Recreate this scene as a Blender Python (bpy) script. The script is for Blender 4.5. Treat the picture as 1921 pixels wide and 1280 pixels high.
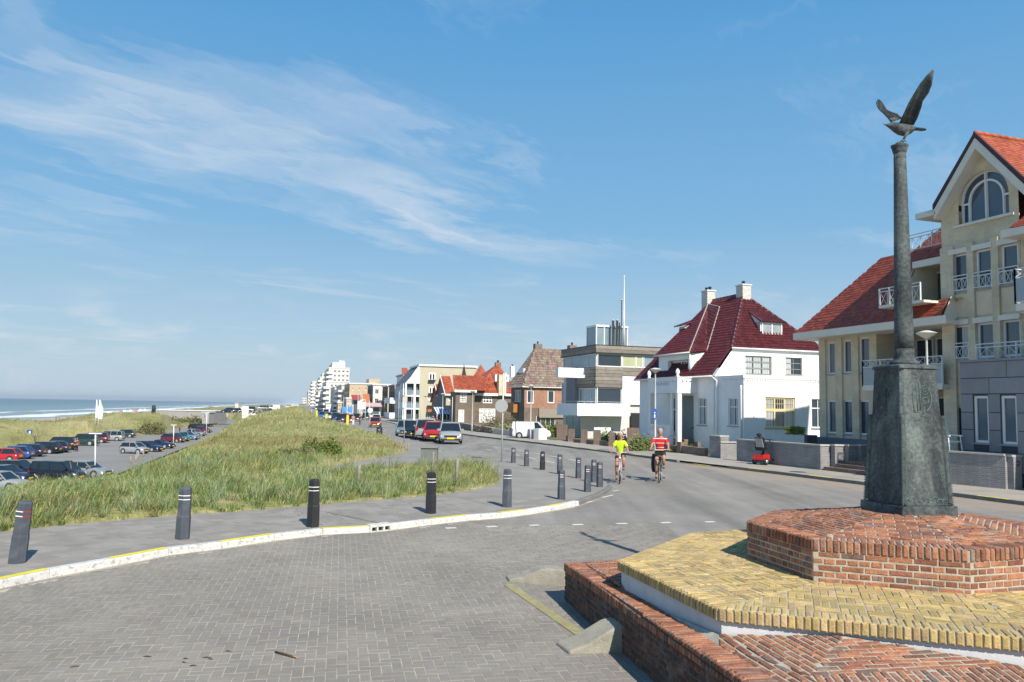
import bpy, math, random
import numpy as np
from mathutils import Vector, Matrix, noise as mnoise
random.seed(7)
rng = np.random.default_rng(7)
for _o in list(bpy.data.objects): bpy.data.objects.remove(_o)
SC = bpy.context.scene
COL = SC.collection

# ------------------------------------------------------------------ camera
PW, PH, FPX, CAMZ = 1921.0, 1280.0, 1500.0, 2.6
PITCH, ROLL = math.radians(4.65), math.radians(1.0)
_c, _s, _cp, _sp = math.cos(ROLL), math.sin(ROLL), math.cos(PITCH), math.sin(PITCH)
cam_d = bpy.data.cameras.new('camera'); cam = bpy.data.objects.new('camera', cam_d); COL.objects.link(cam)
cam_d.sensor_width = 36; cam_d.lens = FPX / PW * 36; cam_d.clip_end = 60000; cam_d.clip_start = 0.1
_R = Vector((_c, -_s*_sp, _s*_cp)); _U = Vector((-_s, -_c*_sp, _c*_cp)); _F = Vector((0, _cp, _sp))
_M = Matrix((_R, _U, -_F)).transposed().to_4x4(); _M.translation = Vector((0, 0, CAMZ))
cam.matrix_world = _M
SC.camera = cam

# ------------------------------------------------------------------ light
SUN_AZ, SUN_EL = math.radians(156), math.radians(40.5)      # clockwise from +Y
sdir = Vector((math.sin(SUN_AZ)*math.cos(SUN_EL), math.cos(SUN_AZ)*math.cos(SUN_EL), math.sin(SUN_EL)))
sun_d = bpy.data.lights.new('sun', 'SUN'); sun_d.energy = 5.0; sun_d.angle = math.radians(0.5); sun_d.color = (1, .935, .82)
sun = bpy.data.objects.new('sun', sun_d); COL.objects.link(sun)
sun.rotation_euler = (-sdir).to_track_quat('-Z', 'Y').to_euler(); sun.location = (40, -90, 90)
w = bpy.data.worlds.new('World'); SC.world = w; w.use_nodes = True
SC.view_settings.view_transform = 'Standard'; SC.view_settings.look = 'None'
SC.view_settings.exposure = 0.42; SC.view_settings.gamma = 1; SC.view_settings.use_curve_mapping = False
SC.cycles.max_bounces = 6; SC.cycles.use_denoising = True; SC.cycles.transparent_max_bounces = 12

class NT:
    def __init__(s, nt): s.nt = nt; s.n = nt.nodes; s.l = nt.links
    def a(s, t, **k):
        n = s.n.new(t)
        for q, v in k.items():
            if isinstance(q, str) and hasattr(n, q): setattr(n, q, v)
        return n
    def set(s, sock, v):
        if hasattr(v, 'is_output'): s.l.new(v, sock)
        else: sock.default_value = v
    def math(s, op, a, b=0.0, c=None, clamp=False):
        n = s.n.new('ShaderNodeMath'); n.operation = op; n.use_clamp = clamp
        s.set(n.inputs[0], a); s.set(n.inputs[1], b)
        if c is not None: s.set(n.inputs[2], c)
        return n.outputs[0]
    def ramp(s, f, stops):
        n = s.n.new('ShaderNodeValToRGB'); s.l.new(f, n.inputs[0]); e = n.color_ramp.elements
        while len(e) < len(stops): e.new(.5)
        for i, (p, c) in enumerate(stops):
            e[i].position = p; e[i].color = (c if len(c) == 4 else (*c, 1)) if hasattr(c, '__len__') else (c, c, c, 1)
        return n.outputs[0]
    def noise(s, vec, scale, detail=4, rough=.55, dist=0.0):
        n = s.n.new('ShaderNodeTexNoise'); n.inputs['Scale'].default_value = scale; n.inputs['Detail'].default_value = detail
        n.inputs['Roughness'].default_value = rough; n.inputs['Distortion'].default_value = dist
        if vec is not None: s.l.new(vec, n.inputs['Vector'])
        return n.outputs[0]
    def mix(s, f, a, b, mode='MIX'):
        n = s.n.new('ShaderNodeMix'); n.data_type = 'RGBA'; n.blend_type = mode
        s.set(n.inputs[0], f); s.set(n.inputs[6], a if hasattr(a, 'is_output') else (*a[:3], 1)); s.set(n.inputs[7], b if hasattr(b, 'is_output') else (*b[:3], 1))
        return n.outputs[2]
    def mapping(s, vec, scale=(1, 1, 1), rot=(0, 0, 0), loc=(0, 0, 0)):
        n = s.n.new('ShaderNodeMapping'); s.l.new(vec, n.inputs[0])
        n.inputs['Scale'].default_value = scale; n.inputs['Rotation'].default_value = rot; n.inputs['Location'].default_value = loc
        return n.outputs[0]
    def sep(s, v):
        n = s.n.new('ShaderNodeSeparateXYZ'); s.l.new(v, n.inputs[0]); return n.outputs
    def comb(s, x, y, z=0.0):
        n = s.n.new('ShaderNodeCombineXYZ'); s.set(n.inputs[0], x); s.set(n.inputs[1], y); s.set(n.inputs[2], z); return n.outputs[0]

def build_world():
    t = NT(w.node_tree); w.node_tree.nodes.clear()
    sky = t.a('ShaderNodeTexSky', sky_type='NISHITA'); sky.sun_disc = False
    sky.sun_elevation = SUN_EL; sky.sun_rotation = SUN_AZ; sky.altitude = 0; sky.air_density = 1.0; sky.dust_density = 0.6; sky.ozone_density = 3.0
    tc = t.a('ShaderNodeTexCoord'); X, Y, Z = t.sep(tc.outputs['Generated'])
    clear = t.ramp(Z, [(0.0, (6.2, 7.6, 8.6)), (.08, (5.0, 7.1, 8.7)), (.22, (2.6, 5.5, 8.6)), (.45, (1.25, 4.1, 7.9)), (1.0, (.5, 2.1, 5.4))])
    skc = t.mix(.93, sky.outputs[0], clear)
    bg1 = t.a('ShaderNodeBackground'); t.l.new(skc, bg1.inputs[0]); bg1.inputs[1].default_value = 0.066
    zc = t.math('MAXIMUM', Z, 0.03)
    x = t.math('DIVIDE', X, zc); y = t.math('DIVIDE', Y, zc)
    ca, sa = math.cos(math.radians(56)), math.sin(math.radians(56))
    u = t.math('ADD', t.math('MULTIPLY', x, ca), t.math('MULTIPLY', y, sa))
    v = t.math('SUBTRACT', t.math('MULTIPLY', y, ca), t.math('MULTIPLY', x, sa))
    # warp for wispy edges
    p0 = t.comb(t.math('MULTIPLY', u, .55), t.math('MULTIPLY', v, 1.1))
    wn = t.noise(p0, 1.2, 5, .6)
    vw = t.math('ADD', v, t.math('MULTIPLY', t.math('SUBTRACT', wn, .5), 1.9))
    fib = t.noise(t.comb(t.math('MULTIPLY', u, .34), t.math('MULTIPLY', vw, .95), 3.1), 1.7, 7, .6, .35)
    big = t.noise(t.comb(t.math('MULTIPLY', u, .4), t.math('MULTIPLY', v, .8), 7.7), 1.0, 3, .5)
    # band between the sea and the houses
    bc = t.math('SUBTRACT', 1.0, t.math('DIVIDE', t.math('ABSOLUTE', t.math('SUBTRACT', vw, 2.72)), .8), clamp=True)
    along = t.math('MULTIPLY', t.math('MULTIPLY_ADD', u, 1.3, -.8, clamp=True), t.math('MULTIPLY_ADD', u, -.5, 2.6, clamp=True))
    band = t.math('MULTIPLY', t.math('POWER', bc, .8), along)
    dens = t.math('ADD', t.math('MULTIPLY', band, .40), t.math('MULTIPLY', t.math('SUBTRACT', fib, .5), 1.15))
    dens = t.math('ADD', dens, t.math('MULTIPLY', t.math('SUBTRACT', big, .52), .5))
    cirrus = t.math('MULTIPLY', t.math('POWER', t.math('MULTIPLY_ADD', dens, 1.55, -.05, clamp=True), 1.15), .85)
    # small fair-weather clouds low over the horizon
    cu = t.noise(t.comb(t.math('MULTIPLY', X, 9), t.math('MULTIPLY', Y, 2), t.math('MULTIPLY', Z, 30)), 1.35, 6, .55, .2)
    zm = t.math('MULTIPLY', t.math('MULTIPLY_ADD', Z, 22, -.5, clamp=True), t.math('MULTIPLY_ADD', Z, -13, 1.75, clamp=True))
    cum = t.math('MULTIPLY', t.math('MULTIPLY', t.math('MULTIPLY_ADD', cu, 6.5, -3.45, clamp=True), zm), .5)
    fac = t.math('MAXIMUM', cirrus, cum)
    bg2 = t.a('ShaderNodeBackground'); bg2.inputs[0].default_value = (.93, .96, 1, 1); bg2.inputs[1].default_value = .65
    m1 = t.a('ShaderNodeMixShader'); t.l.new(fac, m1.inputs[0]); t.l.new(bg1.outputs[0], m1.inputs[1]); t.l.new(bg2.outputs[0], m1.inputs[2])
    out = t.a('ShaderNodeOutputWorld'); t.l.new(m1.outputs[0], out.inputs[0])
build_world()

# ------------------------------------------------------------------ pixel <-> place helpers
def ray(px, py):
    x = (px - PW/2)/FPX; y = (PH/2 - py)/FPX
    xr = x*_c - y*_s; yr = x*_s + y*_c
    return Vector((xr, _cp - yr*_sp, _sp + yr*_cp))
def zg(Y): return -min(.9, max(0.0, .012*(Y-45)))
def onz(px, py, z=0.0):
    r = ray(px, py); k = (z-CAMZ)/r.z; return Vector((r.x*k, r.y*k, z))
def ong(px, py, dz=0.0):
    z = dz
    for _ in range(12):
        p = onz(px, py, z); z = .5*z + .5*(zg(p.y) + dz)
    p = onz(px, py, z); return p
def ony(px, py, Y):
    r = ray(px, py); k = Y/r.y; return Vector((r.x*k, Y, CAMZ+r.z*k))
def onpl(px, py, P, N):
    r = ray(px, py); o = Vector((0, 0, CAMZ)); k = (P-o).dot(N)/r.dot(N); return o + r*k
class Fr:
    """street frame: s runs away along the street, t to the right, z up"""
    def __init__(s, th): s.c, s.s = math.cos(math.radians(th)), math.sin(math.radians(th)); s.th = th
    def st(s, X, Y): return (-X*s.s+Y*s.c, X*s.c+Y*s.s)
    def w(s, S, T, z): return Vector((-S*s.s+T*s.c, S*s.c+T*s.s, z))
    def S(s, px, py, t):
        r = ray(px, py); a, b = s.st(r.x, r.y); k = t/b; return (a*k, CAMZ+r.z*k)
    def T(s, px, py, S_):
        r = ray(px, py); a, b = s.st(r.x, r.y); k = S_/a; return (b*k, CAMZ+r.z*k)
F19 = Fr(19)

# ------------------------------------------------------------------ materials
MATS = {}
def mat(name, col, rough=.8, var=.12, vscale=6.0, bump=0.0, bscale=40.0, metal=0.0, spec=.4, tint=False, fine=0.0, stain=None, coat=0.0, emis=None, transm=0.0):
    if name in MATS: return MATS[name]
    m = bpy.data.materials.new(name); m.use_nodes = True; t = NT(m.node_tree); b = t.n['Principled BSDF']
    tc = t.a('ShaderNodeTexCoord'); vec = tc.outputs['Object']
    geo = t.a('ShaderNodeNewGeometry'); vec = geo.outputs['Position']
    n = t.noise(vec, vscale, 5, .6)
    lo = tuple(max(0, c*(1-var)) for c in col); hi = tuple(min(1, c*(1+var)) for c in col)
    c = t.ramp(n, [(.3, lo), (.7, hi)])
    if fine:
        f = t.noise(vec, 90.0, 3, .7)
        k = t.ramp(f, [(.3, 1-fine), (.7, 1+fine)]); c = t.mix(1.0, c, k, 'MULTIPLY')
    if tint:
        at = t.a('ShaderNodeAttribute'); at.attribute_name = 'tint'; c = t.mix(1.0, c, at.outputs['Color'], 'MULTIPLY')
    if stain:
        sc, sca, amt = stain
        sn = t.noise(vec, sca, 6, .65, .4); sf = t.math('MULTIPLY', t.math('MULTIPLY_ADD', sn, 5, -2.6, clamp=True), amt)
        c = t.mix(sf, c, sc)
    t.l.new(c, b.inputs['Base Color'])
    b.inputs['Roughness'].default_value = rough; b.inputs['Metallic'].default_value = metal
    b.inputs['Specular IOR Level'].default_value = spec; b.inputs['Coat Weight'].default_value = coat; b.inputs['Coat Roughness'].default_value = .06
    if transm: b.inputs['Transmission Weight'].default_value = transm
    if bump:
        bn = t.noise(vec, bscale, 5, .65); bp = t.a('ShaderNodeBump'); bp.inputs['Strength'].default_value = bump; bp.inputs['Distance'].default_value = .02
        t.l.new(bn, bp.inputs['Height']); t.l.new(bp.outputs[0], b.inputs['Normal'])
    MATS[name] = m; return m
def paint(name, col, rough=.25): return mat('paint_'+name, col, rough, .04, 3, coat=.6, spec=.5)

M_glass = mat('window_glass', (.02, .03, .04), .04, .2, .5, spec=1.0)
M_carglass = mat('car_glass', (.012, .018, .022), .05, .1, 1, spec=.8)
M_white = mat('white_render', (.78, .78, .77), .75, .05, 1.2, bump=.15, bscale=25, stain=((.5, .5, .47), 1.3, .25))
M_whitep = mat('white_paint', (.76, .76, .75), .45, .04, 2)
M_cream = mat('cream_render', (.44, .39, .27), .85, .07, 1.5, bump=.2, bscale=30, stain=((.3, .28, .22), .9, .35))
M_black = mat('black_rubber', (.018, .018, .02), .7, .2, 5)
M_dark = mat('dark_metal', (.03, .032, .035), .45, .2, 5, metal=.3)
M_steel = mat('galvanised_steel', (.45, .46, .47), .45, .15, 4, metal=.15)
M_lampgrey = mat('lamp_post_paint', (.5, .5, .48), .5, .08, 3)
M_lampcap = mat('lamp_diffuser', (.62, .6, .5), .5, .08, 3)
M_skin = mat('skin', (.40, .20, .13), .55, .08, 8, spec=.4)
M_wood = mat('weathered_wood', (.27, .235, .19), .9, .25, 12, bump=.5, bscale=30)
M_mortar = mat('mortar', (.40, .37, .30), .95, .2, 9, bump=.4, bscale=60, fine=.15)
M_shadem = mat('shaded_sooty_mortar', (.10, .09, .075), .95, .4, 5, bump=.6, bscale=50, stain=((.3, .28, .24), 2.2, .5))  # dark side-wall mortar: the wall's shade as well as soot put into the colour
M_redbrick = mat('red_brick', (.335, .15, .085), .88, .28, 14, bump=.9, bscale=55, tint=True, fine=.18, stain=((.45, .38, .32), 5, .35))
M_yelbrick = mat('yellow_brick', (.45, .335, .145), .88, .22, 12, bump=.6, bscale=55, tint=True, fine=.14, stain=((.27, .25, .17), 3.2, .5))
M_paver = mat('concrete_paver', (.25, .228, .20), .9, .17, .45, bump=.6, bscale=110, tint=True, fine=.2, stain=((.29, .265, .225), .9, .5))
M_tile_red = mat('clay_roof_tile', (.27, .058, .03), .55, .2, 4, tint=True, bump=.2, bscale=30)
M_tile_wine = mat('glazed_wine_tile', (.085, .016, .016), .42, .25, 5, tint=True, spec=.5)
M_tile_orange = mat('orange_pantile', (.34, .085, .038), .6, .22, 3, tint=True)
M_tile_grey = mat('weathered_grey_tile', (.21, .165, .13), .8, .35, 2.5, tint=True, stain=((.3, .12, .06), 1.6, .5))

# ------------------------------------------------------------------ mesh builder
class MB:
    def __init__(s, fr=None): s.v = []; s.f = []; s.m = []; s.c = []; s.fr = fr; s.mats = []; s.cm = 0; s.sm = []; s.smooth = False; s.tint = None
    def use(s, m):
        if m not in s.mats: s.mats.append(m)
        s.cm = s.mats.index(m); return s
    def add(s, vs, fs, local=True):
        o = len(s.v)
        if s.fr and local: vs = [s.fr.w(*q) for q in vs]
        s.v += [tuple(q) for q in vs]
        for f in fs: s.f.append(tuple(i+o for i in f)); s.m.append(s.cm); s.sm.append(s.smooth)
        if s.tint is not None or s.c:
            while len(s.c) < o: s.c.append((1, 1, 1))
            s.c += [s.tint or (1, 1, 1)]*len(vs)
        return s
    def box(s, a0, a1, b0, b1, c0, c1):
        return s.add([(a0, b0, c0), (a1, b0, c0), (a1, b1, c0), (a0, b1, c0), (a0, b0, c1), (a1, b0, c1), (a1, b1, c1), (a0, b1, c1)],
                     [(3, 2, 1, 0), (4, 5, 6, 7), (0, 1, 5, 4), (1, 2, 6, 5), (2, 3, 7, 6), (3, 0, 4, 7)])
    def poly(s, pts): return s.add(pts, [tuple(range(len(pts)))])
    def prism(s, pts, z0, z1):
        n = len(pts); vs = [(p[0], p[1], z0) for p in pts]+[(p[0], p[1], z1) for p in pts]
        return s.add(vs, [tuple(range(n))[::-1], tuple(range(n, 2*n))]+[(i, (i+1) % n, n+(i+1) % n, n+i) for i in range(n)])
    def slab(s, pts, off):
        """polygon (3D) thickened by the vector off"""
        n = len(pts); off = Vector(off); vs = [Vector(p) for p in pts]+[Vector(p)+off for p in pts]
        return s.add(vs, [tuple(range(n)), tuple(range(n, 2*n))[::-1]]+[(i, n+i, n+(i+1) % n, (i+1) % n) for i in range(n)], False)
    def bar(s, p, q, wx, wz=None):
        """square bar from p to q (world or frame coordinates)"""
        wz = wz or wx
        if s.fr: p = s.fr.w(*p); q = s.fr.w(*q)
        p = Vector(p); q = Vector(q); d = (q-p)
        if d.length < 1e-6: return s
        d.normalize(); up = Vector((0, 0, 1)) if abs(d.z) < .95 else Vector((0, 1, 0))
        a = d.cross(up).normalized()*wx/2; b = a.cross(d).normalized()*wz/2
        vs = [p-a-b, p+a-b, p+a+b, p-a+b, q-a-b, q+a-b, q+a+b, q-a+b]
        return s.add(vs, [(3, 2, 1, 0), (4, 5, 6, 7), (0, 1, 5, 4), (1, 2, 6, 5), (2, 3, 7, 6), (3, 0, 4, 7)], False)
    def tube(s, pts, r, n=8, cap=True):
        if s.fr: pts = [s.fr.w(*p) for p in pts]
        pts = [Vector(p) for p in pts]; m = len(pts)
        rs = r if hasattr(r, '__len__') else [r]*m
        vs = []; prev = None
        for i, p in enumerate(pts):
            d = (pts[min(i+1, m-1)]-pts[max(i-1, 0)]).normalized()
            up = prev if prev else (Vector((0, 0, 1)) if abs(d.z) < .9 else Vector((1, 0, 0)))
            a = (up - d*up.dot(d))
            if a.length < 1e-5: a = d.orthogonal()
            a.normalize(); b = d.cross(a); prev = a
            for k in range(n):
                th = 2*math.pi*k/n; vs.append(p+(a*math.cos(th)+b*math.sin(th))*rs[i])
        fs = [(i*n+k, i*n+(k+1) % n, (i+1)*n+(k+1) % n, (i+1)*n+k) for i in range(m-1) for k in range(n)]
        if cap: fs += [tuple(range(n))[::-1], tuple(range((m-1)*n, m*n))]
        sm = s.smooth; s.smooth = True; s.add(vs, fs, False); s.smooth = sm; return s
    def lathe(s, prof, cx=0, cy=0, n=20):
        if s.fr: q = s.fr.w(cx, cy, 0); cx, cy = q.x, q.y
        vs = [(cx+r*math.cos(2*math.pi*k/n), cy+r*math.sin(2*math.pi*k/n), z) for r, z in prof for k in range(n)]
        m = len(prof)
        fs = [(i*n+k, i*n+(k+1) % n, (i+1)*n+(k+1) % n, (i+1)*n+k) for i in range(m-1) for k in range(n)]
        fs += [tuple(range(n))[::-1], tuple(range((m-1)*n, m*n))]
        sm = s.smooth; s.smooth = True; s.add(vs, fs, False); s.smooth = sm; return s
    def ring(s, c, axis, R, r, n=24, k=6):
        axis = Vector(axis).normalized(); a = axis.orthogonal().normalized(); b = axis.cross(a); c = Vector(c); vs = []
        for i in range(n):
            th = 2*math.pi*i/n; rad = a*math.cos(th)+b*math.sin(th)
            for j in range(k):
                ph = 2*math.pi*j/k; vs.append(c+rad*(R+r*math.cos(ph))+axis*(r*math.sin(ph)))
        fs = [(i*k+j, ((i+1) % n)*k+j, ((i+1) % n)*k+(j+1) % k, i*k+(j+1) % k) for i in range(n) for j in range(k)]
        sm = s.smooth; s.smooth = True; s.add(vs, fs, False); s.smooth = sm; return s
    def mesh(s, name):
        me = bpy.data.meshes.new(name)
        nv, nf = len(s.v), len(s.f)
        me.from_pydata(s.v, [], s.f)
        for m in s.mats: me.materials.append(m)
        me.polygons.foreach_set('material_index', s.m); me.polygons.foreach_set('use_smooth', s.sm)
        if s.c:
            at = me.color_attributes.new('tint', 'FLOAT_COLOR', 'POINT')
            at.data.foreach_set('color', np.array([(c[0], c[1], c[2], 1) for c in s.c], dtype=np.float32).ravel())
        me.update(); return me
    def build(s, name, m=None, parent=None, bevel=0.0, **k):
        if m is not None and not s.mats: s.use(m)
        return link(name, s.mesh(name), parent, bevel, **k)
def link(name, me, parent=None, bevel=0.0, loc=None, rz=None, **k):
    o = bpy.data.objects.new(name, me); COL.objects.link(o)
    if parent is not None:
        o.parent = parent
        if parent.type == 'EMPTY' and not k.pop('local', False): o.matrix_parent_inverse = parent.matrix_basis.inverted()
    else: k.pop('local', None)
    if loc is not None: o.location = loc
    if rz is not None: o.rotation_euler = (0, 0, rz)
    if bevel:
        b = o.modifiers.new('bevel', 'BEVEL'); b.width = bevel; b.segments = 2; b.limit_method = 'ANGLE'
    for q, v in k.items(): o[q] = v
    return o
def thing(name, label, cat, loc=(0, 0, 0), group=None, rz=0.0):
    o = bpy.data.objects.new(name, None); COL.objects.link(o); o.location = loc; o.rotation_euler = (0, 0, rz); o.empty_display_size = .3
    o['label'] = label; o['category'] = cat
    if group: o['group'] = group
    return o
def tag(o, label, cat, group=None, kind=None):
    o['label'] = label; o['category'] = cat
    if group: o['group'] = group
    if kind: o['kind'] = kind
    return o
def struct(o): o['kind'] = 'structure'; return o
def copy_tree(o, parent=None, **k):
    c = o.copy(); COL.objects.link(c)
    if parent is not None: c.parent = parent
    for q, v in k.items(): c[q] = v
    for ch in list(o.children): copy_tree(ch, c)
    return c

# ------------------------------------------------------------------ pieces (bricks, pavers, tiles)
def clip(poly, P):
    """clip 2D polygon poly by convex ccw polygon P"""
    out = poly
    n = len(P)
    for i in range(n):
        a = P[i]; b = P[(i+1) % n]; ex, ey = b[0]-a[0], b[1]-a[1]; inp = out; out = []
        if not inp: break
        def sd(p): return ex*(p[1]-a[1])-ey*(p[0]-a[0])
        for j in range(len(inp)):
            p, q = inp[j], inp[(j+1) % len(inp)]; dp, dq = sd(p), sd(q)
            if dp >= 0: out.append(p)
            if dp*dq < 0:
                k = dp/(dp-dq); out.append((p[0]+(q[0]-p[0])*k, p[1]+(q[1]-p[1])*k))
    return out
def area(p): return .5*sum(p[i][0]*p[(i+1) % len(p)][1]-p[(i+1) % len(p)][0]*p[i][1] for i in range(len(p)))
def inset(p, d):
    n = len(p); out = []
    for i in range(n):
        a, b, c = p[i-1], p[i], p[(i+1) % n]
        e1 = (b[0]-a[0], b[1]-a[1]); e2 = (c[0]-b[0], c[1]-b[1])
        l1 = math.hypot(*e1) or 1e-9; l2 = math.hypot(*e2) or 1e-9
        n1 = (-e1[1]/l1, e1[0]/l1); n2 = (-e2[1]/l2, e2[0]/l2)
        bx, by = n1[0]+n2[0], n1[1]+n2[1]; k = 2*d/max(.35, bx*bx+by*by)
        out.append((b[0]+bx*k, b[1]+by*k))
    return out
class Facet:
    def __init__(s, pts, udir):
        s.P = [Vector(p) for p in pts]; s.o = s.P[0]
        n = Vector((0, 0, 0))
        for i in range(len(s.P)): n += (s.P[i]-s.o).cross(s.P[(i+1) % len(s.P)]-s.o)
        s.n = n.normalized(); u = Vector(udir); s.u = (u-s.n*u.dot(s.n)).normalized(); s.v = s.n.cross(s.u)
        s.poly = [((p-s.o).dot(s.u), (p-s.o).dot(s.v)) for p in s.P]
        if area(s.poly) < 0: s.poly = s.poly[::-1]
    def w(s, u, v, h=0): return s.o+s.u*u+s.v*v+s.n*h
def rnd(a, b): return random.uniform(a, b)
def piece(fc, poly, h, depth, ch, tint, jit=0.0):
    """prism on the facet with a chamfered top; -> (verts, faces, tint, centre)"""
    n = len(poly); ti = inset(poly, ch)
    if area(ti) <= 0: ti = poly
    t1, t2 = rnd(-jit, jit), rnd(-jit, jit); cx = sum(p[0] for p in poly)/n; cy = sum(p[1] for p in poly)/n
    vs = [fc.w(p[0], p[1], -depth) for p in poly]+[fc.w(p[0], p[1], h-ch*.8) for p in poly]+[fc.w(p[0], p[1], h+t1*(p[0]-cx)+t2*(p[1]-cy)) for p in ti]
    fs = [(i, (i+1) % n, n+(i+1) % n, n+i) for i in range(n)]+[(n+i, n+(i+1) % n, 2*n+(i+1) % n, 2*n+i) for i in range(n)]+[tuple(range(2*n, 3*n))]
    return (vs, fs, tint, fc.w(cx, cy, h))
def lay(fc, L, Wd, gap, pattern, h=.0, depth=.03, ch=.005, tintf=None, jit=.02, wob=0.0, off=(0, 0), minarea=.15):
    xs = [p[0] for p in fc.poly]; ys = [p[1] for p in fc.poly]; x0, x1, y0, y1 = min(xs), max(xs), min(ys), max(ys)
    R = []
    if pattern == 'run':
        r = 0; y = y0+off[1]
        while y < y1:
            x = x0-L*(.5 if r % 2 else 0)+off[0]-rnd(0, .03)
            while x < x1: R.append((x, y, L, Wd)); x += L+gap
            y += Wd+gap; r += 1
    elif pattern == 'cross':
        r = 0; y = y0+off[1]
        while y < y1:
            l = L if r % 2 == 0 else (L-gap)/2; x = x0-(L*.25 if r % 2 else 0)+off[0]
            while x < x1: R.append((x, y, l, Wd)); x += l+gap
            y += Wd+gap; r += 1
    elif pattern == 'stack':
        y = y0+off[1]
        while y < y1:
            x = x0+off[0]
            while x < x1: R.append((x, y, L, Wd)); x += L+gap
            y += Wd+gap
    elif pattern == 'weave':
        B = L+gap; k = int(round(B/(Wd+gap))); i0 = int(x0/B)-2
        for i in range(i0, int(x1/B)+2):
            for j in range(int(y0/B)-2, int(y1/B)+2):
                for q in range(k):
                    if (i+j) % 2: R.append((i*B, j*B+q*B/k, L, B/k-gap))
                    else: R.append((i*B+q*B/k, j*B, B/k-gap, L))
    elif pattern == 'herring':
        g = Wd+gap
        for i in range(int(x0/g)-2, int(x1/g)+3):
            for j in range(int(y0/g)-2, int(y1/g)+3):
                q = (i-j) % 4
                if q == 0: R.append((i*g, j*g, 2*g-gap, g-gap))
                elif q == 3: R.append((i*g, j*g, g-gap, 2*g-gap))
    out = []
    for x, y, a, b in R:
        w_ = wob
        q = [(x+rnd(0, w_), y+rnd(0, w_)), (x+a-rnd(0, w_), y+rnd(0, w_)), (x+a-rnd(0, w_), y+b-rnd(0, w_)), (x+rnd(0, w_), y+b-rnd(0, w_))]
        q = clip(q, fc.poly)
        if len(q) < 3 or area(q) < minarea*L*Wd: continue
        # drop near-duplicate points
        q2 = []
        for p in q:
            if not q2 or math.hypot(p[0]-q2[-1][0], p[1]-q2[-1][1]) > .004: q2.append(p)
        if len(q2) > 3 and math.hypot(q2[0][0]-q2[-1][0], q2[0][1]-q2[-1][1]) < .004: q2.pop()
        if len(q2) < 3: continue
        out.append(piece(fc, q2, h+rnd(-.003, .003), depth, ch, tintf(), jit))
    return out
def emit(pieces, name, m, parent, limit=300, rest=None):
    o = Vector((0, 0, CAMZ))
    # the ones that show largest: near and in view
    def key(p):
        d = p[3]-o
        inview = abs(d.x) < .7*max(d.y, .01) and d.y > 0
        return d.length + (0 if inview else 50)
    pieces = sorted(pieces, key=key)
    for vs, fs, tn, c in pieces[:limit]:
        b = MB(); b.tint = tn; b.add(vs, fs); b.build(name, m, parent)
    if pieces[limit:]:
        b = MB()
        for vs, fs, tn, c in pieces[limit:]: b.tint = tn; b.add(vs, fs)
        b.build(rest or name+'_field', m, parent, kind='stuff')
def t_red():
    k = random.random(); g = rnd(.7, 1.2)
    if k < .12: return (.62*g, .85*g, 1.15*g)
    if k < .4: return (.8*g, .72*g, .8*g)
    return (1.08*g, 1.05*g, 1.0*g)
def t_yel():
    g = rnd(.75, 1.2); return (g, g*rnd(.93, 1.03), g*rnd(.8, 1.15))
def t_grey():
    g = rnd(.92, 1.07); return (g, g*rnd(.985, 1.0), g*rnd(.96, 1.01))
def t_tile():
    g = rnd(.72, 1.22); return (g, g*rnd(.8, 1.15), g)

def tiles(pts, udir, tw, th, m, parent, limit=0, lift=.05, name='roof_tile', tint=t_tile, roll=1.0):
    """overlapping curved tiles on a planar roof facet; u = along the eave"""
    fc = Facet(pts, udir)
    if fc.n.z < 0: fc = Facet(list(reversed(pts)), udir)
    if fc.v.z < 0: fc.u = -fc.u; fc.v = -fc.v; fc.poly = [((p-fc.o).dot(fc.u), (p-fc.o).dot(fc.v)) for p in fc.P]
    if area(fc.poly) < 0: fc.poly = fc.poly[::-1]
    xs = [p[0] for p in fc.poly]; ys = [p[1] for p in fc.poly]; out = []
    nr = int((max(ys)-min(ys))/th)+1
    for r in range(nr):
        y = min(ys)+r*th; x = min(xs)-(tw*.5 if r % 2 else 0)*0
        while x < max(xs):
            q = clip([(x, y), (x+tw, y), (x+tw, y+th), (x, y+th)], fc.poly)
            if len(q) >= 3 and area(q) > .3*tw*th:
                X0 = min(p[0] for p in q); X1 = max(p[0] for p in q); Y0 = min(p[1] for p in q); Y1 = max(p[1] for p in q)
                full = area(q) > .97*tw*th
                # triangles at hips: keep the clipped polygon flat; full tiles get a roll
                if full:
                    e = lift*.9*roll; vs = []
                    for yy, hh in ((Y0-.03, lift), (Y1, .008)):
                        for xx, hz in ((X0, 0.0), (X0+tw*.3, e*.9), (X0+tw*.62, e*.15), (X1+.01, 0.0)): vs.append(fc.w(xx, yy, hh*.7+hz))
                    vs += [fc.w(X0, Y0-.03, -.01), fc.w(X1, Y0-.03, -.01)]
                    fs = [(0, 1, 5, 4), (1, 2, 6, 5), (2, 3, 7, 6), (8, 9, 3, 2, 1, 0)]
                    out.append((vs, fs, tint(), fc.w((X0+X1)/2, (Y0+Y1)/2)))
                else: out.append(piece(fc, q, lift*.7, .0, .004, tint()))
            x += tw
    if limit: emit(out, name, m, parent, limit, name+'_field')
    else:
        b = MB()
        for vs, fs, tn, c in out: b.tint = tn; b.add(vs, fs)
        b.build('roof_tiles', m, parent, kind='stuff')
    return fc
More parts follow.
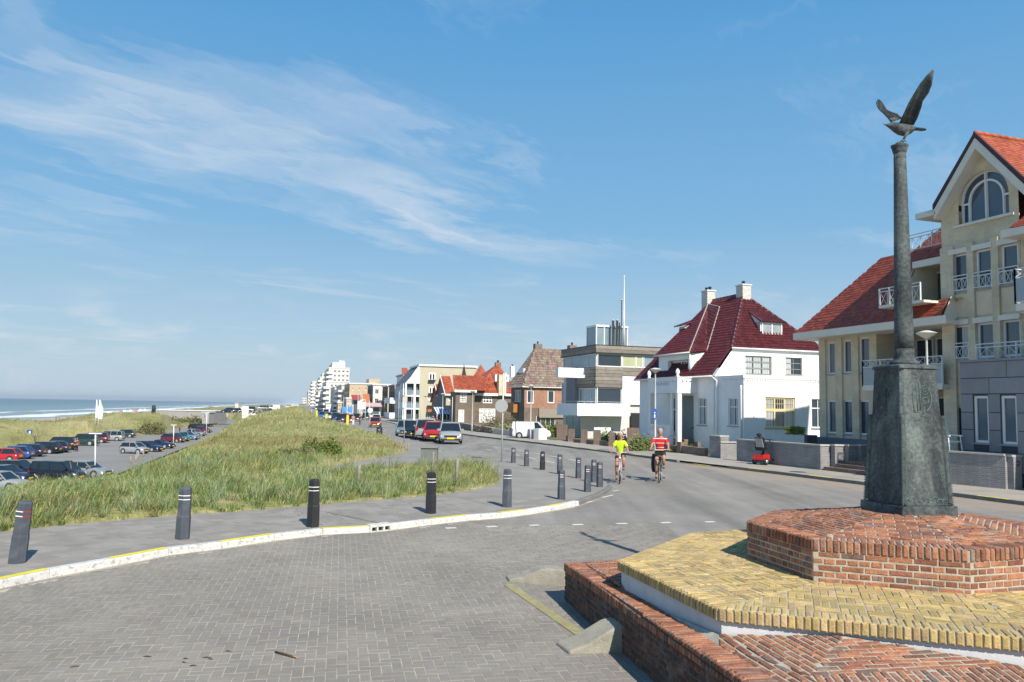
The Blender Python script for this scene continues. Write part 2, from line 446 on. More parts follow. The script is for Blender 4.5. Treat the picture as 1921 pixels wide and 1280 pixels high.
# ------------------------------------------------------------------ ground, road, kerbs
F15 = Fr(15)
KB = [(-260,1168),(-120,1134),(0,1105),(94,1084.7),(212.5,1063),(317,1042.5),(417,1030),(515,1015),(606,1004),(695,999),(732,995),(810,985),(880,977),(939,972.5),(991.6,966),(1034,959),(1060,954.5),(1086.7,948.5),(1120.6,936),(1142.5,923),(1148,915.6),(1141,908)]
KW = [onz(x, y) for x, y in KB]
FE = [(1120,898),(1090,889.5),(1055,881.5),(1020,874),(990,868),(960,861),(885,851),(815,838.5),(775,829),(735,817),(700,806),(660,793),(630,782),(612,774)]
FW = [ong(x, y) for x, y in FE]
LB = KW + FW
def interp(pts, Y):
    P = sorted([(p.y, p.x) for p in pts])
    return float(np.interp(Y, [p[0] for p in P], [p[1] for p in P]))
def XL(Y):
    if Y > FW[-1].y: return FW[-1].x - (Y-FW[-1].y)*math.tan(math.radians(14.2))
    return interp(LB, Y)
RK = [(760,801),(830,810.5),(900,820.5),(1000,832),(1215,860),(1270,868),(1330,875),(1440,888),(1600,908),(1830,937),(2100,972)]
RW = [ong(x, y) for x, y in RK]
def XR(Y):
    if Y > RW[0].y: return RW[0].x - (Y-RW[0].y)*math.tan(math.radians(14.2))
    if Y < RW[-1].y: return RW[-1].x + (RW[-1].y-Y)*.34
    return interp(RW, Y)

def road_material():
    m = bpy.data.materials.new('road_paving'); m.use_nodes = True; t = NT(m.node_tree); b = t.n['Principled BSDF']
    g = t.a('ShaderNodeNewGeometry'); v = t.mapping(g.outputs['Position'], rot=(0, 0, math.radians(-12)))
    br = t.a('ShaderNodeTexBrick'); t.l.new(v, br.inputs[0]); br.inputs['Scale'].default_value = 1
    br.inputs['Brick Width'].default_value = .21; br.inputs['Row Height'].default_value = .107; br.inputs['Mortar Size'].default_value = .006; br.inputs['Mortar Smooth'].default_value = .3
    br.inputs['Color1'].default_value = (.205, .19, .17, 1); br.inputs['Color2'].default_value = (.235, .217, .195, 1); br.inputs['Mortar'].default_value = (.27, .25, .21, 1)
    n1 = t.noise(g.outputs['Position'], .35, 6, .65, .5); n2 = t.noise(g.outputs['Position'], 60, 3, .7); n3 = t.noise(t.mapping(g.outputs['Position'], rot=(0, 0, math.radians(-20)), scale=(1, .06, 1)), .9, 4, .6)
    c = t.mix(1, br.outputs[0], t.ramp(n1, [(.3, .86), (.7, 1.14)]), 'MULTIPLY'); c = t.mix(1, c, t.ramp(n2, [(.3, .82), (.7, 1.18)]), 'MULTIPLY')
    c = t.mix(1, c, t.ramp(n3, [(.35, .78), (.62, 1.16)]), 'MULTIPLY')
    # old pink clinker patches along the right-hand side of the crossing
    p = t.sep(g.outputs['Position']); wob = t.math('MULTIPLY', t.math('SUBTRACT', t.noise(g.outputs['Position'], .55, 4, .6), .5), 5)
    tt = t.math('ADD', t.math('ADD', t.math('MULTIPLY', p[0], math.cos(math.radians(22))), t.math('MULTIPLY', p[1], math.sin(math.radians(22)))), wob)
    near = t.math('MULTIPLY_ADD', p[1], -.12, 5.2, clamp=True)
    f = t.math('MULTIPLY', t.math('MULTIPLY', t.math('MULTIPLY_ADD', tt, .9, -18.3, clamp=True), near), .8)
    c = t.mix(f, c, (.31, .245, .19)); t.l.new(c, b.inputs['Base Color']); b.inputs['Roughness'].default_value = .88
    bp = t.a('ShaderNodeBump'); bp.inputs['Strength'].default_value = .4; bp.inputs['Distance'].default_value = .01
    t.l.new(t.math('ADD', t.math('MULTIPLY', br.outputs['Fac'], -.6), n2), bp.inputs['Height']); t.l.new(bp.outputs[0], b.inputs['Normal'])
    return m
M_road = road_material()
M_bed = mat('sand_bedding', (.44, .40, .33), .95, .15, 8, bump=.5, bscale=90, fine=.2)
M_pavt = mat('pavement_tile', (.26, .24, .215), .88, .1, .8, bump=.3, bscale=60, tint=True, fine=.12, stain=((.17, .16, .145), 1.1, .45))
M_pavf = mat('pavement_far', (.255, .237, .212), .88, .14, .5, bump=.2, bscale=40, fine=.12, stain=((.17, .16, .145), .8, .45))
M_asph = mat('car_park_asphalt', (.225, .215, .2), .9, .12, .15, fine=.15)
M_kwhite = mat('kerb_white_paint', (.60, .59, .56), .8, .10, 4, bump=.4, bscale=40, stain=((.10, .10, .095), 15, .85), tint=True)
M_kdark = mat('kerb_concrete', (.17, .165, .155), .9, .2, 5, bump=.4, bscale=50)
M_kerbyel = mat('yellow_road_paint', (.72, .60, .03), .6, .08, 6, stain=((.4, .36, .15), 9, .5))
M_markw = mat('white_road_paint', (.62, .61, .58), .7, .1, 7, stain=((.25, .24, .22), 9, .6))

def strip(name, fa, fb, ys, dz, m, nx=1):
    b = MB().use(m)
    n = nx+1
    vs = []; fs = []
    for Y in ys:
        a, c = fa(Y), fb(Y)
        for i in range(n): vs.append((a+(c-a)*i/nx, Y, zg(Y)+dz))
    for j in range(len(ys)-1):
        for i in range(nx): fs.append((j*n+i, j*n+i+1, (j+1)*n+i+1, (j+1)*n+i))
    b.add(vs, fs); return b.build(name)
YP = 18.0                                         # laid pavers reach to here
ysf = [YP+.0]+[19+i*1.0 for i in range(26)]+[46, 50, 55, 60, 70, 80, 90, 100, 110, 119.9, 121, 150, 200, 300, 500, 900]
road = struct(strip('road', lambda Y: XL(Y)-.1, lambda Y: XR(Y)+2.5, ysf, 0.0, M_road))
bed = struct(strip('sand_bedding', lambda Y: XL(Y)-.1 if Y > KW[0].y else -30, lambda Y: 60, [-14, 4, 8]+[KW[0].y+i*.5 for i in range(int((YP-KW[0].y)/.5))]+[YP+.02], -.0035, M_bed))
fcp = Facet([(-10.5, 4.6, 0), (3.5, 4.6, 0), (3.5, YP, 0), (-10.5, YP, 0)], (math.cos(math.radians(-12)), math.sin(math.radians(-12)) * -1, 0))
# herringbone pavers, long joints running away up the road
pv = lay(fcp, .21, .1015, .005, 'herring', h=0, depth=.02, ch=.0025, tintf=t_grey, jit=.004, wob=.002)
def wallx(Y): return .77+(11.9-Y)*.179
def keep(p):
    c = p[3]
    if c.x < XL(c.y)+.14 and c.y > KW[0].y: return False
    if c.y > KW[0].y-.001 and c.x < XL(c.y)+.14: return False
    if c.y < 11.1 and c.x > wallx(c.y)-.02: return False
    return True
pv = [p for p in pv if keep(p)]
pavers = struct(thing('paver_field', '', ''))
for k in ('label', 'category'): del pavers[k]
pavers.name = 'paving'
emit(pv, 'paver', M_paver, pavers, 300, 'paver_field')
# right of the laid pavers, behind the monument
b = MB().use(M_road); b.add([(3.5, 4.6, .0), (60, 4.6, .0), (60, YP+.01, .0), (3.5, YP+.01, .0)], [(0, 1, 2, 3)]); b.add([(-30, -14, 0), (60, -14, 0), (60, 4.6, 0), (-30, 4.6, 0)], [(0, 1, 2, 3)]); struct(b.build('square'))

# pavement on the left: a sheet, with laid tiles near the camera
PE = [(-260,1040),(-120,1015),(0,996),(120,984),(250,972),(480,958),(640,943),(800,930),(880,920),(925,910),(938,901)]
PWd = [onz(x, y, .12) for x, y in PE]
def XG(Y): return min(interp(PWd, Y), XL(Y)-.5) if Y < PWd[-1].y else PWd[-1].x
pe2 = [ong(x, y, .1) for x, y in [(938,900),(905,872),(850,850),(765,845),(732,822),(681,810),(650,801),(620,794),(603,789),(583,776)]]
def XG2(Y):
    if Y < PWd[-1].y: return interp(PWd, Y)
    if Y > pe2[-1].y: return pe2[-1].x-(Y-pe2[-1].y)*math.tan(math.radians(14.2))
    return interp(pe2, Y)
ysp = [KW[1].y+.0]+[KW[1].y+.5+i*.5 for i in range(50)]+[40, 42, 45, 50, 55, 60, 70, 80, 90, 100, 110, 119.9, 121, 150, 200, 300, 500, 900]
def pl(Y):
    if Y < 20: return min(interp(PWd, Y)-1.5, XL(Y)-1.0)
    return XG2(Y)-2.5
pave = struct(strip('pavement', pl, lambda Y: XL(Y)-.13, [y for y in ysp], .095, M_pavf))
tl = []
for i in range(1, 17):
    a, c = KW[i], KW[i+1]
    d = (c-a).normalized(); nrm = Vector((-d.y, d.x, 0))
    dn = (KW[min(i+2, len(KW)-1)]-c).normalized(); dp = (a-KW[i-1]).normalized()
    n0 = Vector((-(d+dp).normalized().y, (d+dp).normalized().x, 0)); n1 = Vector((-(d+dn).normalized().y, (d+dn).normalized().x, 0))
    Wp = 3.7
    q = [a+n0*.16, c+n1*.16, c+n1*Wp, a+n0*Wp]; q = [Vector((p.x, p.y, .105)) for p in q]
    fc = Facet(q, d)
    tl += lay(fc, .298, .298, .005, 'run', h=.012, depth=.01, ch=.003, tintf=lambda: (rnd(.86, 1.1),)*3, jit=.008, minarea=.08)
emit(tl, 'paving_tile', M_pavt, pave, 300, 'paving_tile_field')

# left kerb: big concrete stones, painted white with yellow tops
kerb = bpy.data.objects.new('kerb', None); COL.objects.link(kerb); kerb['kind'] = 'structure'; kerb.name = 'kerb'
cols = 'wywywywyw'
seq = {0: 'w', 1: 'w', 2: 'y', 3: 'w', 4: 'y', 5: 'w', 6: 'y', 7: 'w', 8: 'y', 9: 'D', 10: 'w', 11: 'y', 12: 'w', 13: 'y', 14: 'w', 15: 'y', 16: 'w'}
def kn(i):
    a = KW[max(0, i-1)]; c = KW[min(len(KW)-1, i+1)]; d = (c-a).normalized(); return Vector((-d.y, d.x, 0))
for i in range(len(KW)-1):
    a, c = KW[i].copy(), KW[i+1].copy(); d = (c-a).normalized(); a += d*.004; c -= d*.004; n0, n1 = kn(i), kn(i+1)
    ty = seq.get(i, 'd'); hh = .12 if i < 18 else .12-.02*(i-17)
    b = MB(); b.use(M_kwhite if ty in 'wyD' else M_kdark)
    g = rnd(.92, 1.03); b.tint = (g, g, g)
    r = .02
    prof = [(0, 0), (.012, hh-r), (.012+r, hh), (.17, hh), (.17, 0)]
    z0 = -.04
    if ty == 'D':
        # drain inlet stone: three square openings in the face
        L = (c-a).length
        def P(u, w_, z): return a+d*u+n0*w_+Vector((0, 0, z))
        def bx(u0, u1, w0, w1, zz0, zz1):
            b.add([P(u0, w0, zz0), P(u1, w0, zz0), P(u1, w1, zz0), P(u0, w1, zz0), P(u0, w0, zz1), P(u1, w0, zz1), P(u1, w1, zz1), P(u0, w1, zz1)],
                  [(3, 2, 1, 0), (4, 5, 6, 7), (0, 1, 5, 4), (1, 2, 6, 5), (2, 3, 7, 6), (3, 0, 4, 7)])
        bx(-.02, L+.02, -.03, .22, .095, .14); bx(-.02, L+.02, -.03, .2, -.03, .012)
        for u in np.linspace(0, L, 4): bx(u-.022, u+.022, -.03, .2, .012, .095)
        o = b.build('drain_inlet', None, kerb, .004)
        b2 = MB(); b2.use(M_black); b2.add([P(0, .17, 0), P(L, .17, 0), P(L, .17, .1), P(0, .17, .1)], [(0, 1, 2, 3)]); b2.build('drain_throat', None, o)
        continue
    vs = [a+n0*x+Vector((0, 0, z if z else z0)) for x, z in prof]+[c+n1*x+Vector((0, 0, z if z else z0)) for x, z in prof]
    n = 5; b.add(vs, [(k, n+k, n+(k+1) % n, (k+1) % n) for k in range(n)]+[tuple(range(n)), tuple(range(n, 2*n))[::-1]])
    o = b.build('kerb_stone', None, kerb, .006)
    if ty == 'y':
        q = [a+n0*.03, c+n1*.03, c+n1*.155, a+n0*.155]; q = [Vector((p.x, p.y, hh+.003)) for p in q]
        y_ = MB(); y_.use(M_kerbyel); y_.slab(q, (0, 0, .003)); y_.build('yellow_marking', None, o)
# mossy sand trail in the gutter
b = MB().use(mat('gutter_sand', (.33, .29, .235), .95, .2, 5, fine=.2)); vs = []
for i in range(1, 19):
    n0 = kn(i); vs += [KW[i]+n0*.01+Vector((0, 0, .004)), KW[i]-n0*(.10+.05*math.sin(i*2.1))+Vector((0, 0, .002))]
b.add(vs, [(2*i+1, 2*i, 2*i+2, 2*i+3) for i in range(17)]); o = b.build('gutter_sand'); o['kind'] = 'stuff'

# right kerb and pavement
rk = bpy.data.objects.new('kerb_right', None); COL.objects.link(rk); rk['kind'] = 'structure'
RL = list(reversed(RW)); acc = 0
for a, c in zip(RL[:-1], RL[1:]):
    L = (c-a).length; n = max(1, int(L/1.02)); d = (c-a)/n
    for i in range(n):
        p, q = a+d*(i+.006), a+d*(i+.994); nn = Vector((d.y, -d.x, 0)).normalized()
        gap = 33.3 < p.y < 37.5
        low = .02 if 35.2 < p.y < 38.6 else .115
        b = MB().use(M_kdark); b.slab([p, q, q+nn*.15, p+nn*.15], (0, 0, low)); o = b.build('kerb_stone', None, rk)
        if (i+acc) % 3 == 0 and p.y < 66:
            y_ = MB().use(M_kerbyel); z = low+.002; y_.slab([p+nn*.01+Vector((0, 0, z)), q+nn*.01+Vector((0, 0, z)), q+nn*.14+Vector((0, 0, z)), p+nn*.14+Vector((0, 0, z))], (0, 0, .003)); y_.build('yellow_marking', None, o)
    acc += n
M_pavr = mat('pavement_right', (.33, .30, .255), .9, .12, .7, bump=.3, bscale=40, fine=.14, stain=((.24, .22, .19), 1.2, .5))
ysr = [4, 10, 15, 20, 25, 30, 33, 35, 38, 40, 45, 50, 55, 60, 70, 80, 100, 119.9, 121, 200, 400, 900]
struct(strip('pavement_right', lambda Y: XR(Y)+.15, lambda Y: XR(Y)+4.5, ysr, .10, M_pavr))
M_earth = mat('garden_ground', (.14, .15, .07), .95, .3, .8, bump=.5, bscale=12, fine=.2)
struct(strip('ground', lambda Y: XR(Y)+4.2, lambda Y: XR(Y)+400+min(Y, 3000)*2, ysr+[2500, 11000], .13, M_earth))

# road markings
def dash(p, q, wd, name='road_marking'):
    p = Vector(p); q = Vector(q); d = (q-p).normalized(); n = Vector((-d.y, d.x, 0))*wd/2
    for r in (p, q): r.z = zg(r.y)
    v = [p-n, q-n, q+n, p+n]; v = [Vector((k.x, k.y, zg(k.y)+.005)) for k in v]
    b = MB().use(M_markw); b.slab(v, (0, 0, .003)); o = b.build(name); o['kind'] = 'structure'; return o
for (x0, y0), (x1, y1) in [((835,991.5),(856,991)),((912,989),(932,988)),((993,986.5),(1012,985.5)),((1074,985),(1094,984.6)),((1156,983.3),(1176,982.7)),((1239,981.5),(1258,980.7)),((1322,980),(1340,979.3))]:
    dash(onz(x0, y0), onz(x1, y1), .13)
def dashes(pa, pb, n, duty, wd):
    a, c = ong(*pa), ong(*pb)
    for i in range(n): dash(a.lerp(c, i/n), a.lerp(c, (i+duty)/n), wd)
dashes((884,832.5),(1108,869.5), 8, .42, .12)
dashes((912,843.5),(1062,873.5), 5, .42, .12)
dashes((700,803),(735,812), 2, .5, .1)
for a_, b_ in (((1095,944),(1112,941)), ((1130,934),(1150,929)), ((1150,922),(1160,920))): dash(onz(*a_), onz(*b_), .07)
b = MB().use(mat('faded_yellow_line', (.30, .27, .13), .9, .2, 8, stain=((.2, .19, .17), 7, .9)))
pp = [onz(*q) for q in ((945,1098),(962,1096),(1100,1190),(1085,1196))]; b.slab([Vector((p.x, p.y, .004)) for p in pp], (0, 0, .002)); struct(b.build('faded_marking'))

# ------------------------------------------------------------------ dunes
CPK = [onz(x, y, -4.4) for x, y in [(-220,985),(0,940),(200,897),(300,858),(420,812),(452,790),(432,786),(345,801),(290,812),(240,820),(110,832),(0,842),(-220,875)]]
def prof15(t):
    return np.interp(t, [-2000, -400, -150, -140, -95, -62, -50, -45, -39, -20, -9, -2, 5, 9], [-40, -16, -9.9, -9.3, -8, -6.9, -2, -1.2, -3.2, -2.8, 1.2, 1.7, -.75, -.8])
ctl = []
def cp(px, py, Y): p = ony(px, py, Y); ctl.append((p.x, p.y, p.z))
def cz(px, py, z): p = onz(px, py, z); ctl.append((p.x, p.y, z))
for x, y in PE: cz(x, y, .13)
for x, y in [(905,874),(850,862),(765,846),(732,824)]: cz(x, y, .1)
for p in pe2[3:]: ctl.append((p.x, p.y, p.z))
# near mound between the footpath and the car park (low grass line)
for x, y, d in [(-150,965,16),(0,958,17),(60,945,17.5),(120,935,18),(200,930,19),(280,925,20),(360,920,21),(450,920,22),(540,915,23),(640,912,24),(720,903,26),(800,893,28),(860,882,29)]: cp(x, y, d)
for x, y, d in [(0,1000,23),(80,965,24),(150,925,25),(230,905,26),(330,862,32),(420,811,45),(445,778,72),(500,768,100),(570,759,140),(400,880,26),(400,850,36),(480,862,30),(480,830,44),(560,862,31),(560,830,42),(600,800,58),(520,798,62),(560,780,88),(640,790,66),(640,768,130),(620,850,36),(690,838,42),(700,815,52),(740,840,42),(660,872,30),(610,880,27.5)]: cp(x, y, d)
for p in CPK[:5]: q = F15.st(p.x, p.y); v = F15.w(q[0], q[1]+3, 0); ctl.append((p.x, p.y, -4.45)); ctl.append((v.x, v.y, -3.9))
for p in CPK[5:]: ctl.append((p.x, p.y, -4.45))
for x, y, d in [(-60,790,122),(60,790,125),(150,790,135),(200,800,128),(240,780,175),(290,776,190),(330,790,200),(120,815,118)]: cp(x, y, d)
for s_ in (20, 60, 100, 140, 180, 220, 260, 320):
    for t_ in (-150, -110, -80, -62, -54): v = F15.w(s_, t_, 0); ctl.append((v.x, v.y, float(prof15(t_))))
for s_ in (210, 260, 320):
    for t_ in (-45, -30, -15, -5, 5): v = F15.w(s_, t_, 0); ctl.append((v.x, v.y, float(prof15(t_))))
for s_ in (5, 20, 40):
    for t_ in (-40, -25): v = F15.w(s_, t_, 0); ctl.append((v.x, v.y, -4.45))
ctl.append((-12, 8, .1)); ctl.append((-16, 12, .2)); ctl.append((-20, 20, -1.5))
CT = np.array(ctl); _d = np.hypot(CT[:, None, 0]-CT[None, :, 0], CT[:, None, 1]-CT[None, :, 1])
n_ = len(CT); A = np.zeros((n_+3, n_+3)); A[:n_, :n_] = _d+np.eye(n_)*(-.15); A[:n_, n_] = 1; A[:n_, n_+1:n_+3] = CT[:, :2]; A[n_:, :n_] = A[:n_, n_:].T
W_ = np.linalg.lstsq(A, np.concatenate([CT[:, 2], [0, 0, 0]]), rcond=None)[0]
def inpoly(X, Y, P):
    X = np.asarray(X, float); Y = np.asarray(Y, float); ins = np.zeros(X.shape, bool); n = len(P)
    for i in range(n):
        x0, y0, x1, y1 = P[i][0], P[i][1], P[(i+1) % n][0], P[(i+1) % n][1]
        c = ((y0 > Y) != (y1 > Y)) & (X < (x1-x0)*(Y-y0)/((y1-y0) or 1e-9)+x0); ins ^= c
    return ins
PAVP = [(p.x, p.y) for p in PWd]+[(p.x, p.y) for p in pe2]+[(pe2[-1].x-224, pe2[-1].y+885), (600, 1100), (600, -50), (-30, -50)]
PATHP = [ong(x, y, .15) for x, y in [(905,874),(850,848),(765,847),(700,860),(640,870),(575,884),(560,890),(600,893),(700,884),(800,872),(860,868)]]
PATH2 = [(p.x, p.y) for p in PATHP]; CPK2 = [(p.x, p.y) for p in CPK]
def fbm(x, y, s): 
    return (np.sin(x*s+1.3*np.sin(y*s*.7+.4))+np.sin(y*s*1.3+1.7*np.sin(x*s*.9+2))+.5*np.sin((x+y)*s*2.3+np.sin(x*s*3)))/2.5
def hgt(X, Y):
    X = np.asarray(X, float); Y = np.asarray(Y, float); sh = X.shape; x = X.ravel(); y = Y.ravel(); z = np.empty_like(x)
    for i in range(0, len(x), 20000):
        xs, ys = x[i:i+20000], y[i:i+20000]; D = np.hypot(xs[:, None]-CT[None, :, 0], ys[:, None]-CT[None, :, 1])
        z[i:i+20000] = D@W_[:n_]+W_[n_]+W_[n_+1]*xs+W_[n_+2]*ys
    t = .9659*x+.2588*y; s_ = -.2588*x+.9659*y
    far = np.clip((s_-200)/110, 0, 1); near_t = np.clip((t+100)/-60, 0, 1); k = np.maximum(far, near_t); k = k*k*(3-2*k)
    z = z*(1-k)+prof15(t)*k
    amp = np.clip((y-24)/40, 0, 1)*np.clip((t+60)/10, 0, 1)*np.clip((4-t)/6, 0, 1)
    z += amp*(.34*fbm(x, y, .22)+.2*fbm(x+7, y-3, .6)+.07*fbm(x, y, 1.7)+np.clip(s_/250, 0, 1)*.5*fbm(x, y, .06))
    # the dune crest as surveyed against the car park behind it
    kx = x/np.maximum(y, 1); px_ = PW/2+FPX*kx*.998; keep_ = (t > -19.5) & (y > 13) & (px_ < 800)
    sy = np.interp(px_, [-300, 0, 40, 110, 200, 240, 330, 420, 445, 500, 560, 575, 583, 603, 620, 650, 681, 732, 765, 800], [960, 922, 896, 900, 898, 890, 856, 813, 793, 773, 761, 762, 772, 786, 790, 798, 806, 818, 838, 850])
    hor = 762+(px_-960)*.0165; lim = CAMZ-(sy+np.clip(330/np.maximum(y, 1), 2, 16)-hor)*y/FPX
    z = np.where(keep_, np.minimum(z, np.where(y > 60, lim, lim)), z)
    # the kept-flat ground
    c = inpoly(x, y, CPK2); z[c] = -4.5
    c = inpoly(x, y, PAVP); z[c] = np.minimum(z[c], -.25-.0*x[c]); z[c] = np.where(y[c] > 45, -1.3, z[c])
    c = inpoly(x, y, PATH2); z[c] = .0
    return z.reshape(sh)
def grid(y0, y1, ny, r0, r1, nx):
    Ys = y0*(y1/y0)**(np.arange(ny)/(ny-1)); R = np.linspace(r0, r1, nx); YY, RR = np.meshgrid(Ys, R, indexing='ij'); return YY*RR, YY
def gridmesh(name, X, Y, Z, m):
    ny, nx = X.shape; v = np.stack([X, Y, Z], -1).reshape(-1, 3)
    i = np.arange(ny-1)[:, None]*nx+np.arange(nx-1)[None, :]; f = np.stack([i, i+1, i+nx+1, i+nx], -1).reshape(-1, 4)
    me = bpy.data.meshes.new(name); me.vertices.add(len(v)); me.vertices.foreach_set('co', v.astype(np.float32).ravel())
    me.loops.add(f.size); me.loops.foreach_set('vertex_index', f.ravel().astype(np.int32)); me.polygons.add(len(f))
    me.polygons.foreach_set('loop_start', np.arange(0, f.size, 4, dtype=np.int32)); me.polygons.foreach_set('loop_total', np.full(len(f), 4, np.int32))
    me.update(calc_edges=True); me.materials.append(m); me.polygons.foreach_set('use_smooth', np.ones(len(f), bool)); me.update(); return me
def dune_material():
    m = bpy.data.materials.new('dune_grass_ground'); m.use_nodes = True; t = NT(m.node_tree); b = t.n['Principled BSDF']
    g = t.a('ShaderNodeNewGeometry'); P = g.outputs['Position']
    n1 = t.noise(P, .12, 6, .6, .4); n2 = t.noise(P, 3, 5, .7); n3 = t.noise(t.mapping(P, rot=(0, 0, .5), scale=(.35, 1, 1)), .16, 5, .6, .6)
    c = t.ramp(n1, [(.3, (.17, .18, .06)), (.5, (.27, .255, .11)), (.7, (.38, .34, .19))])
    br = t.math('MULTIPLY_ADD', n3, 9, -5.1, clamp=True)
    c = t.mix(t.math('MULTIPLY', br, .75), c, (.17, .09, .04))
    c = t.mix(1, c, t.ramp(n2, [(.25, .55), (.75, 1.4)]), 'MULTIPLY')
    # sand below the dunes
    c = t.mix(t.math('MULTIPLY', t.math('MULTIPLY_ADD', t.noise(P, .7, 5, .7, .5), 9, -5.6, clamp=True), .7), c, (.46, .39, .28))
    p = t.sep(P); sand = t.math('MULTIPLY_ADD', t.math('ADD', p[2], t.math('MULTIPLY', n2, 1.2)), -1.4, -7.6, clamp=True)
    c = t.mix(sand, c, (.42, .35, .26)); t.l.new(c, b.inputs['Base Color']); b.inputs['Roughness'].default_value = .95; b.inputs['Specular IOR Level'].default_value = .1
    bp = t.a('ShaderNodeBump'); bp.inputs['Strength'].default_value = .8; bp.inputs['Distance'].default_value = .15; t.l.new(n2, bp.inputs['Height']); t.l.new(bp.outputs[0], b.inputs['Normal'])
    return m
M_dune = dune_material()
gx, gy = grid(7.0, 1500, 330, -1.25, .02, 330); gz = hgt(gx, gy)
dunes = struct(link('dunes', gridmesh('dunes', gx, gy, gz, M_dune)))
b = MB().use(M_asph); c_ = sum(CPK, Vector())/len(CPK); b.poly([Vector((p.x, p.y, -4.4)) for p in CPK]); struct(b.build('car_park'))
b = MB().use(M_pavf); b.poly([Vector((p.x, p.y, .13+zg(p.y))) for p in PATHP][::-1]); struct(b.build('footpath'))
for i in range(9):    # parking bay lines
    p = F15.w(62+i*2.6, -24, 0); 
    a_, c2 = F15.w(70+i*2.55, -24.5, -4.392), F15.w(70+i*2.55, -19.8, -4.392); b = MB().use(M_markw); d_ = (c2-a_).normalized(); n0 = Vector((-d_.y, d_.x, 0))*.06; b.slab([a_-n0, c2-n0, c2+n0, a_+n0], (0, 0, .004)); struct(b.build('bay_marking'))

# ------------------------------------------------------------------ sea
def sea_material():
    m = bpy.data.materials.new('sea_water'); m.use_nodes = True; t = NT(m.node_tree); b = t.n['Principled BSDF']
    g = t.a('ShaderNodeNewGeometry'); P = g.outputs['Position']; R = t.mapping(P, rot=(0, 0, math.radians(-15)))
    r = t.sep(R); off = t.math('SUBTRACT', -141.0, r[0])     # metres out from the shore
    n1 = t.noise(t.mapping(R, scale=(.05, .011, 1)), 1.0, 6, .65, .5); n2 = t.noise(R, .6, 5, .7)
    nr = t.math('MULTIPLY_ADD', off, -.006, 1.12, clamp=True)
    wav = t.math('SINE', t.math('ADD', t.math('MULTIPLY', off, .115), t.math('MULTIPLY', n1, 9)))
    foam = t.math('MULTIPLY_ADD', t.math('ADD', t.math('MULTIPLY', wav, .42), t.math('ADD', t.math('MULTIPLY', n2, .9), t.math('MULTIPLY', nr, .75))), 4, -4.5, clamp=True)
    foam = t.math('MULTIPLY', foam, t.math('MULTIPLY_ADD', nr, 1.6, .0, clamp=True))
    deep = t.ramp(t.math('MULTIPLY', off, .0012, clamp=True), [(0, (.26, .29, .28)), (.12, (.18, .25, .26)), (.5, (.11, .18, .21)), (1, (.08, .14, .175))])
    wet = t.math('MULTIPLY_ADD', off, -.14, 1.0, clamp=True)
    c = t.mix(foam, deep, (.8, .82, .82)); t.l.new(c, b.inputs['Base Color']); b.inputs['Roughness'].default_value = .45; b.inputs['Specular IOR Level'].default_value = .35
    bp = t.a('ShaderNodeBump'); bp.inputs['Strength'].default_value = .7; bp.inputs['Distance'].default_value = .6
    t.l.new(t.math('ADD', t.noise(t.mapping(R, scale=(.3, .08, 1)), 1.0, 6, .6), t.math('MULTIPLY', wav, .1)), bp.inputs['Height']); t.l.new(bp.outputs[0], b.inputs['Normal'])
    return m
b = MB(F15).use(sea_material()); b.add([(-900, -11000, -9.4), (11500, -11000, -9.4), (11500, -100, -9.4), (-900, -100, -9.4)], [(0, 1, 2, 3)]); struct(b.build('sea'))
gx, gy = np.meshgrid(np.linspace(0, 1, 60), np.linspace(0, 1, 30), indexing='ij')
s_ = -300+gx*6000; t_ = -190+gy*150; z_ = prof15(t_)
bx_ = -s_*F15.s+t_*F15.c; by_ = s_*F15.c+t_*F15.s
M_sand = mat('beach_sand', (.43, .36, .27), .95, .08, .05, fine=.1)
zz = np.where(t_ > -60, -8.0-.0*t_, z_-.12); struct(link('beach', gridmesh('beach', bx_, by_, zz, M_sand)))

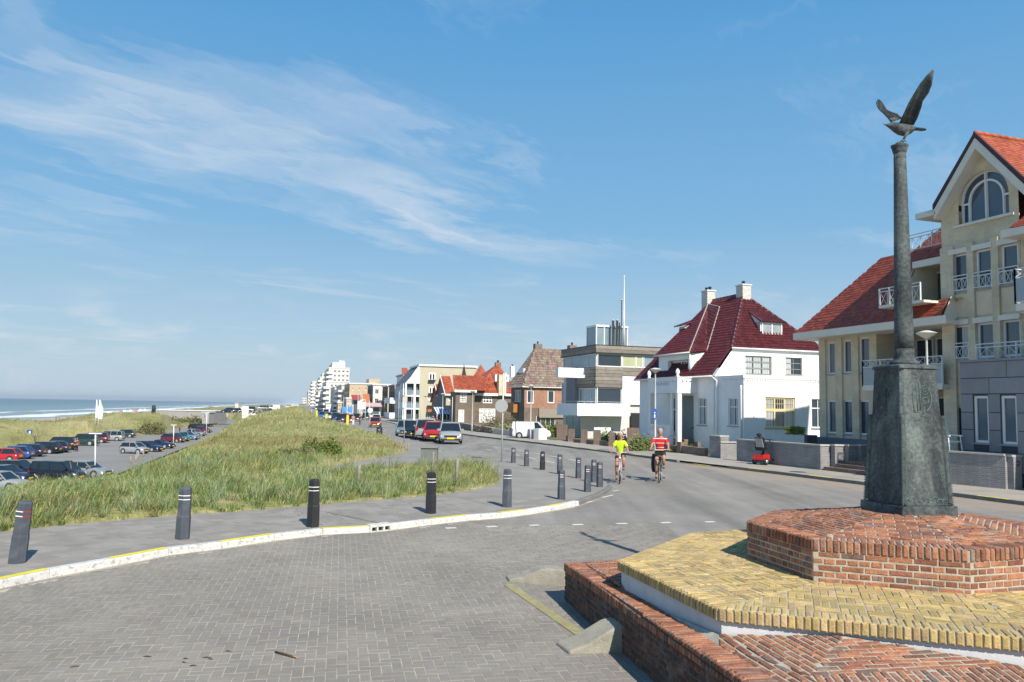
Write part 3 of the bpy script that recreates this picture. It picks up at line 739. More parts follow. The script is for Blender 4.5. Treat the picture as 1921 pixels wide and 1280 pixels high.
# ------------------------------------------------------------------ dune grass: blades by the ten thousand
def grass_material():
    m = bpy.data.materials.new('marram_grass'); m.use_nodes = True; t = NT(m.node_tree); t.n.remove(t.n['Principled BSDF'])
    at = t.a('ShaderNodeAttribute'); at.attribute_name = 'tint'
    d = t.a('ShaderNodeBsdfPrincipled'); t.l.new(at.outputs['Color'], d.inputs['Base Color']); d.inputs['Roughness'].default_value = .55; d.inputs['Specular IOR Level'].default_value = .3
    tr = t.a('ShaderNodeBsdfTranslucent'); t.l.new(at.outputs['Color'], tr.inputs[0]); mx = t.a('ShaderNodeMixShader'); mx.inputs[0].default_value = .3
    t.l.new(d.outputs[0], mx.inputs[1]); t.l.new(tr.outputs[0], mx.inputs[2]); t.l.new(mx.outputs[0], t.n['Material Output'].inputs[0]); return m
M_grass = grass_material()
def blades(name, X, Y, Z, Hh, Wb, colr, bend, parent=None, lean=(1, .25), label=None, la=None):
    """each blade: 5 vertices, a quad and a tip triangle"""
    n = len(X); a = rng.uniform(0, 2*np.pi, n); la = np.arctan2(lean[1], lean[0])+rng.normal(0, 1.5, n) if la is None else la
    wx, wy = np.cos(a)*Wb/2, np.sin(a)*Wb/2; bx, by = np.cos(la)*Hh*bend, np.sin(la)*Hh*bend
    V = np.zeros((n, 5, 3)); V[:, 0] = np.stack([X-wx, Y-wy, Z-.03], -1); V[:, 1] = np.stack([X+wx, Y+wy, Z-.03], -1)
    V[:, 2] = np.stack([X+wx*.8+bx*.3, Y+wy*.8+by*.3, Z+Hh*.55], -1); V[:, 3] = np.stack([X-wx*.8+bx*.3, Y-wy*.8+by*.3, Z+Hh*.55], -1)
    V[:, 4] = np.stack([X+bx, Y+by, Z+Hh*(1-.35*bend)], -1)
    me = bpy.data.meshes.new(name); me.vertices.add(5*n); me.vertices.foreach_set('co', V.astype(np.float32).ravel())
    base = np.arange(n)[:, None]*5; L = np.concatenate([base+np.array([0, 1, 2, 3]), base+np.array([3, 2, 4])], 1).astype(np.int32)
    me.loops.add(7*n); me.loops.foreach_set('vertex_index', L.ravel()); me.polygons.add(2*n)
    ls = np.stack([np.arange(n)*7, np.arange(n)*7+4], -1).ravel().astype(np.int32); me.polygons.foreach_set('loop_start', ls)
    me.polygons.foreach_set('loop_total', np.tile(np.array([4, 3], np.int32), n)); me.update(calc_edges=True)
    at = me.color_attributes.new('tint', 'FLOAT_COLOR', 'POINT'); c = np.ones((n, 5, 4), np.float32); c[:, :, :3] = colr[:, None, :]; at.data.foreach_set('color', c.ravel())
    me.materials.append(M_grass); o = link(name, me, parent); o['kind'] = 'stuff'
    if label: o['label'] = label; o['category'] = 'grass'
    return o
def gcol(X, Y, straw, n):
    pal = np.array([(.10, .17, .03), (.16, .235, .05), (.20, .27, .11), (.36, .33, .13), (.46, .39, .20), (.22, .13, .06)])
    w0 = np.stack([.42-.3*straw, .34-.12*straw, .16-.05*straw, .1+.2*straw, .06+.22*straw, .02+.06*straw], -1); w0 = np.clip(w0, .01, 1)
    cs = np.cumsum(w0/w0.sum(1, keepdims=True), 1); r = rng.random(n)[:, None]; k = (r > cs).sum(1).clip(0, 5)
    return 1.22*pal[k]*rng.uniform(.75, 1.25, (n, 1))
def scatter(n, y0, y1, r0, r1, pw=2.0):
    u = rng.random(n)
    Y = y0*(y1/y0)**u; R = rng.uniform(r0, r1, n); return Y*R, Y
def allowed(X, Y):
    ok = ~inpoly(X, Y, PAVP) & ~inpoly(X, Y, PATH2) & ~inpoly(X, Y, CPK2); t = .9659*X+.2588*Y
    return ok & (t > -60)
# near strip: ragged clumps of marram, each with its own height, hue and lean, over short green cover
def edge_dist(X, Y): return np.abs(Y-np.interp(X, [p.x for p in PWd], [p.y for p in PWd]))
X, Y = scatter(30000, 11.5, 34, -.80, .02); ok = allowed(X, Y); X, Y = X[ok], Y[ok]
st = np.clip(.1+.7*fbm(X+3, Y*1.4, .8), 0, 1)
blades('short_grass', X, Y, hgt(X, Y), rng.uniform(.04, .17, len(X)), rng.uniform(.006, .012, len(X)), gcol(X, Y, st, len(X)), rng.uniform(.3, 1.3, len(X)), label='short green grass along the edge of the near pavement')
n = 3000; X, Y = scatter(n, 11.8, 34, -.80, .02); ok = allowed(X, Y); X, Y = X[ok], Y[ok]; n = len(X); nb = 30
hc = np.clip(rng.lognormal(-1.22, .42, n), .1, .62)*np.clip(.3+edge_dist(X, Y)*.6, .3, 1); R_ = .05+hc*.35
sc = np.clip(.35+.8*fbm(X+3, Y*1.4, .7)+rng.normal(0, .25, n), 0, 1.2); tone = rng.uniform(.6, 1.25, n)
a_ = rng.uniform(0, 2*np.pi, n*nb); rr = np.sqrt(rng.random(n*nb)); XX = np.repeat(X, nb)+np.cos(a_)*rr*np.repeat(R_, nb); YY = np.repeat(Y, nb)+np.sin(a_)*rr*np.repeat(R_, nb)
ok = allowed(XX, YY); kk = np.arange(n*nb)[ok]; XX, YY, a_, rr = XX[ok], YY[ok], a_[ok], rr[ok]; id_ = kk//nb
wind = np.where(rng.random(len(XX)) < .45, .35+rng.normal(0, .5, len(XX)), a_)
cc = gcol(XX, YY, sc[id_], len(XX))*tone[id_][:, None]
blades('marram_grass', XX, YY, hgt(XX, YY), hc[id_]*rng.uniform(.6, 1.35, len(XX)), rng.uniform(.007, .014, len(XX)), cc, np.clip(rr*.9+rng.uniform(0, .7, len(XX)), .1, 1.5), la=wind, label='ragged green and straw marram grass bordering the near footpath')
# tussocks: fans of long blue-green blades
n = 480; X, Y = scatter(n, 12.2, 31, -.72, -.0); ok = allowed(X, Y) & ~inpoly(X, Y-.5, PAVP); X, Y = X[ok], Y[ok]; n = len(X); nb = 42
XX = np.repeat(X, nb)+rng.normal(0, .1, n*nb); YY = np.repeat(Y, nb)+rng.normal(0, .1, n*nb)
c = np.where(rng.random(n*nb)[:, None] < .62, np.array([[.27, .36, .21]]), np.array([[.42, .43, .19]]))*rng.uniform(.75, 1.25, (n*nb, 1))
blades('marram_tussock', XX, YY, hgt(XX, YY), np.repeat(rng.uniform(.7, 1.25, n), nb)*rng.normal(.45, .12, n*nb).clip(.2, .8), rng.uniform(.007, .013, n*nb), c, rng.uniform(.25, 1.3, n*nb), la=rng.uniform(0, 2*np.pi, n*nb), label='long blue green marram tussocks arching over the near dune grass')
# the main dune, finer with distance
X, Y = scatter(175000, 26, 330, -.62, .0); ok = allowed(X, Y); X, Y = X[ok], Y[ok]; n = len(X)
st = np.clip(.62+.5*fbm(X, Y, .17)+.2*fbm(X, Y, 1.1), 0, 1); Z = hgt(X, Y)
brown = fbm(X*.5+4, Y*1.6-X*.3, .13)+.25*fbm(X, Y, .9) > .5
c = gcol(X, Y, st, n); c = c*.5+np.array([.46, .44, .205])*.5; c[brown] = c[brown]*.45+np.array([.24, .13, .055])*.55
blades('dune_grass', X, Y, Z, rng.uniform(.10, .34, n)*np.clip(1+.8*fbm(X, Y, 1.9)+.4*fbm(X, Y, .7), .3, 2)*np.clip(Y/60, .8, 1.5), .010*np.clip(Y/26, 1, 9), c, rng.uniform(.5, 1.4, n), label='pale green and straw grass covering the long rolling dune')
# ------------------------------------------------------------------ the brick platforms and the bronze column
CX, CY = 4.6, 9.5
Cc = Vector((CX, CY, 0))
def V3(x, y, z): return Vector((x, y, z))
def sym(pts):  # four measured corners, completed through the centre
    return pts+[(2*CX-x, 2*CY-y) for x, y in pts]
T3 = sym([(3.53, 10.72), (2.83, 9.62), (3.13, 8.35), (4.46, 7.86)])          # anticlockwise seen from above
T2 = sym([(2.58, 11.5), (1.27, 9.375), (1.865, 7.21), (4.33, 6.37)])
Z1, Z2, Z3, ZP = .63, .85, 1.29, 1.455
RW_ = .055   # rowlock thickness (one brick on edge)

def face_wall(parent, p, q, z0, z1, name='brick', tint=t_red, m=M_redbrick, course=.0655, cap=.115, capproud=.012, lim=60, only_cap=False, store=None):
    """stretcher/header wall between p and q (left to right seen from outside), rowlock course on top"""
    a = V3(p[0], p[1], z0); c = V3(q[0], q[1], z0); u = (c-a).normalized(); nrm = u.cross(Vector((0, 0, 1)))
    L = (c-a).length
    mb = MB().use(M_mortar); mb.slab([a-nrm*.0, c, c+V3(0, 0, z1-z0-.01), a+V3(0, 0, z1-z0-.01)], -nrm*.08); mb.build('mortar', None, parent)
    if not only_cap:
        top = z1-cap-.006
        fc = Facet([a, c, c+V3(0, 0, top-z0), a+V3(0, 0, top-z0)], u)
        store += lay(fc, .208, course-.012, .012, 'cross', h=.007, depth=.02, ch=.006, tintf=tint, jit=.03, wob=.004, off=(rnd(0, .05), .004))
    fc = Facet([a+V3(0, 0, z1-cap-z0), c+V3(0, 0, z1-cap-z0), c+V3(0, 0, z1-z0), a+V3(0, 0, z1-z0)], u)
    fc.o = fc.o+nrm*capproud
    store += lay(fc, .052, cap+.01, .012, 'stack', h=.004, depth=.03, ch=.008, tintf=tint, jit=.04, wob=.003)

def tier(name, label, P, zt, zb, m, tint, rim, cent, zc, patt, cap=.115, course=.0655, band=None, group=None, lim=300):
    o = thing(name, label, 'brick platform', (CX, CY, zb), group)
    n = len(P); st = []
    ce = V3(CX, CY, zc)
    for i in range(n):
        p, q = P[i], P[(i+1) % n]
        if band:
            zz = zt-cap
            face_wall(o, p, q, zz-.004, zt, m=m, tint=tint, cap=cap, store=st, only_cap=True)
        else: face_wall(o, p, q, zb, zt, m=m, tint=tint, cap=cap, course=course, store=st)
        # top: rim of rowlock ends, then the laid field rising gently to the middle
        A, B_ = V3(p[0], p[1], zt), V3(q[0], q[1], zt); u = (B_-A).normalized()
        def pt(c, k): return c.lerp(Vector((CX, CY, 0)), 0) if k == 0 else c
        inn = Vector((CX, CY, 0)); nin = Vector((0, 0, 1)).cross(u)   # inward
        # inner offset line of the rim
        dA = (Vector((CX, CY, zt))-A); dB = (Vector((CX, CY, zt))-B_)
        kA = rim/dA.dot(nin); kB = rim/dB.dot(nin)
        slope = (zc-zt)/max(dA.dot(nin)-cent, .01)
        Ai = A+dA*kA; Bi = B_+dB*kB
        mb = MB().use(M_mortar)
        kc = max(0.0, 1-cent/dA.dot(nin)); kd = max(0.0, 1-cent/dB.dot(nin))
        Ac = A+dA*kc; Bc = B_+dB*kd; Ac.z = zc; Bc.z = zc
        lo = V3(0, 0, -.001)
        for q4 in ([A, B_, Bi, Ai], [Ai, Bi, Bc, Ac]): mb.add([Vector(v)+lo for v in q4], [(0, 1, 2, 3)])
        mb.build('mortar', None, o)
        fr_ = Facet([A, B_, Bi, Ai], u); st += lay(fr_, .053, rim+.01, .012, 'stack', h=.008, depth=.04, ch=.008, tintf=tint, jit=.04, wob=.004)
        ff = Facet([Ai+u*.006, Bi-u*.006, Bc, Ac], u)
        if patt == 'run': st += lay(ff, .205, .052, .013, 'run', h=.008, depth=.03, ch=.006, tintf=tint, jit=.04, wob=.004, off=(rnd(0, .1), .006))
        else: st += lay(ff, .213, .066, .006, 'weave', h=.005, depth=.03, ch=.005, tintf=tint, jit=.03, wob=.003)
    emit(st, 'brick', m, o, lim, 'brick_field')
    return o
# lower platform: red, square-sided, its top folded into sloping facets
low = thing('brick_platform', 'lowest red brick platform with a long dark side wall and white pointed top', 'brick platform', (2.0, 8.0, 0), 'stepped brick platforms')
st = []
wa = (wallx(11.05) and .775, 11.02); wb = (2.55, 1.95)
zA, zB = .50, .70
# outer wall, seen from the road: bricks down to the paving
a, c = V3(wa[0], wa[1], -.05), V3(2.02, 4.9, -.05); u = (c-a).normalized(); nrm = u.cross(Vector((0, 0, 1)))
mb = MB().use(M_shadem); mb.slab([a, c, V3(c.x, c.y, Z1-.008), V3(a.x, a.y, zA-.008)], -nrm*.2); mb.build('mortar', None, low)
fc = Facet([a, c, V3(c.x, c.y, Z1-.12), V3(a.x, a.y, zA-.12)], u)
st += lay(fc, .208, .053, .012, 'cross', h=.007, depth=.02, ch=.006, tintf=lambda: tuple(.42*k for k in t_red()), jit=.06, wob=.006)  # bricks tinted dark to deepen this wall's shade, along with its grime
fc = Facet([V3(a.x, a.y, zA-.115), V3(c.x, c.y, Z1-.115), V3(c.x, c.y, Z1), V3(a.x, a.y, zA)], u); fc.o += nrm*.014
st += lay(fc, .053, .14, .012, 'stack', h=.005, depth=.03, ch=.008, tintf=t_red, jit=.04, wob=.004)
# back wall from the far corner towards the right
bk = V3(7.8, 13.1, -.05); u2 = (a-bk).normalized(); n2 = u2.cross(Vector((0, 0, 1)))
mb = MB().use(M_mortar); mb.slab([bk, a, V3(a.x, a.y, zA-.008), V3(bk.x, bk.y, zA-.008)], -n2*.2); mb.build('mortar', None, low)
fc = Facet([bk, a, V3(a.x, a.y, zA), V3(bk.x, bk.y, zA)], u2); st += lay(fc, .208, .053, .012, 'cross', h=.007, depth=.02, ch=.006, tintf=t_red, jit=.04, wob=.005)
# top facets
A0 = V3(wa[0], wa[1], zA); A1 = V3(2.02, 4.9, Z1); ins_ = -nrm*.235
P_ = V3(1.27, 9.375, .60); Q_ = V3(1.865, 7.21, .63); R_ = V3(4.33, 6.37, .55)
def on2(px, py):  # on the vertical plane through the front edge of the yellow tier
    nn = (R_-Q_).cross(Vector((0, 0, 1))).normalized(); return onpl(px, py, Q_, nn)
G1 = on2(1583, 1177); G1.z = Z2-.125
G2 = onz(1518, 1268, .64)
Hh = on2(1913.5, 1249); Hh.z = max(.45, Hh.z)
def topfacet(pts, ud, rim=False, mat_=M_redbrick):
    pts = [Vector(p) for p in pts]
    nn_ = (pts[1]-pts[0]).cross(pts[2]-pts[0]).normalized()
    for p in pts[3:]: p.z -= (p-pts[0]).dot(nn_)/nn_.z
    f_ = Facet(pts, ud)
    if f_.n.z < 0: f_ = Facet(pts[::-1], ud)
    mb = MB().use(M_mortar); mb.add([p+V3(0, 0, -.001) for p in pts], [tuple(range(len(pts)))]); mb.build('mortar', None, low)
    return f_
f = topfacet([A0, A1, A1+ins_, A0+ins_], u); st += lay(f, .053, .25, .012, 'stack', h=.007, depth=.05, ch=.008, tintf=t_red, jit=.04, wob=.004)
i0, i1 = A0+ins_, A1+ins_
O_ = V3(2.58, 11.5, .52)
f = topfacet([i0, P_, O_, V3(O_.x-.2, O_.y+.1, .5)], (1, .35, 0)); st += lay(f, .2, .052, .014, 'run', h=.007, depth=.03, ch=.006, tintf=t_red, jit=.03, wob=.004)
f = topfacet([i0, i0.lerp(i1, .3), P_], (1, .3, 0)); st += lay(f, .2, .052, .014, 'run', h=.007, depth=.03, ch=.006, tintf=t_red, jit=.03, wob=.004)
f = topfacet([i0.lerp(i1, .3), i0.lerp(i1, .66), Q_, P_], (1, .2, 0)); st += lay(f, .2, .052, .014, 'run', h=.007, depth=.03, ch=.006, tintf=t_red, jit=.03, wob=.004)
k1 = i0.lerp(i1, .66)
f = topfacet([k1, i1, G2], u); st += lay(f, .2, .052, .014, 'run', h=.007, depth=.03, ch=.006, tintf=t_red, jit=.03, wob=.004)
f = topfacet([k1, G2, Q_], u); st += lay(f, .2, .052, .014, 'run', h=.007, depth=.03, ch=.006, tintf=t_red, jit=.03, wob=.004)
f = topfacet([Q_, G2, G1], u); st += lay(f, .2, .052, .014, 'run', h=.007, depth=.03, ch=.006, tintf=t_red, jit=.03, wob=.004)
E1 = V3(4.15, 4.95, .40)
f = topfacet([G1, G2, Hh], (Hh-G2).normalized()); st += lay(f, .2, .052, .014, 'run', h=.007, depth=.03, ch=.006, tintf=t_red, jit=.03, wob=.004)
dd = (Hh-G2).normalized()
f = topfacet([Hh, G2, V3(G2.x+.1, 4.9, .6), V3(4.6, 4.9, .42)], (-dd.y+.3*dd.x, dd.x+.3*dd.y, 0)); st += lay(f, .2, .052, .014, 'run', h=.006, depth=.03, ch=.006, tintf=t_red, jit=.03, wob=.004)
f = topfacet([i1, V3(G2.x+.1, 4.9, .6), G2], u); st += lay(f, .2, .052, .014, 'run', h=.006, depth=.03, ch=.006, tintf=t_red, jit=.03, wob=.004)
f = topfacet([V3(4.33, 6.37, Hh.z), Hh, V3(4.6, 4.9, .42), V3(7.6, 4.9, .42), V3(7.6, 7.4, .5)], (1, 0, 0)); st += lay(f, .2, .052, .014, 'run', h=.006, depth=.03, ch=.006, tintf=t_red, jit=.03, wob=.004)
emit(st, 'brick', M_redbrick, low, 300, 'brick_field')
# core under the upper steps, out to the back
mb = MB().use(M_mortar); mb.prism([(wa[0]+.3, wa[1]-.15), (2.25, 5.0), (8, 5.0), (9.2, 10.5), (7.8, 13.0)], -.05, .38); mb.build('core', None, low)
# middle platform: yellow bricks over a white rendered band
mid = tier('brick_platform', 'middle platform of yellow bricks above a white rendered band', T2, Z2, .5, M_yelbrick, t_yel, .215, 1.3, Z2+.02, 'weave', cap=.105, band=True, group='stepped brick platforms')
M_band = mat('white_plinth_render', (.55, .56, .57), .8, .06, 2, bump=.2, bscale=30, stain=((.36, .36, .36), 2.5, .5))
mb = MB().use(M_band); P2 = []
for x, y in T2: v = Vector((CX-x, CY-y, 0)).normalized()*.035; P2.append((x+v.x, y+v.y))
mb.prism(P2, .3, Z2-.108); mb.build('rendered_band', None, mid)
# top platform
top = tier('brick_platform', 'upper octagonal red brick platform directly under the bronze pedestal', T3, Z3, Z2, M_redbrick, t_red, .215, .42, ZP, 'run', cap=.115, course=.0655, group='stepped brick platforms')
mb = MB().use(M_mortar); mb.prism([(x+(CX-x)*.25, y+(CY-y)*.25) for x, y in T3], Z2, Z3-.02); mb.build('core', None, top)

# ---- bronze
MX, MY = 4.675, 9.5
def bronze():
    m = bpy.data.materials.new('patinated_bronze'); m.use_nodes = True; t = NT(m.node_tree); b = t.n['Principled BSDF']
    g = t.a('ShaderNodeNewGeometry'); P = g.outputs['Position']
    n1 = t.noise(t.mapping(P, scale=(1, 1, .45)), 2.4, 7, .68, .6); n2 = t.noise(P, 26, 5, .7); n3 = t.noise(t.mapping(P, scale=(6, 6, .8)), 1.5, 4, .6)
    f = t.math('ADD', t.math('MULTIPLY', n1, .7), t.math('MULTIPLY', n2, .42)); f = t.math('ADD', f, t.math('MULTIPLY', n3, .12))
    c = t.ramp(f, [(.42, (.015, .021, .025)), (.55, (.042, .051, .054)), (.66, (.095, .11, .108)), (.8, (.18, .23, .21))])
    t.l.new(c, b.inputs['Base Color']); b.inputs['Roughness'].default_value = .6; b.inputs['Metallic'].default_value = 0.0; b.inputs['Specular IOR Level'].default_value = .22
    bp = t.a('ShaderNodeBump'); bp.inputs['Strength'].default_value = .7; bp.inputs['Distance'].default_value = .012; t.l.new(t.math('ADD', n2, t.noise(P, 70, 4, .7)), bp.inputs['Height']); t.l.new(bp.outputs[0], b.inputs['Normal'])
    return m
M_brz = bronze(); M_patina = mat('green_patina', (.085, .14, .125), .7, .3, 9, bump=.5, bscale=60, metal=.1)
MATS['green_patina'].node_tree.nodes['Principled BSDF'].inputs['Metallic'].default_value = 0
mon = thing('bird_monument', 'bronze bird with raised wings on a tall column and tapered green pedestal', 'monument', (MX, MY, ZP))
RZ = math.radians(13)
def rot(x, y): return (MX+x*math.cos(RZ)-y*math.sin(RZ), MY+x*math.sin(RZ)+y*math.cos(RZ))
def sq(h, ch):
    p = [(h-ch, -h), (h, -h+ch), (h, h-ch), (h-ch, h), (-h+ch, h), (-h, h-ch), (-h, -h+ch), (-h+ch, -h)]; return [rot(*q) for q in p]
def loft(mb, secs):
    n = len(secs[0][1]); vs = [(x, y, z) for z, p in secs for x, y in p]
    fs = [(i*n+k, i*n+(k+1) % n, (i+1)*n+(k+1) % n, (i+1)*n+k) for i in range(len(secs)-1) for k in range(n)]
    fs += [tuple(range(n))[::-1], tuple(range((len(secs)-1)*n, len(secs)*n))]; mb.add(vs, fs)
zb_ = ZP-.04
b = MB().use(M_brz); loft(b, [(zb_-.06, sq(.372, .01)), (zb_+.135, sq(.367, .01))]); b.build('base_slab', None, mon, .008)
def hw(z): # half width of the pedestal
    k = (z-zb_-.135)/(1.56); return .318+(.25-.318)*k
b = MB().use(M_brz); secs = []
for k in np.linspace(0, 1, 12): z = zb_+.135+1.56*k; secs.append((z, sq(hw(z), .035)))
secs += [(zb_+1.70, sq(.268, .03)), (zb_+1.735, sq(.262, .03)), (zb_+1.75, sq(.235, .03))]
loft(b, secs); b.build('pedestal', None, mon, .006)
# rope-like mouldings on the lower two thirds of the edges
for sx, sy in ((1, -1), (-1, -1), (1, 1), (-1, 1)):
    b = MB().use(M_brz); zs = np.linspace(zb_+.15, zb_+1.16, 46)
    b.tube([(*rot(sx*(hw(z)-.012), sy*(hw(z)-.012)), z) for z in zs], .034, 8)
    b.use(M_patina)
    for i, z in enumerate(zs[:-1]):
        h = hw(z)-.006; p = rot(sx*(h+.004), sy*(h-.042)); q = rot(sx*(h-.042), sy*(h+.004)); mm = rot(sx*(h+.026), sy*(h+.026))
        b.tube([(*p, z-.022), (*mm, z+.0), (*q, z+.022)], .0065, 5)
    b.build('edge_moulding', None, mon)
# relief scrolls and the cast monogram on the right-hand face
def onface(u, z, d=0.0):   # face looking towards the camera, u across
    h = hw(z); return (*rot(u, -h-d), z)
b = MB().use(M_patina)
def stroke(pts, r=.006): b.tube([onface(u, zb_+z, .001) for u, z in pts], r, 5)
def arc(cu, cz_, ru, rz_, a0, a1, n=14, r=.006): stroke([(cu+ru*math.cos(math.radians(a0+(a1-a0)*i/n)), cz_+rz_*math.sin(math.radians(a0+(a1-a0)*i/n))) for i in range(n+1)], r)
stroke([(-.105, 1.20), (-.115, 1.32), (-.10, 1.50), (-.075, 1.53)]); stroke([(-.06, 1.20), (-.055, 1.53)]); stroke([(-.105, 1.20), (-.04, 1.20)]); stroke([(-.02, 1.22), (-.015, 1.55)], .008); stroke([(-.10, 1.36), (-.055, 1.36)], .004)
arc(.045, 1.45, .05, .055, -150, 170); arc(.045, 1.45, .018, .02, 0, 360); arc(.05, 1.33, .04, .04, -60, 280); arc(.045, 1.36, .085, .15, -85, 50, r=.008); stroke([(-.03, 1.16), (0, 1.145), (.05, 1.175)], .006)
arc(-.075, 1.585, .03, .015, 0, 180, r=.004)
for u_ in (-.09, -.065, -.04): stroke([(u_, 1.10), (u_+.002, 1.14)], .004)
for i in range(9):
    u_ = -.25+i*.06; arc(u_, .19+.018*math.sin(i*2.3), .035, .028, 20, 200+30*math.sin(i), 8, .006)
for i in range(7):
    arc(-.285+.012*i, .22+.05*i, .02, .03, -60, 140, 7, .0045); arc(.285-.012*i, .22+.05*i, .02, .03, 40, 240, 7, .0045)
arc(.17, 1.5, .03, .05, -80, 120, 8, .004); arc(.18, 1.36, .02, .05, -90, 90, 8, .004)
b.build('cast_emblem', None, mon, kind='stuff')
b = MB().use(M_brz)
def onl(u, z, d=0.0): h = hw(z); return (*rot(-h-d, u), z)
for pts in ([(0, 1.15), (0, 1.45)], [(-.05, 1.38), (0, 1.47), (.05, 1.38)], [(-.03, 1.2), (0, 1.3), (.03, 1.2)]): b.tube([onl(u_, zb_+z, .001) for u_, z in pts], .008, 5)
b.tube([onl(.2*math.cos(a), zb_+.3+.18*math.sin(a)-.0) for a in np.linspace(math.pi, 2*math.pi, 14)], .008, 5); b.build('cast_relief', None, mon)
# column
zc0 = zb_+1.745
b = MB().use(M_brz)
prof = [(.15, zc0), (.168, zc0+.018), (.168, zc0+.04), (.15, zc0+.055), (.125, zc0+.065), (.118, zc0+.09), (.113, zc0+.13), (.108, zc0+.2)]
b.lathe(prof, MX, MY, 28); b.build('column_base', None, mon)
HC = 2.612
b = MB().use(M_brz); b.lathe([(.108-.040*k**1.1, zc0+.19+(HC-.19)*k) for k in np.linspace(0, 1, 12)], MX, MY, 28); b.build('shaft', None, mon)
zt = zc0+HC
b = MB().use(M_brz); b.lathe([(.066, zt-.10), (.074, zt-.09), (.066, zt-.08), (.068, zt-.03), (.078, zt-.02), (.08, zt+.0), (.086, zt+.015), (.088, zt+.035), (.098, zt+.05), (.1, zt+.07), (.05, zt+.078)], MX, MY, 28); b.build('capital', None, mon)
# bird: looks left, wings raised
def bp(px, py, dy=0.0): return ony(px, py, MY+dy)
body = [(1656,232.5,.2),(1660,234,1.2),(1666,235.5,3.6),(1672,236.5,7),(1678,239,9.5),(1686,242,11.5),(1695,244,12),(1703,244,10.5),(1710,243,7.5),(1716,242,5.5),(1724,242.5,5.2),(1732,243.5,5),(1737,244,2)]
sc_ = MY/FPX
b = MB().use(M_brz); vs = []; nn = 12
for x, y, r in body:
    c = bp(x, y); R = r*sc_; flat = .45 if x > 1712 else 1.0; wide = 1.35 if x > 1712 else .95
    for k in range(nn): th = 2*math.pi*k/nn; vs.append(c+V3(0, math.cos(th)*R*wide, math.sin(th)*R*flat))
m_ = len(body); fs = [(i*nn+k, i*nn+(k+1) % nn, (i+1)*nn+(k+1) % nn, (i+1)*nn+k) for i in range(m_-1) for k in range(nn)]+[tuple(range(nn))[::-1], tuple(range((m_-1)*nn, m_*nn))]
b.smooth = True; b.add(vs, fs); bird = b.build('bird', None, mon)
def wing(lead, trail, d0, d1, name):
    """lead/trail: matching pixel outlines from root to tip; depth from d0 (root) to d1 (tip)"""
    n = len(lead); b = MB().use(M_brz); b.smooth = True; vs = []
    for i in range(n):
        k = i/(n-1); dy = d0+(d1-d0)*k
        for j in range(6):
            t = j/5; x = lead[i][0]+(trail[i][0]-lead[i][0])*t; y = lead[i][1]+(trail[i][1]-lead[i][1])*t
            c = bp(x, y, dy+.05*math.sin(math.pi*t)*(1-k)); th = .016*(1-k*.6)*math.sqrt(max(.02, 1-t))+.003
            vs.append((c, th))
    top_ = [c+V3(0, -th, 0) for c, th in vs]; bot = [c+V3(0, th, 0) for c, th in vs]; N = len(vs)
    fs = []
    for i in range(n-1):
        for j in range(5): a = i*6+j; fs += [(a, a+1, a+7, a+6), (N+a, N+a+6, N+a+7, N+a+1)]
    for i in range(n-1): fs += [(i*6, (i+1)*6, N+(i+1)*6, N+i*6), (i*6+5, N+i*6+5, N+(i+1)*6+5, (i+1)*6+5)]
    fs += [tuple(range(0, 6))[::-1]+tuple(range(N, N+6)), tuple(range(N-6, N))+tuple(range(2*N-6, 2*N))[::-1]]
    b.add(top_+bot, fs); w_ = b.build(name, None, bird)
    # flight feathers, each a slim raised vane
    f = MB().use(M_brz)
    for q in range(7):
        t = .25+q*.11; pts = []
        for i in range(1, n): 
            k = i/(n-1); x = lead[i][0]+(trail[i][0]-lead[i][0])*t; y = lead[i][1]+(trail[i][1]-lead[i][1])*t; pts.append(bp(x, y, d0+(d1-d0)*k-.02))
        f.tube(pts, [.004*(1-.7*i/len(pts)) for i in range(len(pts))], 4)
    f.build('feather_ribs', None, w_)
wing([(1688,230),(1695,215),(1705,193),(1717,172),(1727,156),(1738,142),(1749,131)], [(1714,235),(1722,220),(1728,203),(1731,190),(1742,175),(1748,160),(1752,133)], -.05, -.42, 'wing')
wing([(1672,229),(1667,222),(1658,213),(1651,207),(1646,200),(1644,193),(1646,187)], [(1693,222),(1684,214),(1672,210),(1664,206),(1660,200),(1656,193),(1650,187)], .06, .5, 'wing')
b = MB().use(M_brz)
for dy in (-.035, .035):
    b.tube([bp(1702, 248, dy), bp(1698, 256, dy), bp(1695, 262, dy)], [.028, .016, .012], 7); b.tube([bp(1695, 262, dy), bp(1689, 266, dy)], [.012, .006], 6); b.tube([bp(1695, 262, dy), bp(1700, 266, dy)], [.011, .006], 6)
    b.tube([bp(1695, 262, dy), bp(1694, 268, dy)], .012, 6)
b.lathe([(.05, zt+.07), (.045, zt+.1), (.02, zt+.115)], MX, MY, 12)
b.build('legs', None, bird)

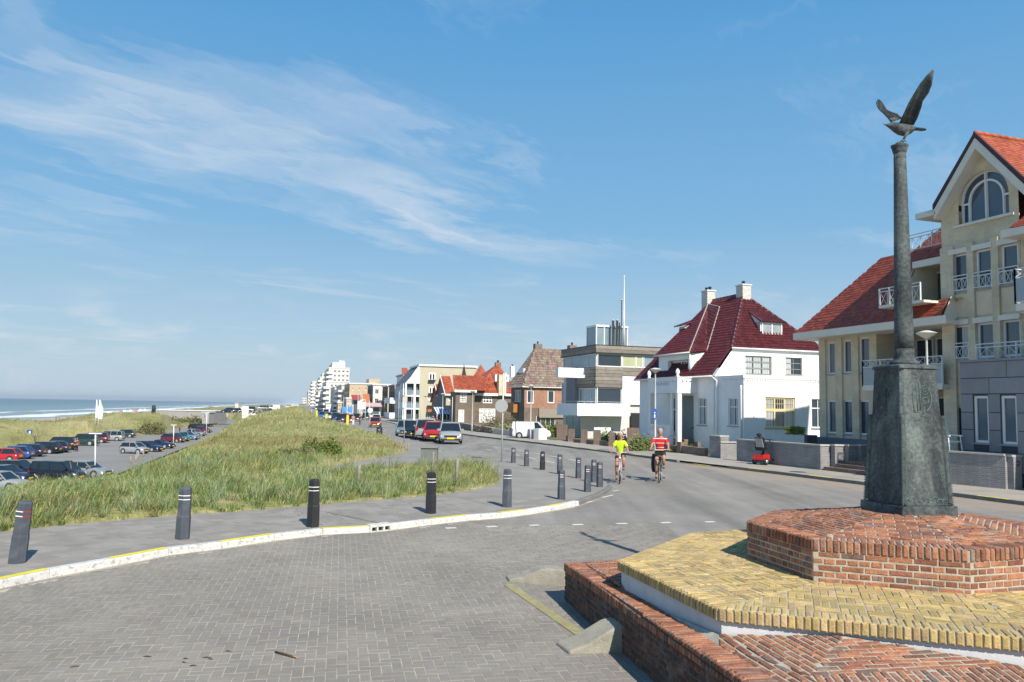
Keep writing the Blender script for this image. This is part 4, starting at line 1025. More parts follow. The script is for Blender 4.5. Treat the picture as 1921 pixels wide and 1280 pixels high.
# ------------------------------------------------------------------ concrete wedges against the platform
M_conc = mat('pebbly_concrete', (.36, .335, .27), .92, .15, 6, bump=1.0, bscale=70, fine=.22, stain=((.22, .21, .17), 4, .5))
def wedge(label, A, B_, C, hgt_, top_len):
    """A nose at ground, B_ heel (against the wall), width vector C"""
    A, B_, C = Vector(A), Vector(B_), Vector(C); d = (B_-A); L = d.length; d.normalize(); up = Vector((0, 0, 1))
    prof = [(0, .0), (0, .035), (L*.22, hgt_*.34), (L*.42, hgt_*.68), (L*.56, hgt_*.92), (L*.66, hgt_), (L*.93, hgt_), (L*.985, hgt_*.93), (L, hgt_*.8), (L, 0)]
    vs = [A+d*x+up*(z-.02 if z == 0 else z) for x, z in prof]; vs += [v+C for v in vs]; n = len(prof)
    b = MB().use(M_conc); b.add(vs, [tuple(range(n)), tuple(range(n, 2*n))[::-1]]+[(i, n+i, n+(i+1) % n, (i+1) % n) for i in range(n)])
    o = b.build('concrete_wedge', None, None, .022); tag(o, label, 'concrete wedge', 'concrete wedges against the platform wall'); return o
a_ = onz(1068, 1228); b_ = onz(1220, 1223)
wedge('near concrete wedge sloping up to the dark platform wall', a_, b_, V3(-.12, .34, 0), .285, .3)
a_ = onz(955, 1092); b_ = onz(1062, 1101)
wedge('far concrete wedge at the corner of the red brick platform', a_, b_, V3(-.05, .30, 0), .235, .3)
b = MB().use(mat('bark', (.10, .055, .035), .9, .4, 30, bump=.8, bscale=60)); p, q = onz(516, 1223, .012), onz(556, 1234, .012)
b.tube([p, p.lerp(q, .35)+V3(0, .004, .002), p.lerp(q, .8), q], [.010, .013, .012, .006], 7)
b.use(mat('split_wood', (.5, .34, .16), .8, .1, 9)); b.tube([p.lerp(q, .86)+V3(0, 0, .004), q+(q-p)*.04], [.009, .004], 5)
tag(b.build('stick'), 'short broken brown stick lying on the grey paving', 'stick')
for i, (x, y, l) in enumerate([(140,1251,12),(428,1222,10),(388,1234,14),(395,1237,9),(348,1236,8),(276,1232,12),(362,1249,10),(345,1243,7)]):
    a = rnd(-.6, .6); p = onz(x, y, .006); d = V3(math.cos(a), math.sin(a), 0)*l*p.y/FPX*.6
    b = MB().use(MATS['bark']); b.tube([p-d, p+V3(0, 0, .006), p+d+V3(0, .01, 0)], [.003, .006, .002], 5); o = b.build('twig'); tag(o, ['curved dark twig at the far left of the paving', 'small twig nearest the long stick', 'dark bent twig in the middle of the twig cluster', 'thin twig just behind the bent one', 'tiny twig left of the cluster middle', 'single twig left of the cluster', 'twig at the near edge of the cluster', 'speck of a twig below the cluster middle'][i], 'twig', 'twigs on the paving')

# ------------------------------------------------------------------ bollards
M_bolg = mat('bollard_grey_paint', (.068, .077, .095), .6, .12, 5, bump=.25, bscale=25, stain=((.17, .18, .19), 5, .35))
M_bolb = mat('bollard_black_paint', (.022, .023, .026), .5, .2, 6, bump=.2, bscale=25)
M_refw = mat('reflective_white', (.8, .8, .82), .35, .03, 3); M_refr = mat('reflective_red', (.45, .02, .015), .35, .05, 3)
def hexring(R, z, th0, n=6): return [(R*math.cos(th0+2*math.pi*i/n), R*math.sin(th0+2*math.pi*i/n), z) for i in range(n)]
def bollard(label, px, py, h, m, lean=(0, 0), R=.128, rz=0.0):
    p = onz(px, py, .117); o = thing('bollard', label, 'bollard', p, 'octagonal bollards on the pavement edge')
    R = R*h/.93 if h > .85 else R*.83
    def L(P): return Matrix.Rotation(lean[0], 4, 'Y') @ Matrix.Rotation(lean[1], 4, 'X') @ Matrix.Rotation(rz, 4, 'Z') @ Vector(P)
    def body(name, secs, mm, par):
        vs = [L(v) for s_ in secs for v in s_]; n = 6; b = MB().use(mm)
        b.add(vs, [(i*n+k, i*n+(k+1) % n, (i+1)*n+(k+1) % n, (i+1)*n+k) for i in range(len(secs)-1) for k in range(n)]+[tuple(range(n))[::-1], tuple(range((len(secs)-1)*n, len(secs)*n))])
        c = b.build(name, None, par, .004); return c
    t0 = math.radians(30)
    s1 = h-.20; 
    bd = body('post', [hexring(R*1.02, -.05, t0), hexring(R, h*.42, t0), hexring(R*.93, h*.46, t0), hexring(R*.86, h-.035, t0), hexring(R*.66, h-.008, t0), hexring(R*.12, h, t0)], m, o)
    for k, zz in enumerate((h-.155, h-.225)):
        zz = h-(.155 if k == 0 else .225)*h/.93
        for fct in range(6):
            a0 = t0+2*math.pi*fct/6; a1 = a0+2*math.pi/6; am = (a0+a1)/2+rz
            nx, ny = math.cos(am), math.sin(am)
            if fct in (2,): continue
            red = (nx > .75)
            Rr = R*.885
            vs = [(Rr*math.cos(a), Rr*math.sin(a), z) for z in (zz-.007, zz+.007) for a in (a0, a1)]; vs += [(v[0]*1.012+nx*.0, v[1]*1.012, v[2]) for v in vs]
            b = MB().use(M_refr if red else M_refw); b.add([L(v) for v in vs], [(4, 5, 7, 6), (0, 1, 5, 4), (2, 6, 7, 3), (0, 4, 6, 2), (1, 3, 7, 5)]); b.build('reflector_strip', None, o)
    for c in o.children: c.matrix_parent_inverse = Matrix()
    return o
BL = [('grey bollard leaning right at the far left of the white kerb', 32, 1056, .93, M_bolg, (.075, 0), .4),
      ('weathered grey bollard second from left on the white kerb', 342, 1011, .93, M_bolg, (.02, 0), .15),
      ('black bollard standing just left of the kerb drain', 587, 988, .95, M_bolb, (0, 0), .1),
      ('black bollard between the kerb drain and the widening pavement', 808, 963, .94, M_bolb, (-.005, 0), .25),
      ('dark grey bollard in front of the grass tip on the white kerb', 951, 951, .93, M_bolg, (0, 0), .1),
      ('slim grey bollard where the white kerb paint ends', 1053, 936, .78, M_bolg, (0, 0), .5),
      ('slim grey bollard nearest the dark rounded kerb', 1102, 921.5, .77, M_bolg, (0, 0), .5),
      ('slim grey bollard closest to the riding woman', 1125, 912.4, .77, M_bolg, (0, 0), .5),
      ('slim grey bollard second in the row behind the pavement tip', 1114, 903.6, .74, M_bolg, (0, 0), .5),
      ('slim grey bollard third in the row behind the pavement tip', 1085, 896.4, .72, M_bolg, (0, 0), .5),
      ('slim grey bollard fourth in the row behind the pavement tip', 1050, 888.5, .72, M_bolg, (0, 0), .5),
      ('single black bollard in the far row of slim grey ones', 1017.5, 880.5, .71, M_bolb, (0, 0), .5),
      ('slim grey bollard last but one in the far row', 987.6, 874, .68, M_bolg, (0, 0), .5),
      ('slim grey bollard beside the foot of the round sign post', 963, 867.5, .65, M_bolg, (0, 0), .5)]
for l, x, y, h, m, ln, rz in BL: bollard(l, x, y, h, m, ln, rz=rz)
# ------------------------------------------------------------------ buildings
def wall(b, fr, ax, c, u0, u1, z0, z1, holes=(), depth=.16, sign=1):
    """wall sheet on plane ax=c with real openings and reveals going inward (sign = direction of the inside)"""
    us = sorted({u0, u1, *[h[0] for h in holes], *[h[1] for h in holes]}); zs = sorted({z0, z1, *[h[2] for h in holes], *[h[3] for h in holes]})
    P = (lambda u, z, d=0.0: (u, c+sign*d, z)) if ax == 't' else (lambda u, z, d=0.0: (c+sign*d, u, z))
    for i in range(len(us)-1):
        for j in range(len(zs)-1):
            um, zm = (us[i]+us[i+1])/2, (zs[j]+zs[j+1])/2
            if any(h[0] < um < h[1] and h[2] < zm < h[3] for h in holes): continue
            if um < u0 or um > u1 or zm < z0 or zm > z1: continue
            b.add([P(us[i], zs[j]), P(us[i+1], zs[j]), P(us[i+1], zs[j+1]), P(us[i], zs[j+1])], [(0, 1, 2, 3)])
    for a0, a1, h0, h1 in [h[:4] for h in holes]:
        q = [(a0, h0), (a1, h0), (a1, h1), (a0, h1)]
        for k in range(4):
            p, r = q[k], q[(k+1) % 4]; b.add([P(*p), P(*r), P(*r, depth), P(*p, depth)], [(0, 1, 2, 3)])
def window(par, fr, ax, c, u0, u1, z0, z1, cols=1, rows=1, fm=None, gm=None, depth=.14, fw=.06, sign=1, trans=None, sill=True, curtain=None, name='window', mull=.04):
    fm = fm or M_whitep; gm = gm or M_glass
    P = (lambda u, z, d=0.0: (u, c+sign*d, z)) if ax == 't' else (lambda u, z, d=0.0: (c+sign*d, u, z))
    b = MB(fr).use(fm)
    def bx(a0, a1, h0, h1, d0, d1):
        p, q = P(a0, h0, d0), P(a1, h1, d1); b.box(min(p[0], q[0]), max(p[0], q[0]), min(p[1], q[1]), max(p[1], q[1]), h0, h1)
    d0, d1 = depth-.07, depth
    bx(u0, u0+fw, z0, z1, d0, d1); bx(u1-fw, u1, z0, z1, d0, d1); bx(u0+fw, u1-fw, z0, z0+fw, d0, d1); bx(u0+fw, u1-fw, z1-fw, z1, d0, d1)
    for i in range(1, cols): u = u0+(u1-u0)*i/cols; bx(u-mull/2, u+mull/2, z0+fw, z1-fw, d0+.01, d1)
    for i in range(1, rows): z = z0+(z1-z0)*i/rows; bx(u0+fw, u1-fw, z-mull/2, z+mull/2, d0+.013, d1)
    if trans: z = z0+(z1-z0)*trans; bx(u0+fw, u1-fw, z-mull*.8, z+mull*.8, d0+.005, d1)
    f = b.build(name, None, par)
    g = MB(fr).use(gm); g.add([P(u0, z0, depth-.02), P(u1, z0, depth-.02), P(u1, z1, depth-.02), P(u0, z1, depth-.02)], [(0, 1, 2, 3)]); g.build('pane', None, f)
    if curtain:
        k = MB(fr).use(mat('net_curtain', (.38, .4, .41), .5, .1, 3, spec=.8, coat=.8)); w_ = (u1-u0)
        for a, e in curtain:
            for q in range(3): uu = u0+w_*(a+(e-a)*q/3); k.add([P(uu, z0+fw, depth-.027), P(uu+w_*(e-a)/3.3, z0+fw, depth-.027-.0), P(uu+w_*(e-a)/3.3, z1-fw, depth-.027), P(uu, z1-fw, depth-.024)], [(0, 1, 2, 3)])
        k.build('curtain', None, f)
    if sill:
        b = MB(fr).use(mat('window_sill', (.3, .3, .29), .8)); p, q = P(u0-.06, 0, -.06), P(u1+.06, 0, depth); b.box(min(p[0], q[0]), max(p[0], q[0]), min(p[1], q[1]), max(p[1], q[1]), z0-.06, z0-.002); b.build('sill', None, f)
    return f
def pxr(fr, ax, c, x0, x1, y0, y1):
    """pixel rectangle -> (u0, u1, z0, z1) on the plane"""
    g = fr.S if ax == 't' else fr.T
    (ua, za), (ub, zb), (uc, zc), (ud, zd) = g(x0, y0, c), g(x1, y0, c), g(x0, y1, c), g(x1, y1, c)
    u0, u1 = (ua+uc)/2, (ub+ud)/2; zt, zl = (za+zb)/2, (zc+zd)/2
    return (min(u0, u1), max(u0, u1), min(zt, zl), max(zt, zl))

# ============ white villa
F = F19
vil = thing('villa', 'white rendered villa with steep wine red tiled roof and two white chimneys', 'house', F.w(38, 26.5, 0))
TS = 26.45                                      # street-side wall plane
s0 = F.S(1395, 704, TS)[0]                       # near face of the low front block
s1 = F.S(1341, 707, TS)[0]                       # near face of the main block
s2 = F.S(1200, 717, TS)[0]                       # far end
zc = F.S(1395, 704, TS)[1]; tR = 32.9
zG = .2
sE = s1
def W4(b, name): return b.build(name, None, vil)
# front block with parapet
hl = [pxr(F, 't', TS, 1366.3, 1384.3, 747, 799)]
b = MB(F).use(M_white); wall(b, F, 't', TS, s0, s1, zG, zc-.16, hl)
big = pxr(F, 's', s0, 1436, 1492, 746, 803); sm_ = pxr(F, 's', s0, 1523, 1549, 749, 803)
wall(b, F, 's', s0, TS, tR+1.5, zG, zc-.16, [big, sm_]); W4(b, 'wall')
window(vil, F, 't', TS, *hl[0], cols=2, fm=M_whitep, trans=.68, curtain=[(.1, .4), (.6, .9)])
M_cw = mat('cream_window_frame', (.62, .52, .28), .5, .05, 4)
window(vil, F, 's', s0, *big, cols=3, fm=M_cw, trans=.58, fw=.09, mull=.1, curtain=[(.03, .3), (.7, .97)])
# leaded top lights
bw = MB(F).use(M_cw); z_m = big[2]+(big[3]-big[2])*.58
for c3 in range(3):
    u_ = big[0]+(big[1]-big[0])*(c3+.5)/3
    for k in (-.14, 0, .14): bw.box(s0+.08, s0+.10, u_+k-.01, u_+k+.01, z_m, big[3]-.09)
    bw.box(s0+.08, s0+.10, u_-.25, u_+.25, (z_m+big[3])/2-.012, (z_m+big[3])/2+.012)
bw.build('glazing_bars', None, vil)
window(vil, F, 's', s0, *sm_, cols=2, trans=.68)
b = MB(F).use(M_white)
b.box(s0-.05, s1, TS-.05, tR+1.5, zc-.16, zc+.02); b.box(s0-.02, s1, TS-.02, tR+1.5, zc-.52, zc-.46)
W4(b, 'cornice')
for i in range(44):      # dentils
    t_ = TS+.05+i*.17
    if t_ > tR+1.2: break
    b = MB(F).use(M_white); b.box(s0-.045, s0-.0, t_, t_+.08, zc-.27, zc-.165); W4(b, 'dentil')
for i in range(9):
    q = s0+.1+i*.22; b = MB(F).use(M_white); b.box(q, q+.1, TS-.045, TS, zc-.27, zc-.165); W4(b, 'dentil')
# main block, street side
zE = F.S(1300, 707.5, TS)[1]
h1 = pxr(F, 't', TS, 1309.5, 1325.5, 747, 797.5)
sB0, sB1 = F.S(1291, 708, TS)[0], F.S(1222, 712, TS)[0]
b = MB(F).use(M_white); wall(b, F, 't', TS, s1, s2, zG, zE, [h1]); b.box(s1, s1+.1, TS, TS+.5, zG, zE)
W4(b, 'wall'); window(vil, F, 't', TS, *h1, cols=2, trans=.68, curtain=[(.1, .4), (.6, .9)])
# upper camera-side wall: from the roof slope to the right
a_ = F.T(1376, 655, s1-.02); c_ = F.T(1536, 661, s1-.02)
zU = (a_[1]+c_[1])/2+.05; tU0, tU1 = a_[0], c_[0]+.2
u1_ = pxr(F, 's', s1, 1398, 1448, 668, 703); u2_ = pxr(F, 's', s1, 1473.5, 1505.5, 671, 704)
b = MB(F).use(M_white); wall(b, F, 's', s1, tU0, tU1, zE-.1, zU, [u1_, u2_]); b.add([(s1, TS-.0, zE), (s1, tU0, zE), (s1, tU0, zU)], [(0, 1, 2)]); b.box(s1+.05, s2, tU1-.2, tU1, zG, zU)
W4(b, 'wall')
M_grw = mat('grey_green_frame', (.20, .21, .18), .5, .05, 4)
window(vil, F, 's', s1, *u1_, cols=3, rows=3, fm=M_grw, mull=.07, curtain=[(.04, .3), (.36, .63), (.7, .96)]); window(vil, F, 's', s1, *u2_, cols=2, rows=3, fm=M_grw, curtain=[(.04, .4)])
# roof
tm = (tU0+tU1)/2-.35
ap0 = F.S(1398, 549, tm); ap1 = F.S(1337, 571, tm); zr = (ap0[1]+ap1[1])/2+.1
sr0, sr1 = ap0[0]+.25, ap1[0]+.2
# street slope plane through ridge and eave
eS = (TS-.28, zE+.02)
def street_plane_t(z): return eS[0]+(tm-eS[0])*(z-eS[1])/(zr-eS[1])
sN = s1-.12; sF = s2+.25
tUe = street_plane_t(zU)
hipN = (sN, tUe, zU)          # where near eave meets the street slope
R0 = F.w(sr0, tm, zr); R1 = F.w(sr1, tm, zr); S0 = F.w(sN, eS[0], eS[1]); S1 = F.w(sF, eS[0], eS[1]); H0 = F.w(sN, tUe, zU+.02)
und = MB().use(mat('roof_underlay', (.05, .02, .02), .9))
E1 = F.w(sN, tU1+.3, zU+.02); E2 = F.w(sF, tU1+.3, zU-.4)
for poly in ([S0, S1, R1, R0, H0], [H0, R0, E1], [E1, R0, R1, E2], [S1, E2, R1]): und.add([p+V3(0, 0, -.03) for p in poly], [tuple(range(len(poly)))])
und.build('roof', None, vil); rf = vil.children[-1]
rf = [c for c in vil.children if c.name.startswith('roof')][0]
tiles([S0, S1, R1, R0, H0], F.w(1, 0, 0), .22, .235, M_tile_wine, rf, lift=.06)
tiles([H0, R0, E1], F.w(0, 1, 0), .22, .235, M_tile_wine, rf, lift=.06)
tiles([E1, R0, R1, E2], F.w(1, 0, 0), .22, .235, M_tile_wine, rf, lift=.06)
# ridge and hip tiles
def ridge(p, q, m, par, r=.09, L=.4):
    n = max(1, int((q-p).length/L)); d = (q-p)/n; b = MB().use(m)
    for i in range(n): b.tint = t_tile(); b.tube([p+d*i, p+d*(i+1.05)], [r*1.12, r*.9], 7)
    b.build('ridge_tiles', None, par, kind='stuff')
for p, q in ((R0, R1), (H0, R0), (E1, R0)): ridge(p, q, M_tile_wine, rf)
M_verge = mat('lime_verge', (.4, .33, .27), .9, .2, 9)
# gutter and fascia
b = MB(F).use(M_whitep); b.tube([(sN, eS[0]-.05, eS[1]-.05), (s2+.2, eS[0]-.05, eS[1]-.05)], .06, 8); b.tube([(sN-.05, tUe, zU-.02), (sN-.05, tU1+.3, zU-.02)], .05, 8); b.build('gutter', None, vil)
for px_, t_, s__ in ((1345, TS-.08, None), (1390, TS-.07, None)):
    q = F.S(px_, 720, t_); b = MB(F).use(M_whitep); zt_ = zE-.1 if px_ == 1345 else zc-.55
    b.tube([(q[0]+(.5 if px_ == 1345 else 0), t_-.15 if px_ == 1345 else t_, zt_+.15 if px_ == 1345 else zt_), (q[0], t_, zt_-.2), (q[0], t_, zG)], .045, 8); b.build('downpipe', None, vil)
# chimneys
def chimney(par, s_, t_, z0, z1, ws, wt, m, pots=1, cap=None, fr=F19):
    b = MB(fr).use(m); b.box(s_-ws/2, s_+ws/2, t_-wt/2, t_+wt/2, z0, z1)
    o = b.build('chimney', None, par)
    if cap: b = MB(fr).use(cap); b.box(s_-ws/2-.05, s_+ws/2+.05, t_-wt/2-.05, t_+wt/2+.05, z1+.002, z1+.08); b.build('chimney_cap', None, o)
    for i in range(pots):
        b = MB(fr).use(M_dark); b.lathe([(.09, z1), (.09, z1+.22), (.12, z1+.23), (.12, z1+.3), (.03, z1+.34)], s_+(i-(pots-1)/2)*.4, t_, 10); b.build('flue', None, o)
    return o
def white_brick():
    m = bpy.data.materials.new('white_brick'); m.use_nodes = True; t = NT(m.node_tree); b = t.n['Principled BSDF']
    g = t.a('ShaderNodeNewGeometry'); P = t.sep(g.outputs['Position']); v = t.comb(t.math('ADD', P[0], P[1]), P[2])
    br = t.a('ShaderNodeTexBrick'); t.l.new(v, br.inputs[0]); br.inputs['Scale'].default_value = 1; br.inputs['Brick Width'].default_value = .22; br.inputs['Row Height'].default_value = .075; br.inputs['Mortar Size'].default_value = .01
    br.inputs['Color1'].default_value = (.72, .70, .66, 1); br.inputs['Color2'].default_value = (.58, .54, .48, 1); br.inputs['Mortar'].default_value = (.4, .37, .33, 1); t.l.new(br.outputs[0], b.inputs['Base Color']); b.inputs['Roughness'].default_value = .85
    bp = t.a('ShaderNodeBump'); bp.inputs['Strength'].default_value = .6; bp.inputs['Distance'].default_value = .02; t.l.new(t.math('MULTIPLY', br.outputs['Fac'], -1), bp.inputs['Height']); t.l.new(bp.outputs[0], b.inputs['Normal']); return m
def brickmat(name, c1, c2, mo, bw=.22, rh=.065, ms=.01):
    m = bpy.data.materials.new(name); m.use_nodes = True; t = NT(m.node_tree); b = t.n['Principled BSDF']
    g = t.a('ShaderNodeNewGeometry'); P = t.sep(g.outputs['Position']); v = t.comb(t.math('ADD', P[0], P[1]), P[2])
    br = t.a('ShaderNodeTexBrick'); t.l.new(v, br.inputs[0]); br.inputs['Scale'].default_value = 1; br.inputs['Brick Width'].default_value = bw; br.inputs['Row Height'].default_value = rh; br.inputs['Mortar Size'].default_value = ms
    br.inputs['Color1'].default_value = (*c1, 1); br.inputs['Color2'].default_value = (*c2, 1); br.inputs['Mortar'].default_value = (*mo, 1)
    n = t.noise(g.outputs['Position'], 1.3, 5, .6); n2 = t.noise(g.outputs['Position'], 30, 3, .7)
    c = t.mix(1, br.outputs[0], t.ramp(n, [(.3, .8), (.7, 1.15)]), 'MULTIPLY'); c = t.mix(1, c, t.ramp(n2, [(.3, .88), (.7, 1.1)]), 'MULTIPLY')
    t.l.new(c, b.inputs['Base Color']); b.inputs['Roughness'].default_value = .88
    bp = t.a('ShaderNodeBump'); bp.inputs['Strength'].default_value = .5; bp.inputs['Distance'].default_value = .012; t.l.new(t.math('MULTIPLY', br.outputs['Fac'], -1), bp.inputs['Height']); t.l.new(bp.outputs[0], b.inputs['Normal']); MATS[name] = m; return m
M_wbrick = white_brick()
zt1 = F.S(1411, 524, tm)[1]
chimney(rf, sr0+.0, tm+.05, zr-1.0, zt1-.3, .72, .62, M_wbrick, 1, M_white)
chimney(rf, sr1+.1, tm-.15, zr-1.2, zr+.62, .72, .62, M_wbrick, 2, M_white)
# dormer on the near hip
dz = pxr(F, 's', s1-.1, 1426, 1466, 606, 632); dS = s1+.75
dz = pxr(F, 's', dS, 1428.5, 1465.5, 606.5, 628.5)
b = MB(F).use(M_whitep); b.box(dS, dS+1.1, dz[0]-.08, dz[1]+.08, dz[2]-.16, dz[3]+.06); b.box(dS-.12, dS+.2, dz[0]-.2, dz[1]+.2, dz[2]-.22, dz[2]-.12); b.add([(dS, dz[0]-.08, dz[3]+.05), (dS+1.2, dz[0]-.08, dz[3]+.8), (dS+.9, dz[0]-.08, dz[3]-.1), (dS, dz[0]-.08, dz[2])], [(0, 1, 2, 3)])
dm = b.build('dormer', None, rf); window(dm, F, 's', dS-.07, *dz, cols=2, depth=.06, fw=.05, sill=False, mull=.07, gm=mat('pale_glass', (.3, .33, .35), .1, .2, 1, spec=.8))
qa, qb, qc, qd = F.w(dS-.2, dz[0]-.2, dz[3]+.07), F.w(dS-.2, dz[1]+.25, dz[3]+.07), F.w(dS+1.3, dz[1]+.05, dz[3]+.85), F.w(dS+1.3, dz[0]-.1, dz[3]+.85)
mb = MB().use(und.mats[0]); mb.add([p-V3(0, 0, .03) for p in (qa, qb, qc, qd)], [(0, 1, 2, 3)]); mb.build('dormer_roof', None, rf)
tiles([qa, qb, qc, qd], F.w(0, 1, 0), .22, .235, M_tile_wine, rf, lift=.05)
# small dormer on the street slope
w2 = F.S(1281, 624, 27.9); 
tD = street_plane_t(w2[1]-.45)-.02; dd_ = pxr(F, 't', tD, 1275.5, 1287, 615, 634)
b = MB(F).use(M_white); b.add([(dd_[0]-.06, tD, dd_[2]-.1), (dd_[0]-.06, tD, dd_[3]+.1), (dd_[0]-.06, tD+1.6, dd_[3]+.45), (dd_[0]-.06, tD+.9, dd_[3]-.0), ], [(0, 1, 2, 3)])
b.add([(dd_[0]-.06, tD, dd_[3]+.1), (dd_[0]-.06, tD+1.5, dd_[3]+.5), (dd_[0]-.06, street_plane_t(dd_[2]-.1), dd_[2]-.1), (dd_[0]-.06, street_plane_t(dd_[3]+.3), dd_[3]+.3)], [(0, 1, 3, 2)])
b.box(dd_[0]-.06, dd_[1]+.06, tD, tD+.7, dd_[2]-.1, dd_[3]+.08); dm = b.build('dormer', None, rf)
window(dm, F, 't', tD-.05, *dd_, cols=2, depth=.04, fw=.05, sill=False, fm=M_whitep)
qs = [F.w(dd_[0]-.2, tD-.25, dd_[3]+.09), F.w(dd_[1]+.3, tD-.25, dd_[3]+.09), F.w(dd_[1]+.3, tD+1.5, dd_[3]+.75), F.w(dd_[0]-.2, tD+1.5, dd_[3]+.75)]
tiles(qs, F.w(1, 0, 0), .22, .235, M_tile_wine, rf, lift=.05)
# upper recessed balcony front (loggia) rising through the slope, with its own tiled apron above
lo_s0, lo_s1 = F.S(1296, 660, TS+.05)[0], F.S(1236, 666, TS+.05)[0]
zL0, zL1 = zE+.1, F.S(1296, 662, TS+.05)[1]
b = MB(F).use(M_white)
lg = pxr(F, 't', TS+.05, 1253, 1291, 675.5, 706); lg = (lg[0], lg[1], zL0, lg[3])
wall(b, F, 't', TS+.05, lo_s0, lo_s1, zL0, zL1, [lg], depth=.25); b.box(lo_s0, lo_s0+.02, TS+.05, street_plane_t(zL1)+.2, zL0, zL1)
b.box(lo_s0+.3, lo_s1, TS+.42, TS+.47, zL0, zL1); b.add([(lo_s0, TS+.05, zL0), (lo_s1, TS+.05, zL0), (lo_s1, TS+1.4, zL0), (lo_s0, TS+1.4, zL0)], [(0, 1, 2, 3)])
b.build('loggia', None, vil)
ld = pxr(F, 't', TS+.4, 1279, 1290, 677, 704); ld = (ld[0], ld[1], zL0+.02, ld[3]); window(vil, F, 't', TS+.36, *ld, cols=2, depth=.05, sill=False, name='balcony_door')
nmain = (S1-S0).cross(R0-S0).normalized()
def onmain(px, py, up=.05): p = onpl(px, py, S0, nmain); return p+V3(0, 0, up)
eA, eB = F.w(lo_s0-.15, TS-.15, zL1+.02), F.w(lo_s1+.25, TS-.15, zL1+.02)
eC, eD, eV = onmain(1326, 661), onmain(1350, 579), onmain(1328, 579, .25)
eF = F.w(lo_s1+.1, street_plane_t(zL1+1.9), zL1+1.9)
brp = MB().use(und.mats[0]); brp.add([p-V3(0, 0, .04) for p in (eA, eB, eV)], [(0, 1, 2)]); brp.add([p-V3(0, 0, .04) for p in (eB, eF, eV)], [(0, 1, 2)]); brp.add([p-V3(0, 0, .04) for p in (eA, eC, eV)], [(0, 1, 2)]); brp.add([p-V3(0, 0, .04) for p in (eC, eD, eV)], [(0, 1, 2)]); brp.build('balcony_roof', None, rf)
tiles([eA, eB, eV], F.w(1, 0, 0), .22, .235, M_tile_wine, rf, lift=.05); tiles([eB, eF, eV], F.w(1, 0, 0), .22, .235, M_tile_wine, rf, lift=.05)
tiles([eC, eA, eV], (eC-eA), .22, .235, M_tile_wine, rf, lift=.05); tiles([eC, eV, eD], (eC-eA), .22, .235, M_tile_wine, rf, lift=.05)
for p, q in ((eA, eV), (eC, eD), (eV, eD)): ridge(p+V3(0, 0, .06), q+V3(0, 0, .06), M_verge, rf, .035, .3)
b = MB().use(M_white); cA = F.w(lo_s0, TS+.05, zL0); cT = F.w(lo_s0, TS+.05, zL1); b.add([cA, eC-V3(0, 0, .08), cT], [(0, 1, 2)]); b.build('loggia_cheek', None, vil)
b = MB(F).use(M_whitep); b.tube([(lo_s0-.2, TS-.2, zL1), (lo_s1+.2, TS-.2, zL1)], .05, 8); b.tube([(lo_s0-.05, TS-.05, zL1), (lo_s0-.02, TS-.02, zE+.2)], .04, 6); b.build('gutter', None, vil)
# porch with first-floor balcony: parapet on pillars
pT = TS-1.35; ps0, ps1 = F.S(1271, 712, pT)[0], F.S(1216, 716, pT)[0]
zp1 = F.S(1271, 708.5, pT)[1]; zp0 = F.S(1271, 735.5, pT)[1]
b = MB(F).use(M_white)
hol = [(ps0+.2+i*.33, ps0+.32+i*.33, zp1-.27, zp1-.17) for i in range(int((ps1-ps0-.4)/.33))]
wall(b, F, 't', pT, ps0, ps1, zp0, zp1, hol, depth=.1); hol2 = [(pT+.3+i*.26, pT+.42+i*.26, zp1-.27, zp1-.17) for i in range(4)]
wall(b, F, 's', ps0, pT, TS, zp0, zp1, hol2, depth=.1)
b.box(ps0-.04, ps1, pT-.04, TS, zp0-.06, zp0); b.box(ps0-.04, ps1+.04, pT-.05, pT+.12, zp1, zp1+.06); b.box(ps0-.05, ps0+.1, pT+.12, TS, zp1, zp1+.06); b.box(ps0+.1, ps1, pT+.11, pT+.13, zp0, zp1)
b.build('porch_balcony', None, vil)
for s_ in (ps0+.13, ps1-.13, ps0+(ps1-ps0)*.22):
    w_ = .13 if s_ != ps0+(ps1-ps0)*.22 else .07
    b = MB(F).use(M_white); b.box(s_-w_, s_+w_, pT+.02, pT+.02+2*w_, zG, zp0-.06); b.build('pillar', None, vil)
for s_ in (ps0+.05, ps1-.05):
    q = F.w(s_, pT+.04, 0); b = MB().use(M_white); b.lathe([(.1, zp1+.06), (.12, zp1+.1), (.07, zp1+.17), (.13, zp1+.3), (.12, zp1+.42), (.05, zp1+.52), (.02, zp1+.55)], q.x, q.y, 12); b.build('finial', None, vil)
zpw = F.S(1250, 797, pT)[1]
b = MB(F).use(M_white); wall(b, F, 't', pT, ps0+(ps1-ps0)*.22, ps1, zG, zpw, [(ps0+1.6+i*.18, ps0+1.68+i*.18, zpw-.4, zpw-.15) for i in range(12) if ps0+1.7+i*.18 < ps1-.1], depth=.1); b.box(ps0+(ps1-ps0)*.22, ps1, pT+.1, pT+.12, zG, zpw); b.build('porch_wall', None, vil)
b = MB(F).use(mat('porch_door', (.16, .19, .2), .5)); b.box(ps0+.4, ps0+1.6, TS-.04, TS-.01, zG+.5, zp0-.2); b.build('front_door', None, vil)
window(vil, F, 't', TS-.18, ps1-1.6, ps1-.9, zG+.9, zp0-.3, cols=2, trans=.66, depth=.16)
for i in range(4): b = MB(F).use(mat('step_brick', (.2, .14, .1), .9, .2, 9)); b.box(ps0+.3, ps0+1.6, pT-.15-.28*(3-i)+.8, TS-.05, zG-.05+.16*i, zG+.1+.16*i); b.build('step', None, vil)
b = MB(F).use(M_dark); b.tube([(ps0+.15, pT-.5, zG+.1), (ps0+.15, pT-.5, zG+.75), (ps0+.2, TS-.1, zG+1.3)], .02, 6); b.build('handrail', None, vil)
